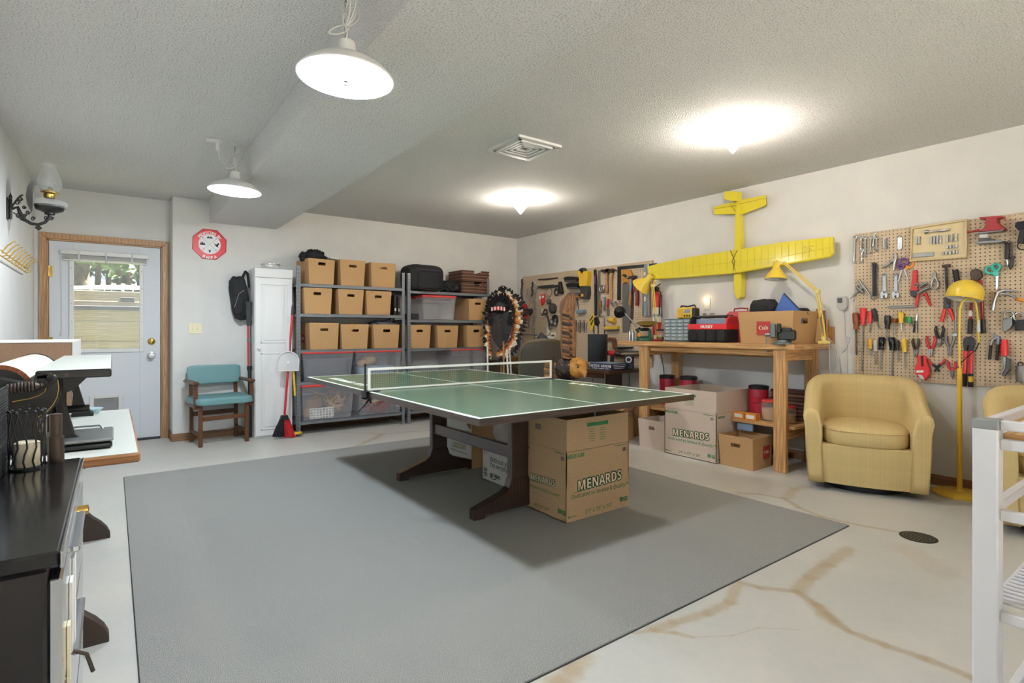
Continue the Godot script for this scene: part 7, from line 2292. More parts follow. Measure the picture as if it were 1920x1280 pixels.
func build_bench() -> void:
	var o := thing("workbench", "pine workbench of thick planks against the right wall", "workbench", Vector3(4.5, 0, -2.97))
	var zc := -2.97
	var xf0 := 4.2 - 4.5
	var xb := 4.79 - 4.5
	var za := -3.87 - zc
	var zb := -2.065 - zc
	var n := 4
	for k in n:
		var a := lerpf(xf0, xb, float(k) / n)
		var d := lerpf(xf0, xb, float(k + 1) / n)
		part(o, "top_plank", mb().span(Vector3(a + 0.0012, 0.962, za), Vector3(d - 0.0012, 1.005, zb), 0.003), "pine" if k % 2 == 0 else "pine_pale")
	for z in [-3.55 - zc, -2.19 - zc]:
		part(o, "front_leg", mb().span(Vector3(4.215 - 4.5, 0, z - 0.05), Vector3(4.255 - 4.5, 0.962, z + 0.05), 0.003), "pine")
		part(o, "back_leg", mb().span(Vector3(4.72 - 4.5, 0, z - 0.05), Vector3(4.76 - 4.5, 0.962, z + 0.05), 0.003), "pine")
		part(o, "side_brace", mb().span(Vector3(4.255 - 4.5, 0.25, z - 0.02), Vector3(4.72 - 4.5, 0.335, z + 0.02), 0.003), "pine")
		part(o, "top_brace", mb().span(Vector3(4.255 - 4.5, 0.87, z - 0.02), Vector3(4.72 - 4.5, 0.96, z + 0.02), 0.003), "pine")
	part(o, "front_apron", mb().span(Vector3(4.26 - 4.5, 0.91, -3.5 - zc), Vector3(4.298 - 4.5, 0.962, -2.24 - zc), 0.003), "pine")
	part(o, "back_apron", mb().span(Vector3(4.68 - 4.5, 0.875, -3.5 - zc), Vector3(4.718 - 4.5, 0.962, -2.24 - zc), 0.003), "pine")
	for k in 3:
		for e in [[-3.62, -3.18], [-2.63, -2.10]]:
			part(o, "shelf_board", mb().span(Vector3(lerpf(4.27, 4.76, k / 3.0) - 4.5, 0.338, e[0] - zc), Vector3(lerpf(4.27, 4.76, (k + 1) / 3.0) - 4.503, 0.362, e[1] - zc), 0.002), "pine")
	part(o, "back_stop", mb().span(Vector3(4.765 - 4.5, 1.005, -2.10 - zc), Vector3(4.798 - 4.5, 1.145, -2.03 - zc), 0.003), "wood_handle")
	var y := 1.005
	# parts cabinet with clear drawers
	o = thing("parts_cabinet", "teal parts cabinet with clear plastic drawers on the bench", "parts cabinet", Vector3(4.535, y, -3.32))
	part(o, "shell", mb().span(Vector3(-0.085, 0, -0.158), Vector3(0.085, 0.222, 0.158), 0.004), "blue_dark")
	for r in 6:
		for c in 4:
			var z0 := -0.148 + c * 0.0745
			var y0 := 0.012 + r * 0.0345
			var d := part(o, "drawer", mb().span(Vector3(-0.094, y0, z0), Vector3(-0.086, y0 + 0.030, z0 + 0.070), 0.002), "drawer_clear")
			part(d, "finger_pull", mb().span(Vector3(-0.099, y0 + 0.010, z0 + 0.025), Vector3(-0.094, y0 + 0.014, z0 + 0.045)), "white_plastic")
			part(d, "contents", mb().lump(Vector3(-0.080, y0 + 0.012, z0 + 0.035), Vector3(0.004, 0.009, 0.028), 0.6, 0.4, 3.0, r * 4 + c, 10, 6), ["jute", "dull_steel", "wood_red", "paper"][(r * 3 + c) % 4])
	# yellow radio standing on it
	o = thing("yellow_radio", "yellow and black emergency radio standing on the parts cabinet", "radio", Vector3(4.535, y + 0.222, -3.26))
	part(o, "case", mb().span(Vector3(-0.04, 0.004, -0.105), Vector3(0.04, 0.11, 0.10), 0.010), "yellow")
	part(o, "bumper", mb().span(Vector3(-0.046, 0.01, 0.07), Vector3(0.042, 0.105, 0.108), 0.010), "black")
	part(o, "screen", mb().span(Vector3(-0.0415, 0.055, -0.012), Vector3(-0.0395, 0.09, 0.05), 0.0008), "blue_grey")
	for e in [-0.01, 0.02, 0.048]:
		part(o, "dial", mb().at(xf(Vector3(-0.040, 0.03, e), 0, 0, PI / 2)).lathe([[0.0, 0.0], [0.008, 0.0], [0.007, 0.008], [0.0, 0.008]], 12), "black")
	part(o, "speaker_grille", mb().at(xf(Vector3(-0.040, 0.062, -0.06), 0, 0, PI / 2)).lathe([[0.032, 0.0], [0.032, 0.002], [0.026, 0.002], [0.0, 0.001]], 20), "amber")
	part(o, "handle", mb().tube([Vector3(0, 0.105, -0.09), Vector3(0, 0.128, -0.075), Vector3(0, 0.120, 0), Vector3(0, 0.132, 0.075), Vector3(0, 0.105, 0.09)], 0.008, 8), "black")
	for e in [-0.08, 0.08]:
		part(o, "foot", mb().box(Vector3(0, 0.003, e), Vector3(0.06, 0.006, 0.02)), "black")
	# glowing night light in the socket behind, with a jar before it
	var nl := PX(1325, 562, 4.79)
	o = thing("night_light", "small warm night light glowing in a wall socket above the bench", "night light", Vector3(4.80, nl.y, nl.z), -PI / 2)
	part(o, "socket_plate", mb().box(Vector3(0, -0.04, 0.003), Vector3(0.07, 0.115, 0.006), 0.002), "white_plastic")
	part(o, "bulb", mb().at(xf(Vector3(0, 0, 0.035))).lathe([[0.0, -0.03], [0.012, -0.026], [0.016, 0.0], [0.010, 0.022], [0.0, 0.028]], 14), "glow_small")
	omni(Vector3(4.80 - 0.035, nl.y, nl.z), 0.004, Color(1.0, 0.85, 0.6), 0.015)
	o = thing("bead_jar", "clear jar of coloured beads standing behind the red tool tote", "jar", Vector3(4.685, y, -3.13))
	part(o, "glass", mb().lathe([[0.0, 0.0], [0.055, 0.0], [0.058, 0.02], [0.058, 0.25], [0.05, 0.262]], 20), "glass")
	var bd := mb()
	var rg := RandomNumberGenerator.new()
	rg.seed = 9
	for k in 90:
		var a := rg.randf() * TAU
		var rr := sqrt(rg.randf()) * 0.048
		bd.paint([hx("d8d4ca"), hx("c8402f"), hx("4a7fb0"), hx("e6e2d4"), hx("caa24a")][k % 5])
		bd.lump(Vector3(cos(a) * rr, 0.012 + rg.randf() * 0.225, sin(a) * rr), Vector3.ONE * 0.011, 1.0, 0, 1, 1, 7, 4)
	var bp := part(o, "beads", bd, "vertex")
	bp.set_meta("kind", "stuff")
	part(o, "lid", mb().at(xf(Vector3(0, 0.262, 0))).lathe([[0.0, 0.0], [0.056, 0.0], [0.056, 0.012], [0.0, 0.014]], 20), "steel")
	# red and black tool tote
	o = thing("tool_tote", "red and black fabric tool tote with a HUSKY band on the bench", "tool bag", Vector3(4.46, y, -2.93))
	part(o, "pocket_body", mb().span(Vector3(-0.10, 0, -0.20), Vector3(0.10, 0.125, 0.19), 0.012), "black_soft")
	for k in 4:
		part(o, "pocket", mb().lump(Vector3(-0.104, 0.062, -0.152 + k * 0.098), Vector3(0.012, 0.056, 0.045), 0.4, 0.05, 2.0, k, 14, 8), "black_soft")
	part(o, "red_band", mb().span(Vector3(-0.110, 0.115, -0.202), Vector3(0.10, 0.168, 0.192), 0.006), "red_bright")
	part(o, "lettering", mb().text("HUSKY", 0.040, font_bold, xf(Vector3(-0.1112, 0.142, 0.0), -PI / 2), 0.001), "white_ink")
	for e in [-0.195, 0.185]:
		part(o, "end_panel", mb().at(xf(Vector3(0, 0, e))).prism([Vector2(-0.10, 0.165), Vector2(0.10, 0.165), Vector2(0.07, 0.235), Vector2(-0.04, 0.240), Vector2(-0.08, 0.21)], -0.008, 0.008, 0.003), "red" if e > 0 else "black")
	part(o, "carry_bar", mb().cyl(Vector3(0.0, 0.235, -0.20), Vector3(0.0, 0.235, 0.19), 0.013), "black")
	part(o, "inner_divider", mb().span(Vector3(-0.01, 0.12, -0.18), Vector3(0.01, 0.215, 0.17), 0.003), "blue_grey")
	o = thing("red_case", "pale red carrying case standing behind the tool tote", "case", Vector3(4.68, y, -2.80))
	part(o, "body", mb().at(xf(Vector3.ZERO, -PI / 2)).prism([Vector2(-0.13, 0), Vector2(0.12, 0), Vector2(0.12, 0.26), Vector2(0.09, 0.285), Vector2(-0.08, 0.285), Vector2(-0.13, 0.245)], -0.05, 0.05, 0.008), "red_soft")
	part(o, "handle", mb().tube([Vector3(0, 0.28, -0.06), Vector3(0, 0.31, -0.055), Vector3(0, 0.315, 0.0), Vector3(0, 0.31, 0.075), Vector3(0, 0.28, 0.08)], 0.007, 8), "red_dark")
	# large carton with a red print on the bench
	o = thing("grocery_carton", "large open cardboard carton with a red Cub print on the bench", "box", Vector3(4.515, y + 0.001, -2.365), -PI / 2)
	open_box(o, 0.47, 0.265, 0.40, "card", 0.02, [], [0.34, 0.62, 0.62, 0.78])
	red_patch(o, Vector3(-0.012, 0.13, 0.1965), 0.0, 0.118)
	solo("black_sack", "black cloth sack with a wire hook in the bench carton", "sack", mb().lump(Vector3(0, 0.175, 0), Vector3(0.08, 0.185, 0.10), 0.35, 0.10, 1.6, 3, 24, 18), "black_soft", Vector3(4.50, y + 0.012, -2.47))
	o = thing("blue_folder", "blue plastic folder tilted in the bench carton", "folder", Vector3(4.50, y + 0.18, -2.26), -PI / 2)
	part(o, "cover", mb().prism([Vector2(-0.13, 0.05), Vector2(-0.04, 0.235), Vector2(0.11, 0.07), Vector2(0.10, -0.05), Vector2(-0.12, -0.05)], -0.02, 0.02, 0.006), "blue")
	part(o, "edge", mb().tube([Vector3(-0.04, 0.237, 0.0), Vector3(0.05, 0.14, 0.0), Vector3(0.11, 0.075, 0.0)], 0.006, 6), "black")
	solo("black_pouch", "small black pouch at the end of the bench carton", "pouch", mb().lump(Vector3(0, 0.0, 0), Vector3(0.05, 0.035, 0.07), 0.6, 0.2, 2.0, 5), "black_soft", Vector3(4.56, 1.265, -2.20))
	o = thing("small_carton", "plain cardboard carton behind the bench vice", "box", Vector3(4.753, y + 0.001, -2.135), -PI / 2)
	open_box(o, 0.13, 0.205, 0.06, "card")
	o = thing("picture_frame", "wooden frames standing upright in the small carton", "frame", Vector3(4.752, y + 0.008, -2.14), -PI / 2)
	part(o, "moulding", mb().at(xf(Vector3.ZERO, 0, 0, -0.1)).span(Vector3(-0.04, 0, -0.02), Vector3(-0.01, 0.28, 0.02), 0.003), "wood_handle")
	part(o, "mount", mb().at(xf(Vector3.ZERO, 0, 0, -0.1)).span(Vector3(-0.008, 0, -0.02), Vector3(0.004, 0.275, 0.02), 0.002), "paper")
	part(o, "dark_moulding", mb().at(xf(Vector3.ZERO, 0, 0, -0.1)).span(Vector3(0.006, 0, -0.02), Vector3(0.022, 0.27, 0.02), 0.002), "wood_red")
	# bench vice
	o = thing("bench_vise", "grey green bench vise bolted on the bench corner", "vise", Vector3(4.258, y, -2.19), -1.15)
	part(o, "swivel_base", mb().lathe([[0.0, 0.0], [0.075, 0.0], [0.075, 0.012], [0.045, 0.02], [0.04, 0.035], [0.0, 0.036]], 24), "vise_grey")
	part(o, "lug", mb().span(Vector3(-0.03, 0, -0.105), Vector3(0.03, 0.012, 0.11), 0.005), "vise_grey")
	part(o, "body", mb().span(Vector3(-0.035, 0.03, -0.03), Vector3(0.10, 0.115, 0.03), 0.012), "vise_dark")
	part(o, "fixed_jaw", mb().span(Vector3(-0.035, 0.09, -0.055), Vector3(-0.008, 0.165, 0.055), 0.006), "vise_dark")
	part(o, "moving_jaw", mb().span(Vector3(-0.085, 0.05, -0.052), Vector3(-0.045, 0.165, 0.052), 0.008), "vise_grey")
	part(o, "anvil", mb().span(Vector3(-0.005, 0.10, -0.035), Vector3(0.07, 0.13, 0.035), 0.008), "vise_dark")
	part(o, "screw", mb().cyl(Vector3(-0.125, 0.075, 0), Vector3(-0.05, 0.075, 0), 0.014), "dull_steel")
	part(o, "tommy_bar", mb().cyl(Vector3(-0.115, -0.065, -0.028), Vector3(-0.115, 0.085, -0.01), 0.005), "steel")
	# camp stove, lantern, dishes
	o = thing("camp_stove", "green enamel camp stove with a brass dish on the bench end", "camp stove", Vector3(4.38, y, -3.66))
	part(o, "tank", mb().lathe([[0.0, 0.0], [0.09, 0.0], [0.095, 0.012], [0.085, 0.03], [0.06, 0.042], [0.04, 0.05], [0.0, 0.052]], 28), "green_enamel")
	for e in [[-0.04, -0.06], [0.0, 0.06], [0.05, 0.02]]:
		part(o, "post", mb().cyl(Vector3(e[0], 0.03, e[1]), Vector3(e[0], 0.115, e[1]), 0.016), "green_enamel")
	part(o, "gauge", mb().at(xf(Vector3(-0.085, 0.065, 0), 0, 0, PI / 2)).lathe([[0.0, 0.0], [0.022, 0.0], [0.022, 0.012], [0.0, 0.014]], 16), "orange")
	part(o, "burner", mb().at(xf(Vector3(0, 0.10, 0))).lathe([[0.0, 0.0], [0.05, 0.0], [0.055, 0.02], [0.03, 0.035], [0.0, 0.036]], 18), "cast_iron")
	part(o, "dish", mb().at(xf(Vector3(-0.01, 0.15, 0.035), 0, 0.12, 0.18)).lathe([[0.0, 0.0], [0.05, 0.006], [0.105, 0.034], [0.11, 0.034], [0.05, 0.001], [0.0, -0.006]], 28), "green_brass")
	part(o, "valve", mb().cyl(Vector3(-0.02, 0.11, -0.10), Vector3(-0.02, 0.13, -0.05), 0.014), "dark_steel")
	o = thing("brass_lantern", "small lantern with a green base and glass globe on the bench", "lantern", Vector3(4.46, y, -3.535))
	part(o, "base", mb().lathe([[0.0, 0.0], [0.034, 0.0], [0.037, 0.03], [0.034, 0.045], [0.0, 0.046]], 18), "green_brass")
	part(o, "globe", mb().lathe([[0.028, 0.046], [0.03, 0.06], [0.028, 0.105]], 18), "glass")
	part(o, "cap", mb().lathe([[0.0, 0.105], [0.036, 0.105], [0.034, 0.118], [0.0, 0.125]], 18), "black")
	o = thing("salt_shakers", "pair of bright steel cylinders behind the camp stove", "shakers", Vector3(4.33, y, -3.80))
	for e in [-0.022, 0.022]:
		part(o, "shaker", mb().at(xf(Vector3(0, 0, e))).lathe([[0.0, 0.0], [0.017, 0.0], [0.016, 0.075], [0.010, 0.10], [0.0, 0.103]], 14), "steel")
	solo("red_rag", "small folded red rag on the bench by the lantern", "rag", mb().lump(Vector3(0, 0.012, 0), Vector3(0.05, 0.012, 0.05), 0.7, 0.3, 2, 3), "red_dark", Vector3(4.40, y, -3.52))
	# the two yellow drafting lamps and a black one
	drafting_lamp("yellow_lamp", "yellow drafting lamp with bent arms clamped at the bench's end", [1545, 640], 4.60, [1540, 615], [1533, 546], [1470, 492], [1453, 497], [1455, 517], 21.0, Vector2(0.0, -1.0))
	drafting_lamp("yellow_lamp", "yellow drafting lamp pointing its shade down at the camp stove", [1232, 637], 4.62, [1231, 610], [1224, 535], [1229, 527], [1228, 524], [1205, 534], 19.0, Vector2(-0.75, -0.66))
	o = thing("black_desk_lamp", "black round-shaded desk lamp hanging over the desk end", "desk lamp", PX(1162, 584, 4.45))
	part(o, "shade", mb().at(Transform3D(Basis.from_euler(Vector3(0.2, 0.3, 0.9)), Vector3.ZERO)).lathe([[0.062, -0.03], [0.066, -0.028], [0.066, 0.0], [0.052, 0.035], [0.03, 0.055], [0.0, 0.062]], 28), "black_gloss")
	part(o, "arm", mb().tube([Vector3(0.01, -0.005, 0.045), Vector3(0.04, -0.08, 0.11), Vector3(0.10, -0.17, 0.16)], 0.007, 6), "steel")
	# fire extinguisher on the wall
	var fe := PX(1230, 640, 4.72)
	o = thing("fire_extinguisher", "red fire extinguisher with white label on the wall by the bench", "fire extinguisher", Vector3(4.735, 1.06, fe.z))
	part(o, "cylinder", mb().lathe([[0.0, 0.0], [0.042, 0.004], [0.045, 0.02], [0.045, 0.40], [0.036, 0.44], [0.018, 0.455], [0.018, 0.47], [0.0, 0.47]], 24), "red")
	part(o, "label", mb().lathe([[0.0455, 0.14], [0.0455, 0.30]], 24), "paper")
	part(o, "label_band", mb().lathe([[0.0458, 0.20], [0.0458, 0.225]], 24), "blue_grey")
	part(o, "valve_head", mb().span(Vector3(-0.025, 0.47, -0.02), Vector3(0.02, 0.52, 0.02), 0.005), "black")
	part(o, "lever", mb().bar(Vector3(0, 0.52, -0.02), Vector3(0.0, 0.555, 0.05), 0.018, 0.008, 0.002), "black")
	part(o, "hose", mb().tube([Vector3(-0.01, 0.49, 0.02), Vector3(-0.015, 0.46, 0.06), Vector3(-0.02, 0.35, 0.055), Vector3(-0.02, 0.22, 0.05)], 0.008, 7), "black")
	part(o, "wall_bracket", mb().span(Vector3(0.046, 0.2, -0.02), Vector3(0.064, 0.44, 0.02), 0.002), "dark_steel")
	# small wall device with a cord near the pegboard
	zoomed(1560, 380, 3.37)
	wall_shape("wall_device", "grey wall-mounted alarm with a knotted white cord", "alarm", 4.798, [
		["poly", "case", "grey_light", 0.0, 0.035, [36, 605, 45, 594, 92, 592, 104, 604, 105, 655, 92, 676, 60, 678, 44, 662, 36, 630]],
		["poly", "face", "grey_dark", 0.035, 0.038, [46, 604, 76, 602, 78, 632, 48, 634]],
		["rod", "cord", "cord_white", 0.006, 3.0, [74, 678, 82, 740, 84, 840, 112, 850, 95, 905, 60, 945, 78, 935, 96, 895, 82, 848]],
		["rod", "cord", "cord_white", 0.006, 3.0, [92, 905, 95, 985, 98, 1085]]])
	zoomed(1400, 560, 8.0)
	wall_shape("loose_cables", "bundle of white cables hanging from the bench's end", "cables", 4.775, [
		["rod", "cable", "cord_white", 0.01, 6.0, [1200, 560, 1300, 660, 1360, 780, 1390, 960, 1400, 1150]],
		["rod", "cable", "cord_white", 0.014, 6.0, [1190, 570, 1290, 690, 1340, 820, 1370, 980, 1360, 1150]],
		["rod", "cable", "cord_white", 0.006, 5.0, [1200, 600, 1240, 700, 1250, 860, 1245, 1000, 1270, 1150]]])
	# things on the bench's low shelf
	var sy := 0.363
	var gc := "red canisters under the workbench"
	for e in [[4.60, -3.30, 0.30, 0.082, "tall red canister with a black lid near the bench's back leg"], [4.545, -2.545, 0.275, 0.08, "red canister with a black lid beside the clear jar"], [4.55, -3.52, 0.30, 0.075, "red canister with a dark lid behind the tall moving carton"]]:
		var k := thing("red_canister", e[4], "canister", Vector3(e[0], sy, e[1]), 0.0, gc)
		part(k, "can", mb().lathe([[0.0, 0.0], [e[3], 0.0], [e[3], e[2] * 0.9], [e[3] * 0.98, e[2] * 0.92], [0.0, e[2] * 0.92]], 24), "red_can")
		part(k, "lid", mb().lathe([[e[3] * 1.03, e[2] * 0.88], [e[3] * 1.03, e[2] * 0.98], [e[3] * 0.8, e[2]], [0.0, e[2]]], 24), "black")
		part(k, "grip", mb().box(Vector3(-e[3], e[2] * 0.55, 0.02), Vector3(0.012, 0.05, 0.05), 0.004), "red_can")
	o = thing("jar", "large clear jar with a red lid under the workbench", "jar", Vector3(4.45, sy, -2.385))
	part(o, "glass", mb().lathe([[0.0, 0.0], [0.07, 0.0], [0.075, 0.02], [0.075, 0.14], [0.06, 0.155]], 24), "glass")
	part(o, "lid", mb().at(xf(Vector3(0, 0.153, 0))).lathe([[0.0, 0.0], [0.068, 0.0], [0.068, 0.018], [0.0, 0.02]], 24), "red_lid")
	part(o, "contents", mb().lathe([[0.0, 0.004], [0.066, 0.006], [0.068, 0.10], [0.0, 0.11]], 20), "jute")
	o = thing("jar", "squat clear jar with a red lid at the bench's front leg", "jar", Vector3(4.42, sy, -2.225))
	part(o, "glass", mb().lathe([[0.0, 0.0], [0.055, 0.0], [0.06, 0.02], [0.06, 0.11], [0.05, 0.125]], 24), "glass")
	part(o, "lid", mb().at(xf(Vector3(0, 0.124, 0))).lathe([[0.0, 0.0], [0.056, 0.0], [0.056, 0.016], [0.0, 0.018]], 24), "red_lid")
	part(o, "contents", mb().lathe([[0.0, 0.004], [0.05, 0.006], [0.052, 0.07], [0.0, 0.08]], 20), "jute")
	for e in [[4.33, -2.585, 0.0, "small orange carton lying under the red canister", "orange"], [4.33, -2.478, 0.0, "small orange and white carton beside the clear jar", "orange"]]:
		o = thing("small_orange_box", e[3], "box", Vector3(e[0], sy, e[1]), 0.0, "small orange cartons")
		part(o, "body", mb().box(Vector3(0, 0.028, 0), Vector3(0.07, 0.056, 0.10), 0.002), e[4])
		part(o, "label", mb().box(Vector3(-0.0354, 0.028, 0.0), Vector3(0.0008, 0.03, 0.07)), "paper")
	o = thing("wicker_hamper", "brown woven box at the back of the low bench shelf", "basket", Vector3(4.67, sy, -2.30))
	for k in 8:
		part(o, "strand", mb().box(Vector3(0, 0.016 + k * 0.031, 0), Vector3(0.15 + 0.006 * (k % 2), 0.027, 0.33 + 0.006 * (k % 2)), 0.008), "wicker" if k % 2 else "wicker_pale")
	solo("blue_rag", "pale blue cloth hanging below the low bench shelf", "cloth", mb().box(Vector3(0, 0.03, 0), Vector3(0.02, 0.06, 0.14), 0.006), "blue_grey", Vector3(4.29, 0.27, -2.52))
	# cartons on the floor by the bench
	o = thing("moving_carton", "tall white moving carton with green lettering before the workbench", "box", Vector3(4.325, 0, -2.905), 0.0, "moving cartons with green lettering")
	open_box(o, 0.53, 0.41, 0.525, "card_light")
	flaps_up(o, 0.53, 0.525, 0.41, 0.187, "card_light")
	moving_prints(o, Vector3(-0.265, 0, 0), -PI / 2, 0.525, 0.41)
	moving_prints(o, Vector3(0, 0, 0.2625), 0.0, 0.53, 0.41, true)
	var b := mb()
	for e in 5:
		b.box(Vector3(-0.2656, 0.52 - e * 0.014, 0.0), Vector3(0.0008, 0.003, 0.10 - 0.01 * (e % 2)))
	b.box(Vector3(-0.2656, 0.545, 0.0), Vector3(0.0008, 0.02, 0.13))
	part(o, "table_print", b, "box_green")
	o = thing("file_carton", "open pale file carton with a hand hole left of the moving carton", "box", Vector3(4.225, 0, -3.336), 0.0)
	open_box(o, 0.30, 0.27, 0.31, "card_light", 0.015, [], [0.4, 0.66, 0.62, 0.78])
	o = thing("file_carton", "open brown file carton with a red Cub print before the bench leg", "box", Vector3(4.215, 0, -2.475), 0.0)
	open_box(o, 0.30, 0.255, 0.30, "card", 0.015, [], [0.36, 0.66, 0.64, 0.78])
	red_patch(o, Vector3(0.06, 0.13, 0.148), 0.0, 0.10)
	solo("cable_heap", "tan cables heaped inside the brown file carton", "cables", coil(Vector3(0, 0.0, 0), 0.11, 8, 0.006, 4, 0.5), "jute", Vector3(4.215, 0.15, -2.475))
	o = thing("brown_carton", "brown carton with a red print behind the table's corner", "box", Vector3(4.50, 0, -3.985), 0.0)
	open_box(o, 0.30, 0.30, 0.30, "card", 0.012)
	red_patch(o, Vector3(-0.149, 0.15, 0.02), -PI / 2, 0.09)
	o = thing("brown_carton", "closed flat brown carton lying beyond the table's corner", "box", Vector3(4.12, 0, -3.86), 0.2)
	open_box(o, 0.30, 0.30, 0.30, "card", 0.0)
	part(o, "flap", mb().at(xf(Vector3(0, 0.30, 0.15), 0, -0.6)).span(Vector3(-0.15, 0, 0), Vector3(0.15, 0.004, 0.12)), "card")
func drafting_lamp(called: String, label: String, foot: Array, at: float, e0: Array, e1: Array, e2: Array, neck: Array, mouth: Array, r_px: float, aim: Vector2) -> void:
	# two-armed lamp standing in the plane x = at: foot, elbows and shade read from the photograph
	var p := PX(foot[0], foot[1], at)
	p.y = 1.005
	var o := thing(called, label, "lamp", p, -PI / 2, "yellow drafting lamps on the bench")
	var f := func(q: Array) -> Vector3:
		var w := PX(q[0], q[1], at) - p
		return Vector3(w.z, w.y, 0)
	var a: Vector3 = f.call(e0)
	var b2: Vector3 = f.call(e1)
	var c: Vector3 = f.call(e2)
	part(o, "clamp_base", mb().box(Vector3(0, 0.012, 0), Vector3(0.075, 0.024, 0.06), 0.006).cyl(Vector3(0, 0.02, 0), Vector3(a.x * 0.4, 0.06, 0), 0.018), "yellow_pale")
	for s in [-1.0, 1.0]:
		var d := Vector3(0.011 * s, 0, 0.0)
		part(o, "lower_arm", mb().bar(Vector3(0, 0.05, 0) + d, b2 + d, 0.009, 0.012, 0.002, Vector3.BACK), "yellow_lamp")
		var d2 := Vector3(0, 0.010 * s, 0)
		part(o, "upper_arm", mb().bar(b2 + d2, c + d2, 0.009, 0.010, 0.002, Vector3.BACK), "yellow_lamp")
	part(o, "elbow", mb().cyl(b2 + Vector3(0, 0, -0.016), b2 + Vector3(0, 0, 0.016), 0.017), "yellow_pale")
	var q0 := Vector3(0, 0.05, 0)
	part(o, "spring", mb().cyl(q0.lerp(b2, 0.1) + Vector3(0, 0, 0.012), q0.lerp(b2, 0.45) + Vector3(0, 0, 0.012), 0.006), "dull_steel")
	var n: Vector3 = f.call(neck)
	var m: Vector3 = f.call(mouth)
	part(o, "joint", mb().bar(c, n, 0.014, 0.014, 0.003, Vector3.BACK), "yellow_pale")
	var rr := r_px * depth_of(p) / FOCAL
	var dir := Vector3(aim.x, aim.y, 0.12).normalized()
	var l := rr * 1.75
	var m0 := m + dir * rr * 0.35
	part(o, "shade", mb().spindle(m0, m0 - dir * l, [[rr, 0.0], [rr * 1.02, 0.01], [rr * 0.78, 0.28], [rr * 0.42, 0.55], [rr * 0.34, 0.62], [rr * 0.33, 0.95], [rr * 0.25, 1.0], [0.0, 1.0]], 28), "yellow_lamp")
	part(o, "shade_inner", mb().spindle(m0 - dir * l * 0.5, m0 - dir * 0.001, [[rr * 0.40, 0.0], [rr * 0.76, 0.45], [rr * 0.98, 1.0]], 28), "white_paint")
	part(o, "switch_knob", mb().spindle(m0 - dir * l, m0 - dir * l * 1.07, [[0.006, 0.0], [0.006, 0.8], [0.0, 1.0]], 8), "black")

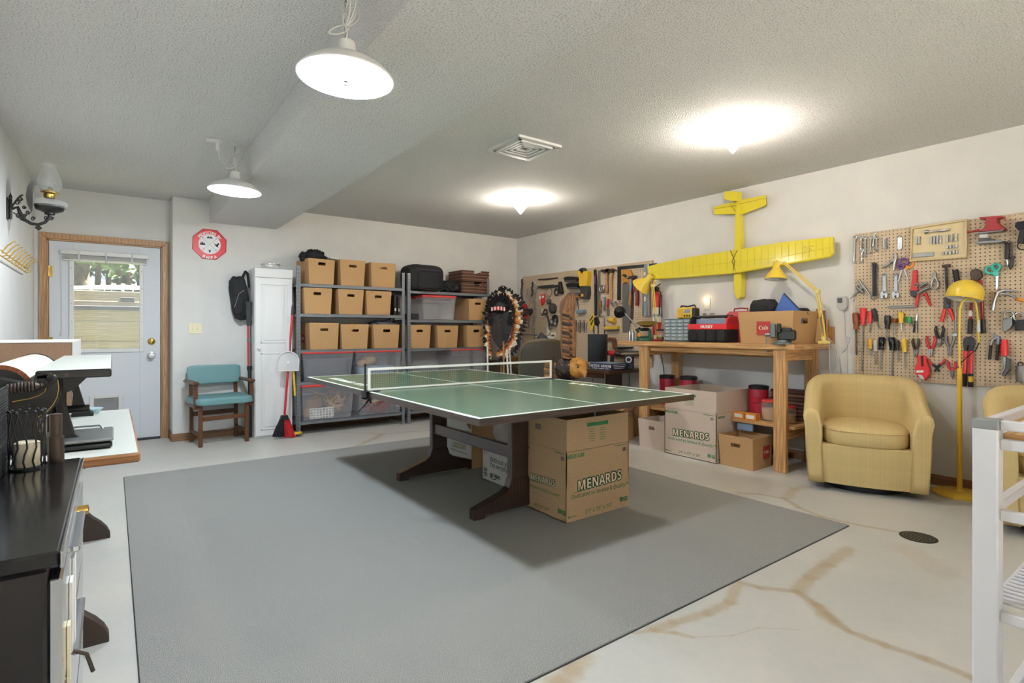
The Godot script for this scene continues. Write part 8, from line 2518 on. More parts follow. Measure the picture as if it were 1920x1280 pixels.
func tub_chair(label: String, at: Vector3, turn: float) -> void:
	# barrel swivel chair in woven yellow: shell, seat cushion, front panel, swivel plinth
	var o := thing("tub_armchair", label, "armchair", at, turn, "yellow tub armchairs")
	var rows := []
	var n := 44
	var rx := 0.372
	var rz := 0.37
	var zc := -0.02
	var zf := 0.315
	for i in n + 1:
		var t := float(i) / n
		# plan: straight arms, then a half ellipse round the back; s = -1 left front .. 1 right front
		var c: Vector2
		var nrm: Vector2
		var arm := 0.22
		if t < arm:
			c = Vector2(-rx, lerpf(zf, zc, t / arm))
			nrm = Vector2(-1, 0)
		elif t > 1.0 - arm:
			c = Vector2(rx, lerpf(zc, zf, (t - 1.0 + arm) / arm))
			nrm = Vector2(1, 0)
		else:
			var a := PI + PI * (t - arm) / (1.0 - 2 * arm)
			c = Vector2(cos(a) * rx, zc + sin(a) * rz)
			nrm = Vector2(cos(a) / rx, sin(a) / rz).normalized()
		var back := clampf((zf - c.y) / (zf + rz), 0.0, 1.0)
		var front := clampf((c.y - 0.16) / 0.16, 0.0, 1.0)
		var top := lerpf(0.60, 0.775, smoothstep(0.05, 0.85, back)) - 0.03 * front * front
		var th := lerpf(0.105, 0.13, back)
		var flare := 0.032
		var line := []
		var prof := [[-flare, 0.055], [-flare * 0.8, 0.10], [-flare * 0.45, 0.30], [-0.012, top - 0.14], [0.0, top - 0.06], [-0.008, top - 0.025], [-0.028, top - 0.006], [-th * 0.42, top], [-th * 0.72, top - 0.010], [-th * 0.92, top - 0.035], [-th, top - 0.08], [-th - 0.010, 0.44], [-th - 0.012, 0.30], [-th - 0.022, 0.055]]
		for p in prof:
			var q: Vector2 = c + nrm * p[0]
			line.append(Vector3(q.x, p[1], q.y))
		rows.append(line)
	var b := mb()
	b.grid(rows, 1.0, false)
	part(o, "shell", b, "sofa")
	for e in [0, n]:
		var cap := mb()
		var sx := -1.0 if e == 0 else 1.0
		# softly bulged front of the arm
		var ring: Array = rows[e]
		var mid := Vector3.ZERO
		for p in ring:
			mid += p
		mid = mid / ring.size() + Vector3(0, -0.05, 0.018)
		for k in ring.size():
			var p0: Vector3 = ring[k]
			var p1: Vector3 = ring[(k + 1) % ring.size()]
			var m0 := p0.lerp(mid, 0.25) + Vector3(0, 0, 0.013)
			var m1 := p1.lerp(mid, 0.25) + Vector3(0, 0, 0.013)
			var o0 := ((p0 - mid).normalized() + Vector3(0, 0, 0.6)).normalized()
			var o1 := ((p1 - mid).normalized() + Vector3(0, 0, 0.6)).normalized()
			cap.tri(p0, p1, m1, o0, o1, Vector3.BACK)
			cap.tri(p0, m1, m0, o0, Vector3.BACK, Vector3.BACK)
			cap.tri(m0, m1, mid, Vector3.BACK, Vector3.BACK, Vector3.BACK)
		part(o, "arm_front", cap, "sofa")
	# front panel, slightly bowed
	var fr := []
	for i in 9:
		var t := i / 8.0
		var x := lerpf(-0.264, 0.264, t)
		var bow := 0.03 * (1.0 - pow(2 * t - 1, 2))
		fr.append([Vector3(x * 0.95, 0.055, 0.29 + bow), Vector3(x, 0.15, 0.305 + bow), Vector3(x, 0.318, 0.315 + bow), Vector3(x, 0.325, 0.30 + bow), Vector3(x, 0.325, 0.0)])
	part(o, "front_panel", mb().grid(fr, 1.0), "sofa")
	# seat cushion
	var cr := []
	var seg := 40
	var lv := [[0.94, 0.322], [0.99, 0.338], [1.0, 0.375], [0.99, 0.415], [0.95, 0.436], [0.86, 0.448], [0.5, 0.458], [0.0, 0.462]]
	for e in lv:
		var line := []
		for k in seg:
			var a := TAU * k / seg
			var x := signf(cos(a)) * pow(absf(cos(a)), 0.62) * 0.268
			var z := sin(a)
			z = z * 0.30 if z < 0 else pow(z, 0.62) * 0.345
			line.append(Vector3(x * e[0], e[1], z * e[0] + 0.0))
		cr.append(line)
	part(o, "seat_cushion", mb().grid(cr, -1.0, true), "sofa")
	var pw := []
	for k in seg:
		var a := TAU * k / seg
		var x := signf(cos(a)) * pow(absf(cos(a)), 0.62) * 0.262
		var z := sin(a)
		z = z * 0.295 if z < 0 else pow(z, 0.62) * 0.340
		pw.append(Vector3(x, 0.424, z))
	part(o, "piping", mb().tube(pw, 0.0045, 6, true), "sofa")
	part(o, "swivel_plinth", mb().lathe([[0.0, 0.0], [0.25, 0.0], [0.25, 0.05], [0.0, 0.056]], 28), "black")
	part(o, "underside", mb().span(Vector3(-0.27, 0.05, -0.30), Vector3(0.27, 0.058, 0.28)), "charcoal")
func build_seats() -> void:
	tub_chair("yellow woven tub armchair beside the workbench", Vector3(4.385, 0, -1.665), -1.16)
	tub_chair("yellow woven tub armchair behind the white trolley", Vector3(4.33, 0, -0.60), -1.25)
	# floor lamp
	var p := Vector3(4.63, 0, -1.169)
	var o := thing("floor_lamp", "yellow floor lamp with a dome shade between the armchairs", "floor lamp", p)
	part(o, "base", mb().lathe([[0.0, 0.0], [0.15, 0.0], [0.152, 0.014], [0.14, 0.022], [0.03, 0.03], [0.022, 0.045], [0.0, 0.045]], 40), "yellow")
	var f := func(u: float, v: float) -> Vector3:
		var d := depth_of(p)
		return Vector3(0, EYE, 0) + ray(u, v) * d - p
	var k0: Vector3 = f.call(1799, 690)
	part(o, "pole", mb().cyl(Vector3(0, 0.03, 0), Vector3(k0.x * 0.5, k0.y, k0.z * 0.5), 0.0155, 0.0145), "yellow")
	var pts := []
	for e in [[1799, 690], [1799, 620], [1800, 580], [1804, 566], [1812, 560], [1822, 560], [1829, 567], [1832, 585], [1834, 610], [1835, 642]]:
		pts.append(f.call(e[0], e[1]))
	pts[0] = Vector3(k0.x * 0.5, k0.y - 0.02, k0.z * 0.5)
	part(o, "yoke", mb().tube(pts, 0.0075, 8), "yellow_lamp")
	part(o, "sleeve", mb().cyl(f.call(1834.5, 600), f.call(1835, 622), 0.010), "white_plastic")
	part(o, "cord", mb().tube([f.call(1836, 642), f.call(1830, 655), f.call(1815, 668), f.call(1800, 682), f.call(1796, 690), f.call(1796, 760), f.call(1797, 850), f.call(1802, 900)], 0.003, 6), "black")
	var dc: Vector3 = f.call(1811, 546)
	var tilt := Transform3D(Basis.from_euler(Vector3(0.15, 0, -0.18)), dc)
	var prof := []
	for k in 10:
		var a := PI / 2 * k / 9
		prof.append([cos(a) * 0.102, sin(a) * 0.098 - 0.018])
	var b := mb().at(tilt)
	b.lathe([[0.095, -0.055], [0.102, -0.04]] + prof, 36)
	part(o, "dome_shade", b, "yellow_lamp")
	b = mb().at(tilt)
	b.lathe([[0.0, 0.06], [0.06, 0.045], [0.09, -0.01], [0.095, -0.055]], 30)
	part(o, "shade_inner", b, "white_paint")
	part(o, "bulb", mb().at(tilt * xf(Vector3(0, -0.02, 0))).lathe([[0.0, -0.035], [0.025, -0.02], [0.028, 0.0], [0.014, 0.03], [0.0, 0.032]], 16), "frosted")
	# cable along the skirting behind the lamp
	solo("floor_cable", "pale cable lying along the skirting behind the floor lamp", "cable", mb().tube([Vector3(0, 0.004, -0.35), Vector3(-0.03, 0.004, -0.2), Vector3(-0.06, 0.004, -0.05), Vector3(-0.05, 0.004, 0.12), Vector3(0.01, 0.004, 0.3)], 0.004, 6), "cord_white", Vector3(4.755, 0, -1.20))
	# drain
	var c := PY(1722, 1007)
	o = thing("floor_drain", "dark round perforated drain cover set in the concrete", "drain", c)
	b = mb()
	b.lathe([[0.0, 0.003], [0.082, 0.003], [0.086, 0.001], [0.086, 0.0]], 36)
	b.v = PackedVector3Array(b.v)
	part(o, "cover", mb().lathe([[0.086, 0.0], [0.086, 0.002], [0.082, 0.003], [0.0, 0.003]], 36), "cast_iron")
	b = mb()
	for k in 5:
		for j in maxi(1, k * 6):
			var a := TAU * j / maxi(1, k * 6)
			b.at(xf(Vector3(cos(a) * k * 0.0175, 0.003, sin(a) * k * 0.0175))).lathe([[0.0045, 0.0], [0.0045, 0.0008], [0.0, 0.0008]], 8)
	var h := part(o, "perforation", b, "dull_steel")
	h.set_meta("kind", "stuff")
	# ceiling vent: nested frames
	var va := PY(922, 276, CEIL)
	var vb := PY(1044, 276, CEIL)
	c = (va + vb) / 2
	o = thing("ceiling_vent", "white square air diffuser with nested louvres on the ceiling", "vent", Vector3(c.x, CEIL, c.z))
	for k in 5:
		var s := 0.182 - k * 0.034
		b = mb()
		var y0 := -0.018 if k == 0 else -0.030 + 0.003 * k
		for e in [[0.0, s], [0.0, -s], [s, 0.0], [-s, 0.0]]:
			if e[0] == 0.0:
				b.box(Vector3(0, y0 / 2, e[1]), Vector3(s * 2 + 0.02, -y0, 0.02 if k > 0 else 0.03), 0.002)
			else:
				b.box(Vector3(e[0], y0 / 2, 0), Vector3(0.02 if k > 0 else 0.03, -y0, s * 2 + 0.02), 0.002)
		part(o, "louvre" if k > 0 else "frame", b, "white_paint")
	part(o, "duct_back", mb().box(Vector3(0, -0.001, 0), Vector3(0.34, 0.002, 0.34)), "grey_plastic")

# ---------------------------------------------------------------- desk corner: desk, chair, carving, headdress
func facing(u: float, v: float, d: float) -> Array:
	# place on the ray of a pixel at depth d, and a reader of nearby pixels in the upright plane through it
	var c := Vector3(0, EYE, 0) + ray(u, v) * d
	var f := func(a: float, b: float, out := 0.0) -> Vector3:
		return Vector3((a - u) * d / FOCAL, -(b - v) * d / FOCAL, out)
	return [c, f]
func poly_of(f: Callable, q: Array) -> Array:
	var o := []
	for k in range(0, q.size(), 2):
		var p: Vector3 = f.call(q[k], q[k + 1])
		o.append(Vector2(p.x, p.y))
	return o
func build_corner() -> void:
	var o := thing("desk", "dark brown wooden desk along the wall below the pegboard", "desk", Vector3(4.48, 0, -5.08))
	part(o, "top", mb().span(Vector3(-0.31, 0.655, -1.22), Vector3(0.315, 0.69, 1.12), 0.004), "desk_wood")
	part(o, "front_rail", mb().span(Vector3(-0.28, 0.60, -1.18), Vector3(-0.255, 0.655, 1.0), 0.003), "desk_wood")
	part(o, "leg_post", mb().span(Vector3(-0.10, 0.0, 0.86), Vector3(0.10, 0.655, 0.93), 0.004), "desk_wood")
	part(o, "drawer_pedestal", mb().span(Vector3(-0.29, 0.02, -1.20), Vector3(0.30, 0.655, -0.78), 0.004), "walnut")
	for k in 3:
		var d := part(o, "drawer", mb().span(Vector3(-0.302, 0.05 + k * 0.2, -1.18), Vector3(-0.29, 0.235 + k * 0.2, -0.80), 0.004), "walnut")
		part(d, "pull", mb().span(Vector3(-0.312, 0.14 + k * 0.2, -1.03), Vector3(-0.302, 0.152 + k * 0.2, -0.95), 0.002), "brass")
	var y := 0.69
	# monitor
	o = thing("monitor", "black flat monitor with a dark screen on the desk", "monitor", Vector3(4.46, y, -4.43), -1.12)
	part(o, "panel", mb().span(Vector3(-0.105, 0.06, -0.02), Vector3(0.125, 0.38, 0.015), 0.005), "black")
	part(o, "screen", mb().span(Vector3(-0.095, 0.075, 0.015), Vector3(0.115, 0.368, 0.0165)), "black_gloss")
	part(o, "stand", mb().span(Vector3(-0.02, 0.01, -0.03), Vector3(0.04, 0.10, -0.015), 0.003), "black")
	part(o, "foot", mb().lathe([[0.0, 0.0], [0.10, 0.0], [0.10, 0.008], [0.03, 0.014], [0.0, 0.014]], 24), "black")
	# flat boxed game on the desk
	o = thing("game_box", "flat dark blue boxed game with white lettering on the desk", "game box", Vector3(4.36, y, -4.15), 0.0)
	part(o, "box", mb().span(Vector3(-0.13, 0, -0.155), Vector3(0.13, 0.07, 0.155), 0.002), "navy")
	part(o, "lid_art", mb().span(Vector3(-0.128, 0.07, -0.153), Vector3(0.128, 0.0706, 0.153)), "blue_grey")
	part(o, "lettering", mb().text("TACTILE  ARDENS", 0.036, font_serif, xf(Vector3(-0.1306, 0.042, 0.0), -PI / 2), 0.0006), "white_ink")
	var b := mb()
	for k in 9:
		b.box(Vector3(-0.1304, 0.014, -0.115 + k * 0.028), Vector3(0.0008, 0.008, 0.010 + 0.008 * (k % 3)))
	for k in 3:
		b.box(Vector3(0.0, 0.054 - k * 0.018, 0.1554), Vector3(0.19 - 0.02 * k, 0.006, 0.0008))
	part(o, "small_print", b, "white_ink")
	# cordless drill
	o = thing("cordless_drill", "red and black cordless drill standing on the desk", "drill", Vector3(4.56, y, -4.28), -PI / 2)
	part(o, "motor_body", mb().spindle(Vector3(-0.07, 0.165, 0), Vector3(0.05, 0.165, 0), [[0.0, 0.0], [0.026, 0.05], [0.03, 0.4], [0.028, 1.0], [0.0, 1.0]], 16), "red")
	part(o, "chuck", mb().spindle(Vector3(0.05, 0.165, 0), Vector3(0.12, 0.16, 0), [[0.024, 0.0], [0.022, 0.5], [0.008, 1.0], [0.0, 1.0]], 14), "black")
	part(o, "grip", mb().bar(Vector3(0.0, 0.15, 0), Vector3(-0.01, 0.04, 0), 0.035, 0.045, 0.008), "black")
	part(o, "battery", mb().span(Vector3(-0.055, 0.0, -0.035), Vector3(0.05, 0.04, 0.035), 0.006), "charcoal")
	# speakers
	for e in [[Vector3(4.56, y, -4.03), "black desk speaker with a white ring beside the boxed game"], [Vector3(4.36, y, -4.88), "black desk speaker with a white ring behind the office chair"]]:
		o = thing("desk_speaker", e[1], "speaker", e[0], -1.0, "desk speakers")
		part(o, "cabinet", mb().span(Vector3(-0.045, 0, -0.05), Vector3(0.045, 0.15, 0.05), 0.006), "black")
		part(o, "cone_ring", mb().at(xf(Vector3(0, 0.105, 0.05), 0, PI / 2)).lathe([[0.034, 0.0], [0.034, 0.005], [0.024, 0.006], [0.022, 0.0]], 24), "white_plastic")
		part(o, "cone", mb().at(xf(Vector3(0, 0.105, 0.05), 0, PI / 2)).lathe([[0.023, 0.002], [0.008, -0.004], [0.0, 0.001]], 20), "grey_dark")
	# dark shaded desk lamp on a long arm
	o = thing("arm_lamp", "dark grey desk lamp on a long thin horizontal arm", "desk lamp", Vector3(4.40, y, -5.25))
	var sh := PX(1016, 632, 4.25) - o.position
	part(o, "shade", mb().at(Transform3D(Basis.from_euler(Vector3(0.3, 0, 0.35)), sh)).lathe([[0.075, -0.03], [0.079, -0.028], [0.055, 0.01], [0.028, 0.035], [0.02, 0.055], [0.0, 0.058]], 24), "charcoal")
	part(o, "arm", mb().tube([Vector3(0, 0.02, 0), Vector3(0.0, 0.30, -0.05), sh + Vector3(0.02, 0.05, -0.02)], 0.006, 6), "black")
	part(o, "base", mb().lathe([[0.0, 0.0], [0.07, 0.0], [0.07, 0.015], [0.0, 0.02]], 24), "black")
	solo("desk_tray", "low wooden tray on the far end of the desk", "tray", mb().box(Vector3(0, 0.03, 0), Vector3(0.26, 0.06, 0.30), 0.006), "wood_handle", Vector3(4.45, y, -6.05))
	var hp := thing("headphones", "white headphones lying on the desk behind the carving", "headphones", Vector3(4.30, y, -4.72))
	for e in [-0.04, 0.05]:
		part(hp, "ear_pad", mb().at(xf(Vector3(0, 0.03, e), 0, 0, 0.5)).lathe([[0.0, -0.014], [0.03, -0.012], [0.034, 0.0], [0.03, 0.014], [0.0, 0.016]], 16), "white_plastic")
	part(hp, "band", mb().tube([Vector3(0, 0.03, -0.05), Vector3(0.06, 0.05, -0.03), Vector3(0.08, 0.055, 0.01), Vector3(0.05, 0.05, 0.05), Vector3(0, 0.03, 0.06)], 0.007, 6), "charcoal")
	# office chair seen from behind
	var fa := facing(1018, 690, 5.35)
	var c: Vector3 = fa[0]
	o = thing("office_chair", "dark olive office chair with a wooden trim seen from behind", "chair", Vector3(c.x, 0.009, c.z), YAW + 0.25)
	var rows := []
	for i in 13:
		var t := i / 12.0
		var yy := lerpf(0.50, 1.0, t)
		var w := lerpf(0.21, 0.235, sin(PI * t * 0.8)) * (1.0 if t < 0.85 else 1.0 - pow((t - 0.85) / 0.15, 2) * 0.25)
		var line := []
		for j in 17:
			var s := lerpf(-1, 1, j / 16.0)
			line.append(Vector3(s * w, yy - 0.02 * s * s * t, 0.04 + 0.05 * t - 0.06 * (1.0 - s * s) * -1.0 - 0.02 * s * s))
		rows.append(line)
	b = mb().grid(rows, 1.0)
	for r in rows:
		for j in r.size():
			r[j] = r[j] - Vector3(0, 0, 0.05)
	b.grid(rows, -1.0)
	part(o, "backrest", b, "olive")
	var rim := []
	for j in 17:
		rim.append(rows[12][j] + Vector3(0, 0, 0.025))
	for i in 12:
		rim.append(rows[11 - i][16] + Vector3(0, 0, 0.025))
	for j in 17:
		rim.append(rows[0][16 - j] + Vector3(0, 0, 0.025))
	for i in 11:
		rim.append(rows[i + 1][0] + Vector3(0, 0, 0.025))
	part(o, "back_trim", mb().tube(rim, 0.027, 8, true), "olive_rim")
	part(o, "seat", mb().lump(Vector3(0, 0.46, -0.22), Vector3(0.25, 0.05, 0.24), 0.4, 0.02, 1.0, 2, 28, 12), "olive")
	part(o, "back_spine", mb().bar(Vector3(0, 0.36, -0.10), Vector3(0, 0.62, 0.06), 0.06, 0.02, 0.004), "black")
	part(o, "gas_lift", mb().cyl(Vector3(0, 0.08, -0.2), Vector3(0, 0.42, -0.2), 0.028), "black")
	for k in 5:
		var a := TAU * k / 5 + 0.3
		var e := Vector3(cos(a) * 0.29, 0.07, -0.2 + sin(a) * 0.29)
		part(o, "star_leg", mb().bar(Vector3(0, 0.10, -0.2), e, 0.045, 0.03, 0.006), "black")
		part(o, "castor", mb().cyl(e + Vector3(-0.015, -0.042, 0), e + Vector3(0.015, -0.042, 0), 0.028), "black")
	for sx in [-1.0, 1.0]:
		part(o, "armrest", mb().tube([Vector3(sx * 0.22, 0.42, -0.2), Vector3(sx * 0.29, 0.5, -0.2), Vector3(sx * 0.29, 0.64, -0.18), Vector3(sx * 0.27, 0.66, -0.05)], 0.018, 8), "black")
	# chainsaw-carved eagle standing behind the table
	fa = facing(1075, 690, 4.72)
	c = fa[0]
	var f: Callable = fa[1]
	o = thing("carved_eagle", "chainsaw-carved wooden eagle with raised wing and golden head", "carving", Vector3(c.x, 0.009, c.z), YAW)
	var up := Vector3(0, c.y, 0)
	b = mb().at(xf(up))
	b.prism(poly_of(f, [1054, 672, 1052, 645, 1053, 612, 1050, 585, 1051, 568, 1057, 560, 1064, 552, 1070, 556, 1073, 551, 1077, 552, 1078, 572, 1076, 590, 1079, 612, 1080, 645, 1079, 672]), -0.07, 0.06, 0.02)
	part(o, "wing", b, "carved_brown")
	# feathers cut in the wing, one by one
	for k in 15:
		var v0 := 588.0 + k * 5.6
		b = mb().at(xf(up + Vector3(0, 0, 0.058)))
		b.prism(poly_of(f, [1053.0, v0 + 1.0, 1066.0, v0 + 5.0, 1066.5, v0 + 8.8, 1052.5, v0 + 5.6]), 0.0, 0.012 + 0.004 * (k % 3), 0.004)
		part(o, "wing_feather", b, "carved_brown" if k % 3 else "carved_dark")
		b = mb().at(xf(up + Vector3(0, 0, 0.058)))
		b.prism(poly_of(f, [1067.0, v0 + 3.0, 1072.0, v0 + 5.5, 1071.0, v0 + 9.0, 1066.8, v0 + 6.8]), 0.0, 0.016, 0.004)
		part(o, "wing_feather", b, "carved_dark" if k % 2 else "carved_brown")
	for k in 4:
		b = mb().at(xf(up + Vector3(0, 0, 0.055)))
		b.tube([f.call(1056 + k * 5.5, 590 - k * 3), f.call(1058 + k * 5.0, 572 - k * 2), f.call(1060 + k * 4.5, 560 - k)], [0.014, 0.018, 0.008], 7)
		part(o, "wing_tip", b, "carved_brown")
	# dark shaggy neck
	b = mb()
	var rg := RandomNumberGenerator.new()
	rg.seed = 21
	b.lump(up + f.call(1064, 694), Vector3(0.11, 0.095, 0.11), 0.9, 0.25, 2.5, 4, 28, 18)
	part(o, "neck", b, "carved_dark")
	for k in 26:
		var a := rg.randf_range(-1.2, 1.2)
		var e := rg.randf_range(-0.8, 0.9)
		var dd := Vector3(sin(a) * cos(e), sin(e), cos(a) * cos(e))
		var q: Vector3 = up + f.call(1064, 694) + dd * Vector3(0.11, 0.095, 0.11) * 0.95
		part(o, "neck_tuft", mb().tube([q, q + dd * 0.015 + Vector3(0.018, -0.012, 0)], [0.014, 0.003], 5), "carved_dark" if k % 3 else "carved_brown")
	# golden head with brow and beak
	b = mb()
	var hd: Vector3 = up + f.call(1081, 690, 0.07)
	b.lump(hd, Vector3(0.078, 0.085, 0.085), 0.85, 0.10, 1.6, 12, 20, 14)
	part(o, "head", b, "carved_gold")
	part(o, "brow", mb().at(xf(hd + Vector3(0.01, 0.03, 0.06), 0.3, 0.2, -0.35)).box(Vector3.ZERO, Vector3(0.10, 0.02, 0.05), 0.008), "carved_gold")
	part(o, "beak", mb().tube([hd + Vector3(0.02, -0.01, 0.06), hd + Vector3(0.045, -0.035, 0.10), hd + Vector3(0.05, -0.075, 0.10)], [0.04, 0.028, 0.006], 10), "carved_gold")
	part(o, "eye", mb().lump(hd + Vector3(-0.005, 0.01, 0.082), Vector3(0.010, 0.010, 0.006), 1.0), "carved_dark")
	# fanned golden tail
	for k in 6:
		var t := k / 5.0
		b = mb().at(xf(up + Vector3(0, 0, -0.02 + 0.012 * (k % 2))))
		var yy := lerpf(681, 712, t)
		var xx := 1021.0 + 3.0 * absf(t - 0.5)
		b.prism(poly_of(f, [1054, 685 + 16 * t, xx, yy - 3.2, xx - 1.5, yy + 0.5, xx, yy + 3.4, 1054, 692 + 16 * t]), -0.02, 0.02, 0.006)
		part(o, "tail_feather", b, "carved_gold" if k % 2 == 0 else "carved_brown")
	b = mb()
	var st: Vector3 = up + f.call(1068, 715)
	b.tube([st, Vector3(st.x, 0.45, 0), Vector3(st.x + 0.02, 0.2, 0), Vector3(st.x, 0.0, 0)], [0.075, 0.11, 0.13, 0.15], 14)
	part(o, "trunk_base", b, "carved_brown")
	# black cable arch beside the carving
	# feathered headdress on a stand in the corner
	fa = facing(944, 610, 7.05)
	c = fa[0]
	f = fa[1]
	o = thing("feather_headdress", "feathered war bonnet with orange, white and black plumes on a stand", "headdress", Vector3(c.x, 0, c.z), YAW + 0.1)
	up = Vector3(0, c.y, 0)
	var i := 0
	# outer plumes: down the left, over the crown, down the right trail
	var path := [[918, 668], [914, 640], [914, 605], [917, 575], [925, 557], [938, 549], [950, 551], [960, 560], [967, 575], [970, 595], [968, 615], [963, 635], [956, 650], [946, 661], [935, 666]]
	for k in 64:
		var t := k / 63.0 * (path.size() - 1)
		var a := mini(int(t), path.size() - 2)
		var p0 := Vector2(path[a][0], path[a][1]).lerp(Vector2(path[a + 1][0], path[a + 1][1]), t - a)
		var q0 := Vector2(941, 606)
		var dir := (p0 - q0).normalized()
		dir = (dir + Vector2(0.25, 0.35)).normalized() if k > 30 else dir
		dir = dir.rotated(rg.randf_range(-0.22, 0.22))
		var ln := rg.randf_range(13.0, 19.0) if k < 32 else rg.randf_range(17.0, 25.0)
		var base := p0 - dir * rg.randf_range(7.0, 10.0)
		var sd := Vector2(-dir.y, dir.x)
		var pl := thing_plume(f, up, base, dir, sd, ln, i)
		o.add_child(pl, true)
		i += 1
	# inner dark fur crown
	b = mb()
	for k in 220:
		var a := PI * (-0.2 + 1.4 * rg.randf())
		var r0 := rg.randf_range(0.65, 1.0)
		var p: Vector3 = f.call(938 + cos(a) * 24 * r0, 588 - sin(a) * 34 * r0, 0.03)
		var q: Vector3 = f.call(938 + cos(a) * 24 * (r0 + 0.22), 588 - sin(a) * 34 * (r0 + 0.2), 0.05)
		b.tube([up + p, up + q], [0.012, 0.003], 5)
	part(o, "fur_crown", b, "feather_black")
	b = mb()
	b.lump(up + f.call(938, 572, -0.03), Vector3(0.13, 0.12, 0.05), 0.9, 0.2, 2.0, 3)
	part(o, "cap", b, "feather_black")
	# dark feather trail inside the ring
	b = mb()
	b.prism(poly_of(f, [920, 585, 958, 585, 962, 610, 952, 640, 938, 655, 926, 640, 918, 610]), -0.05, -0.01)
	part(o, "trailer_cloth", mb().at(xf(up)).prism(poly_of(f, [920, 585, 958, 585, 962, 610, 952, 640, 938, 655, 926, 640, 918, 610]), -0.05, -0.01), "feather_black")
	for k in 13:
		var v := 590.0 + k * 4.6
		part(o, "trail_quill", mb().tube([up + f.call(930 + k * 0.4, v + 7, 0.0), up + f.call(936 + k * 0.3, v + 1, 0.005), up + f.call(941, v - 2, 0.0)], [0.003, 0.005, 0.002], 5), "grey_dark" if k % 2 else "wicker_pale")
	# beaded brow band
	for k in 9:
		var bx: Vector3 = f.call(921.5 + k * 2.9, 580 - 1.8 * sin(PI * k / 8.0), 0.085)
		part(o, "bead", mb().at(xf(up + bx)).box(Vector3.ZERO, Vector3(0.018, 0.05, 0.012), 0.004), "feather_white" if k % 2 == 0 else "red")
	part(o, "horn", mb().tube([up + f.call(934, 549, 0.0), up + f.call(936, 539, 0.01), up + f.call(943, 536, 0.02), up + f.call(951, 540, 0.02), up + f.call(956, 547, 0.01)], [0.012, 0.010, 0.008, 0.006, 0.002], 7), "iron_brown")
	part(o, "stand_pole", mb().cyl(Vector3(up.x - 0.02, 0.02, -0.04), up + f.call(940, 600, -0.04), 0.012), "wood_handle")
	part(o, "stand_foot", mb().lathe([[0.0, 0.0], [0.15, 0.0], [0.15, 0.02], [0.02, 0.03], [0.0, 0.03]], 24), "desk_wood")
	# bundle of pale sticks below it and a thin black stand
	for e in [[944, 640, 946, 722, "wood_handle", "pale wooden stick standing under the headdress"], [950, 655, 958, 722, "feather_white", "white stick slanting under the headdress"], [955, 655, 966, 722, "grey_light", "grey stick slanting beside the black stand"], [914, 650, 915, 712, "feather_white", "white stick standing at the shelf's end post"]]:
		var pa := facing(e[0], e[1], 6.75)
		var pb := facing(e[2], e[3], 6.55)
		var foot: Vector3 = pb[0]
		foot.y = 0.0
		var tp: Vector3 = pa[0]
		solo("walking_stick", e[5], "stick", mb().tube([Vector3.ZERO, tp - foot], [0.011, 0.012], 8), e[4], foot, 0.0, "sticks in the corner")
	var fb := facing(970, 702, 6.3)
	var sp: Vector3 = fb[0]
	sp.y = 0.0
	o = thing("boom_stand", "thin black boom stand with a level arm in the corner", "stand", sp)
	var s1 := (facing(975, 626, 6.3)[0] as Vector3) - sp
	var s2 := (facing(945, 623, 6.3)[0] as Vector3) - sp
	var s3 := (facing(1008, 628, 6.3)[0] as Vector3) - sp
	part(o, "upright", mb().cyl(Vector3(0, 0.02, 0), s1, 0.009), "black")
	part(o, "boom", mb().tube([s2, s1, s3], 0.006, 6), "black")
	part(o, "clutch", mb().lump(s1, Vector3(0.025, 0.018, 0.02), 0.7), "black")
	for k in 3:
		var a := TAU * k / 3
		part(o, "tripod_leg", mb().cyl(Vector3(0, 0.22, 0), Vector3(cos(a) * 0.2, 0.01, sin(a) * 0.2), 0.008), "black")
	# hanging cords under the bench end and desk
	for e in [[1112, 695, 1110, 722, "black cable hanging from the desk edge"], [1180, 692, 1178, 735, "black cable hanging beside the bench leg"], [1238, 655, 1247, 722, "grey cable hanging on the wall behind the bench"]]:
		var a0 := PX(e[0], e[1], 4.70)
		var a1 := PX(e[2], e[3], 4.70)
		solo("hanging_cable", e[4], "cable", mb().tube([Vector3.ZERO, (a1 - a0) * 0.5 + Vector3(0, 0, 0.01), a1 - a0, Vector3((a1 - a0).x, -a0.y + 0.05, (a1 - a0).z + 0.03), Vector3((a1 - a0).x - 0.1, -a0.y + 0.006, (a1 - a0).z + 0.1)], 0.004, 6), "charcoal", a0, 0.0, "cables hanging near the desk")
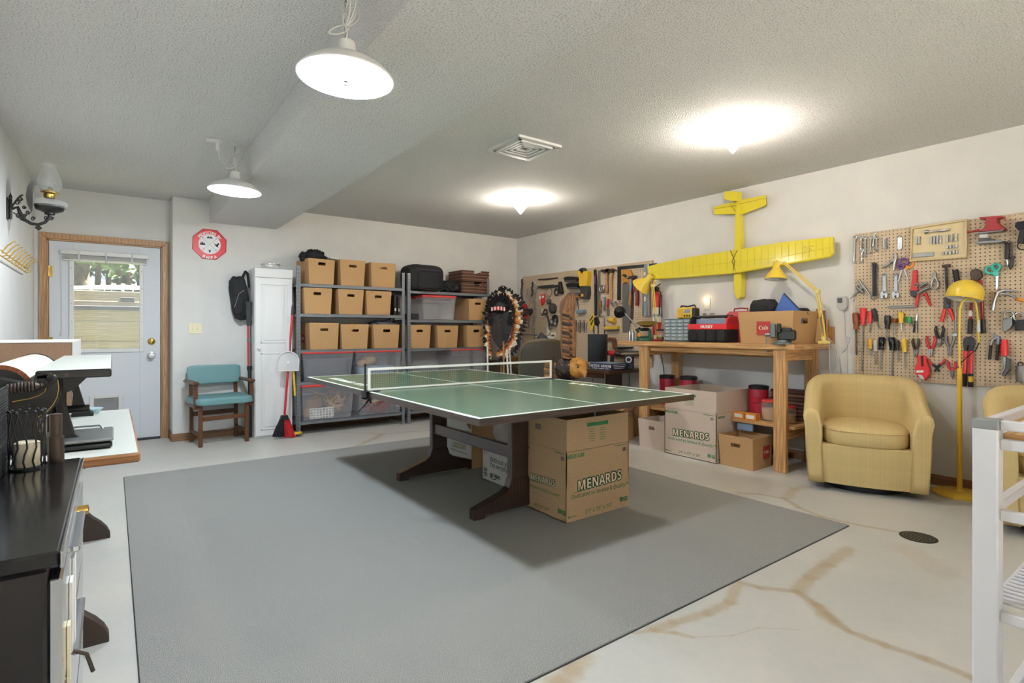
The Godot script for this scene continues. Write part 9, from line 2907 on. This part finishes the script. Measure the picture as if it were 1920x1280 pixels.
func thing_plume(f: Callable, up: Vector3, base: Vector2, dir: Vector2, sd: Vector2, ln: float, i: int) -> MeshInstance3D:
	# one feather: orange fluff at the root, pale vane, dark tip; a thin curved blade with a raised quill
	var b := mb()
	var w := 2.5 + 0.5 * sin(i * 1.7)
	var cols := [hx("6a3420"), hx("c97a34"), hx("e6d6bd") if i % 3 else hx("cf8f45"), hx("4a3a34") if i % 2 else hx("d8cbb8"), hx("1d191b"), hx("17161a")]
	var rows := []
	for k in 7:
		var t := k / 6.0
		var p := base + dir * ln * t * 1.25
		var ww := w * (0.55 + 0.9 * sin(PI * clampf(t * 0.85 + 0.1, 0, 1)))
		if k == 6:
			ww = 0.3
		var z := 0.02 * sin(i * 2.3) + 0.05 * t * t
		rows.append([f.call(p.x - sd.x * ww, p.y - sd.y * ww, z - 0.006), f.call(p.x, p.y, z + 0.004), f.call(p.x + sd.x * ww, p.y + sd.y * ww, z - 0.006)])
	for k in 6:
		b.paint(cols[k])
		for j in 2:
			var a: Vector3 = up + rows[k][j]
			var d: Vector3 = up + rows[k][j + 1]
			var e: Vector3 = up + rows[k + 1][j + 1]
			var g: Vector3 = up + rows[k + 1][j]
			var nm := (d - a).cross(g - a).normalized()
			if nm.z < 0:
				nm = -nm
			b.quad(a, d, e, g, nm)
			b.quad(a - nm * 0.003, d - nm * 0.003, e - nm * 0.003, g - nm * 0.003, -nm)
	var m := MeshInstance3D.new()
	m.name = "plume"
	m.mesh = b.mesh()
	m.material_override = M["feather"]
	return m

const PEND := 2.5
const SUN := 32.0
const CONE := 0.75
func _ready() -> void:
	# camera: level, with the lens shifted so that verticals stay upright
	var cam := Camera3D.new()
	cam.name = "camera"
	add_child(cam)
	cam.position = Vector3(0, EYE, 0)
	cam.rotation.y = YAW
	var near := 0.05
	cam.set_frustum(near * 1280.0 / FOCAL, Vector2(0, -(640.0 - HORIZON) / FOCAL * near), near, 200.0)
	cam.current = true
	# sky and exposure
	var we := WorldEnvironment.new()
	we.name = "world_environment"
	add_child(we)
	var env := Environment.new()
	env.background_mode = Environment.BG_SKY
	var sky := Sky.new()
	var sm := ProceduralSkyMaterial.new()
	sm.sky_top_color = Color(0.62, 0.76, 0.95)
	sm.sky_horizon_color = Color(0.88, 0.92, 0.96)
	sm.ground_bottom_color = Color(0.5, 0.5, 0.46)
	sm.ground_horizon_color = Color(0.8, 0.82, 0.8)
	sm.sun_angle_max = 0.0
	sky.sky_material = sm
	env.sky = sky
	env.background_energy_multiplier = 1.5
	env.ambient_light_source = Environment.AMBIENT_SOURCE_DISABLED
	env.tonemap_mode = Environment.TONE_MAPPER_LINEAR
	env.tonemap_exposure = 1.17
	env.sdfgi_enabled = true
	env.ssao_enabled = true
	env.ssil_enabled = true
	we.environment = env
	# high sun along the house: it lights the paving outside the door and the added window, and no floor inside
	var sun := DirectionalLight3D.new()
	sun.name = "sun"
	add_child(sun)
	sun.look_at_from_position(Vector3(5.0, 10, 0.0), Vector3(0, 0, 0), Vector3.BACK)
	sun.light_energy = SUN
	sun.light_color = Color(1.0, 0.97, 0.92)
	sun.light_angular_distance = 0.6
	sun.shadow_enabled = true
	make_materials()
	build_lights()
	build_room()
	build_outside()
	build_shelves()
	build_table()
	build_door_side()
	build_left()
	build_pegboards()
	build_plane()
	build_bench()
	build_seats()
	build_corner()
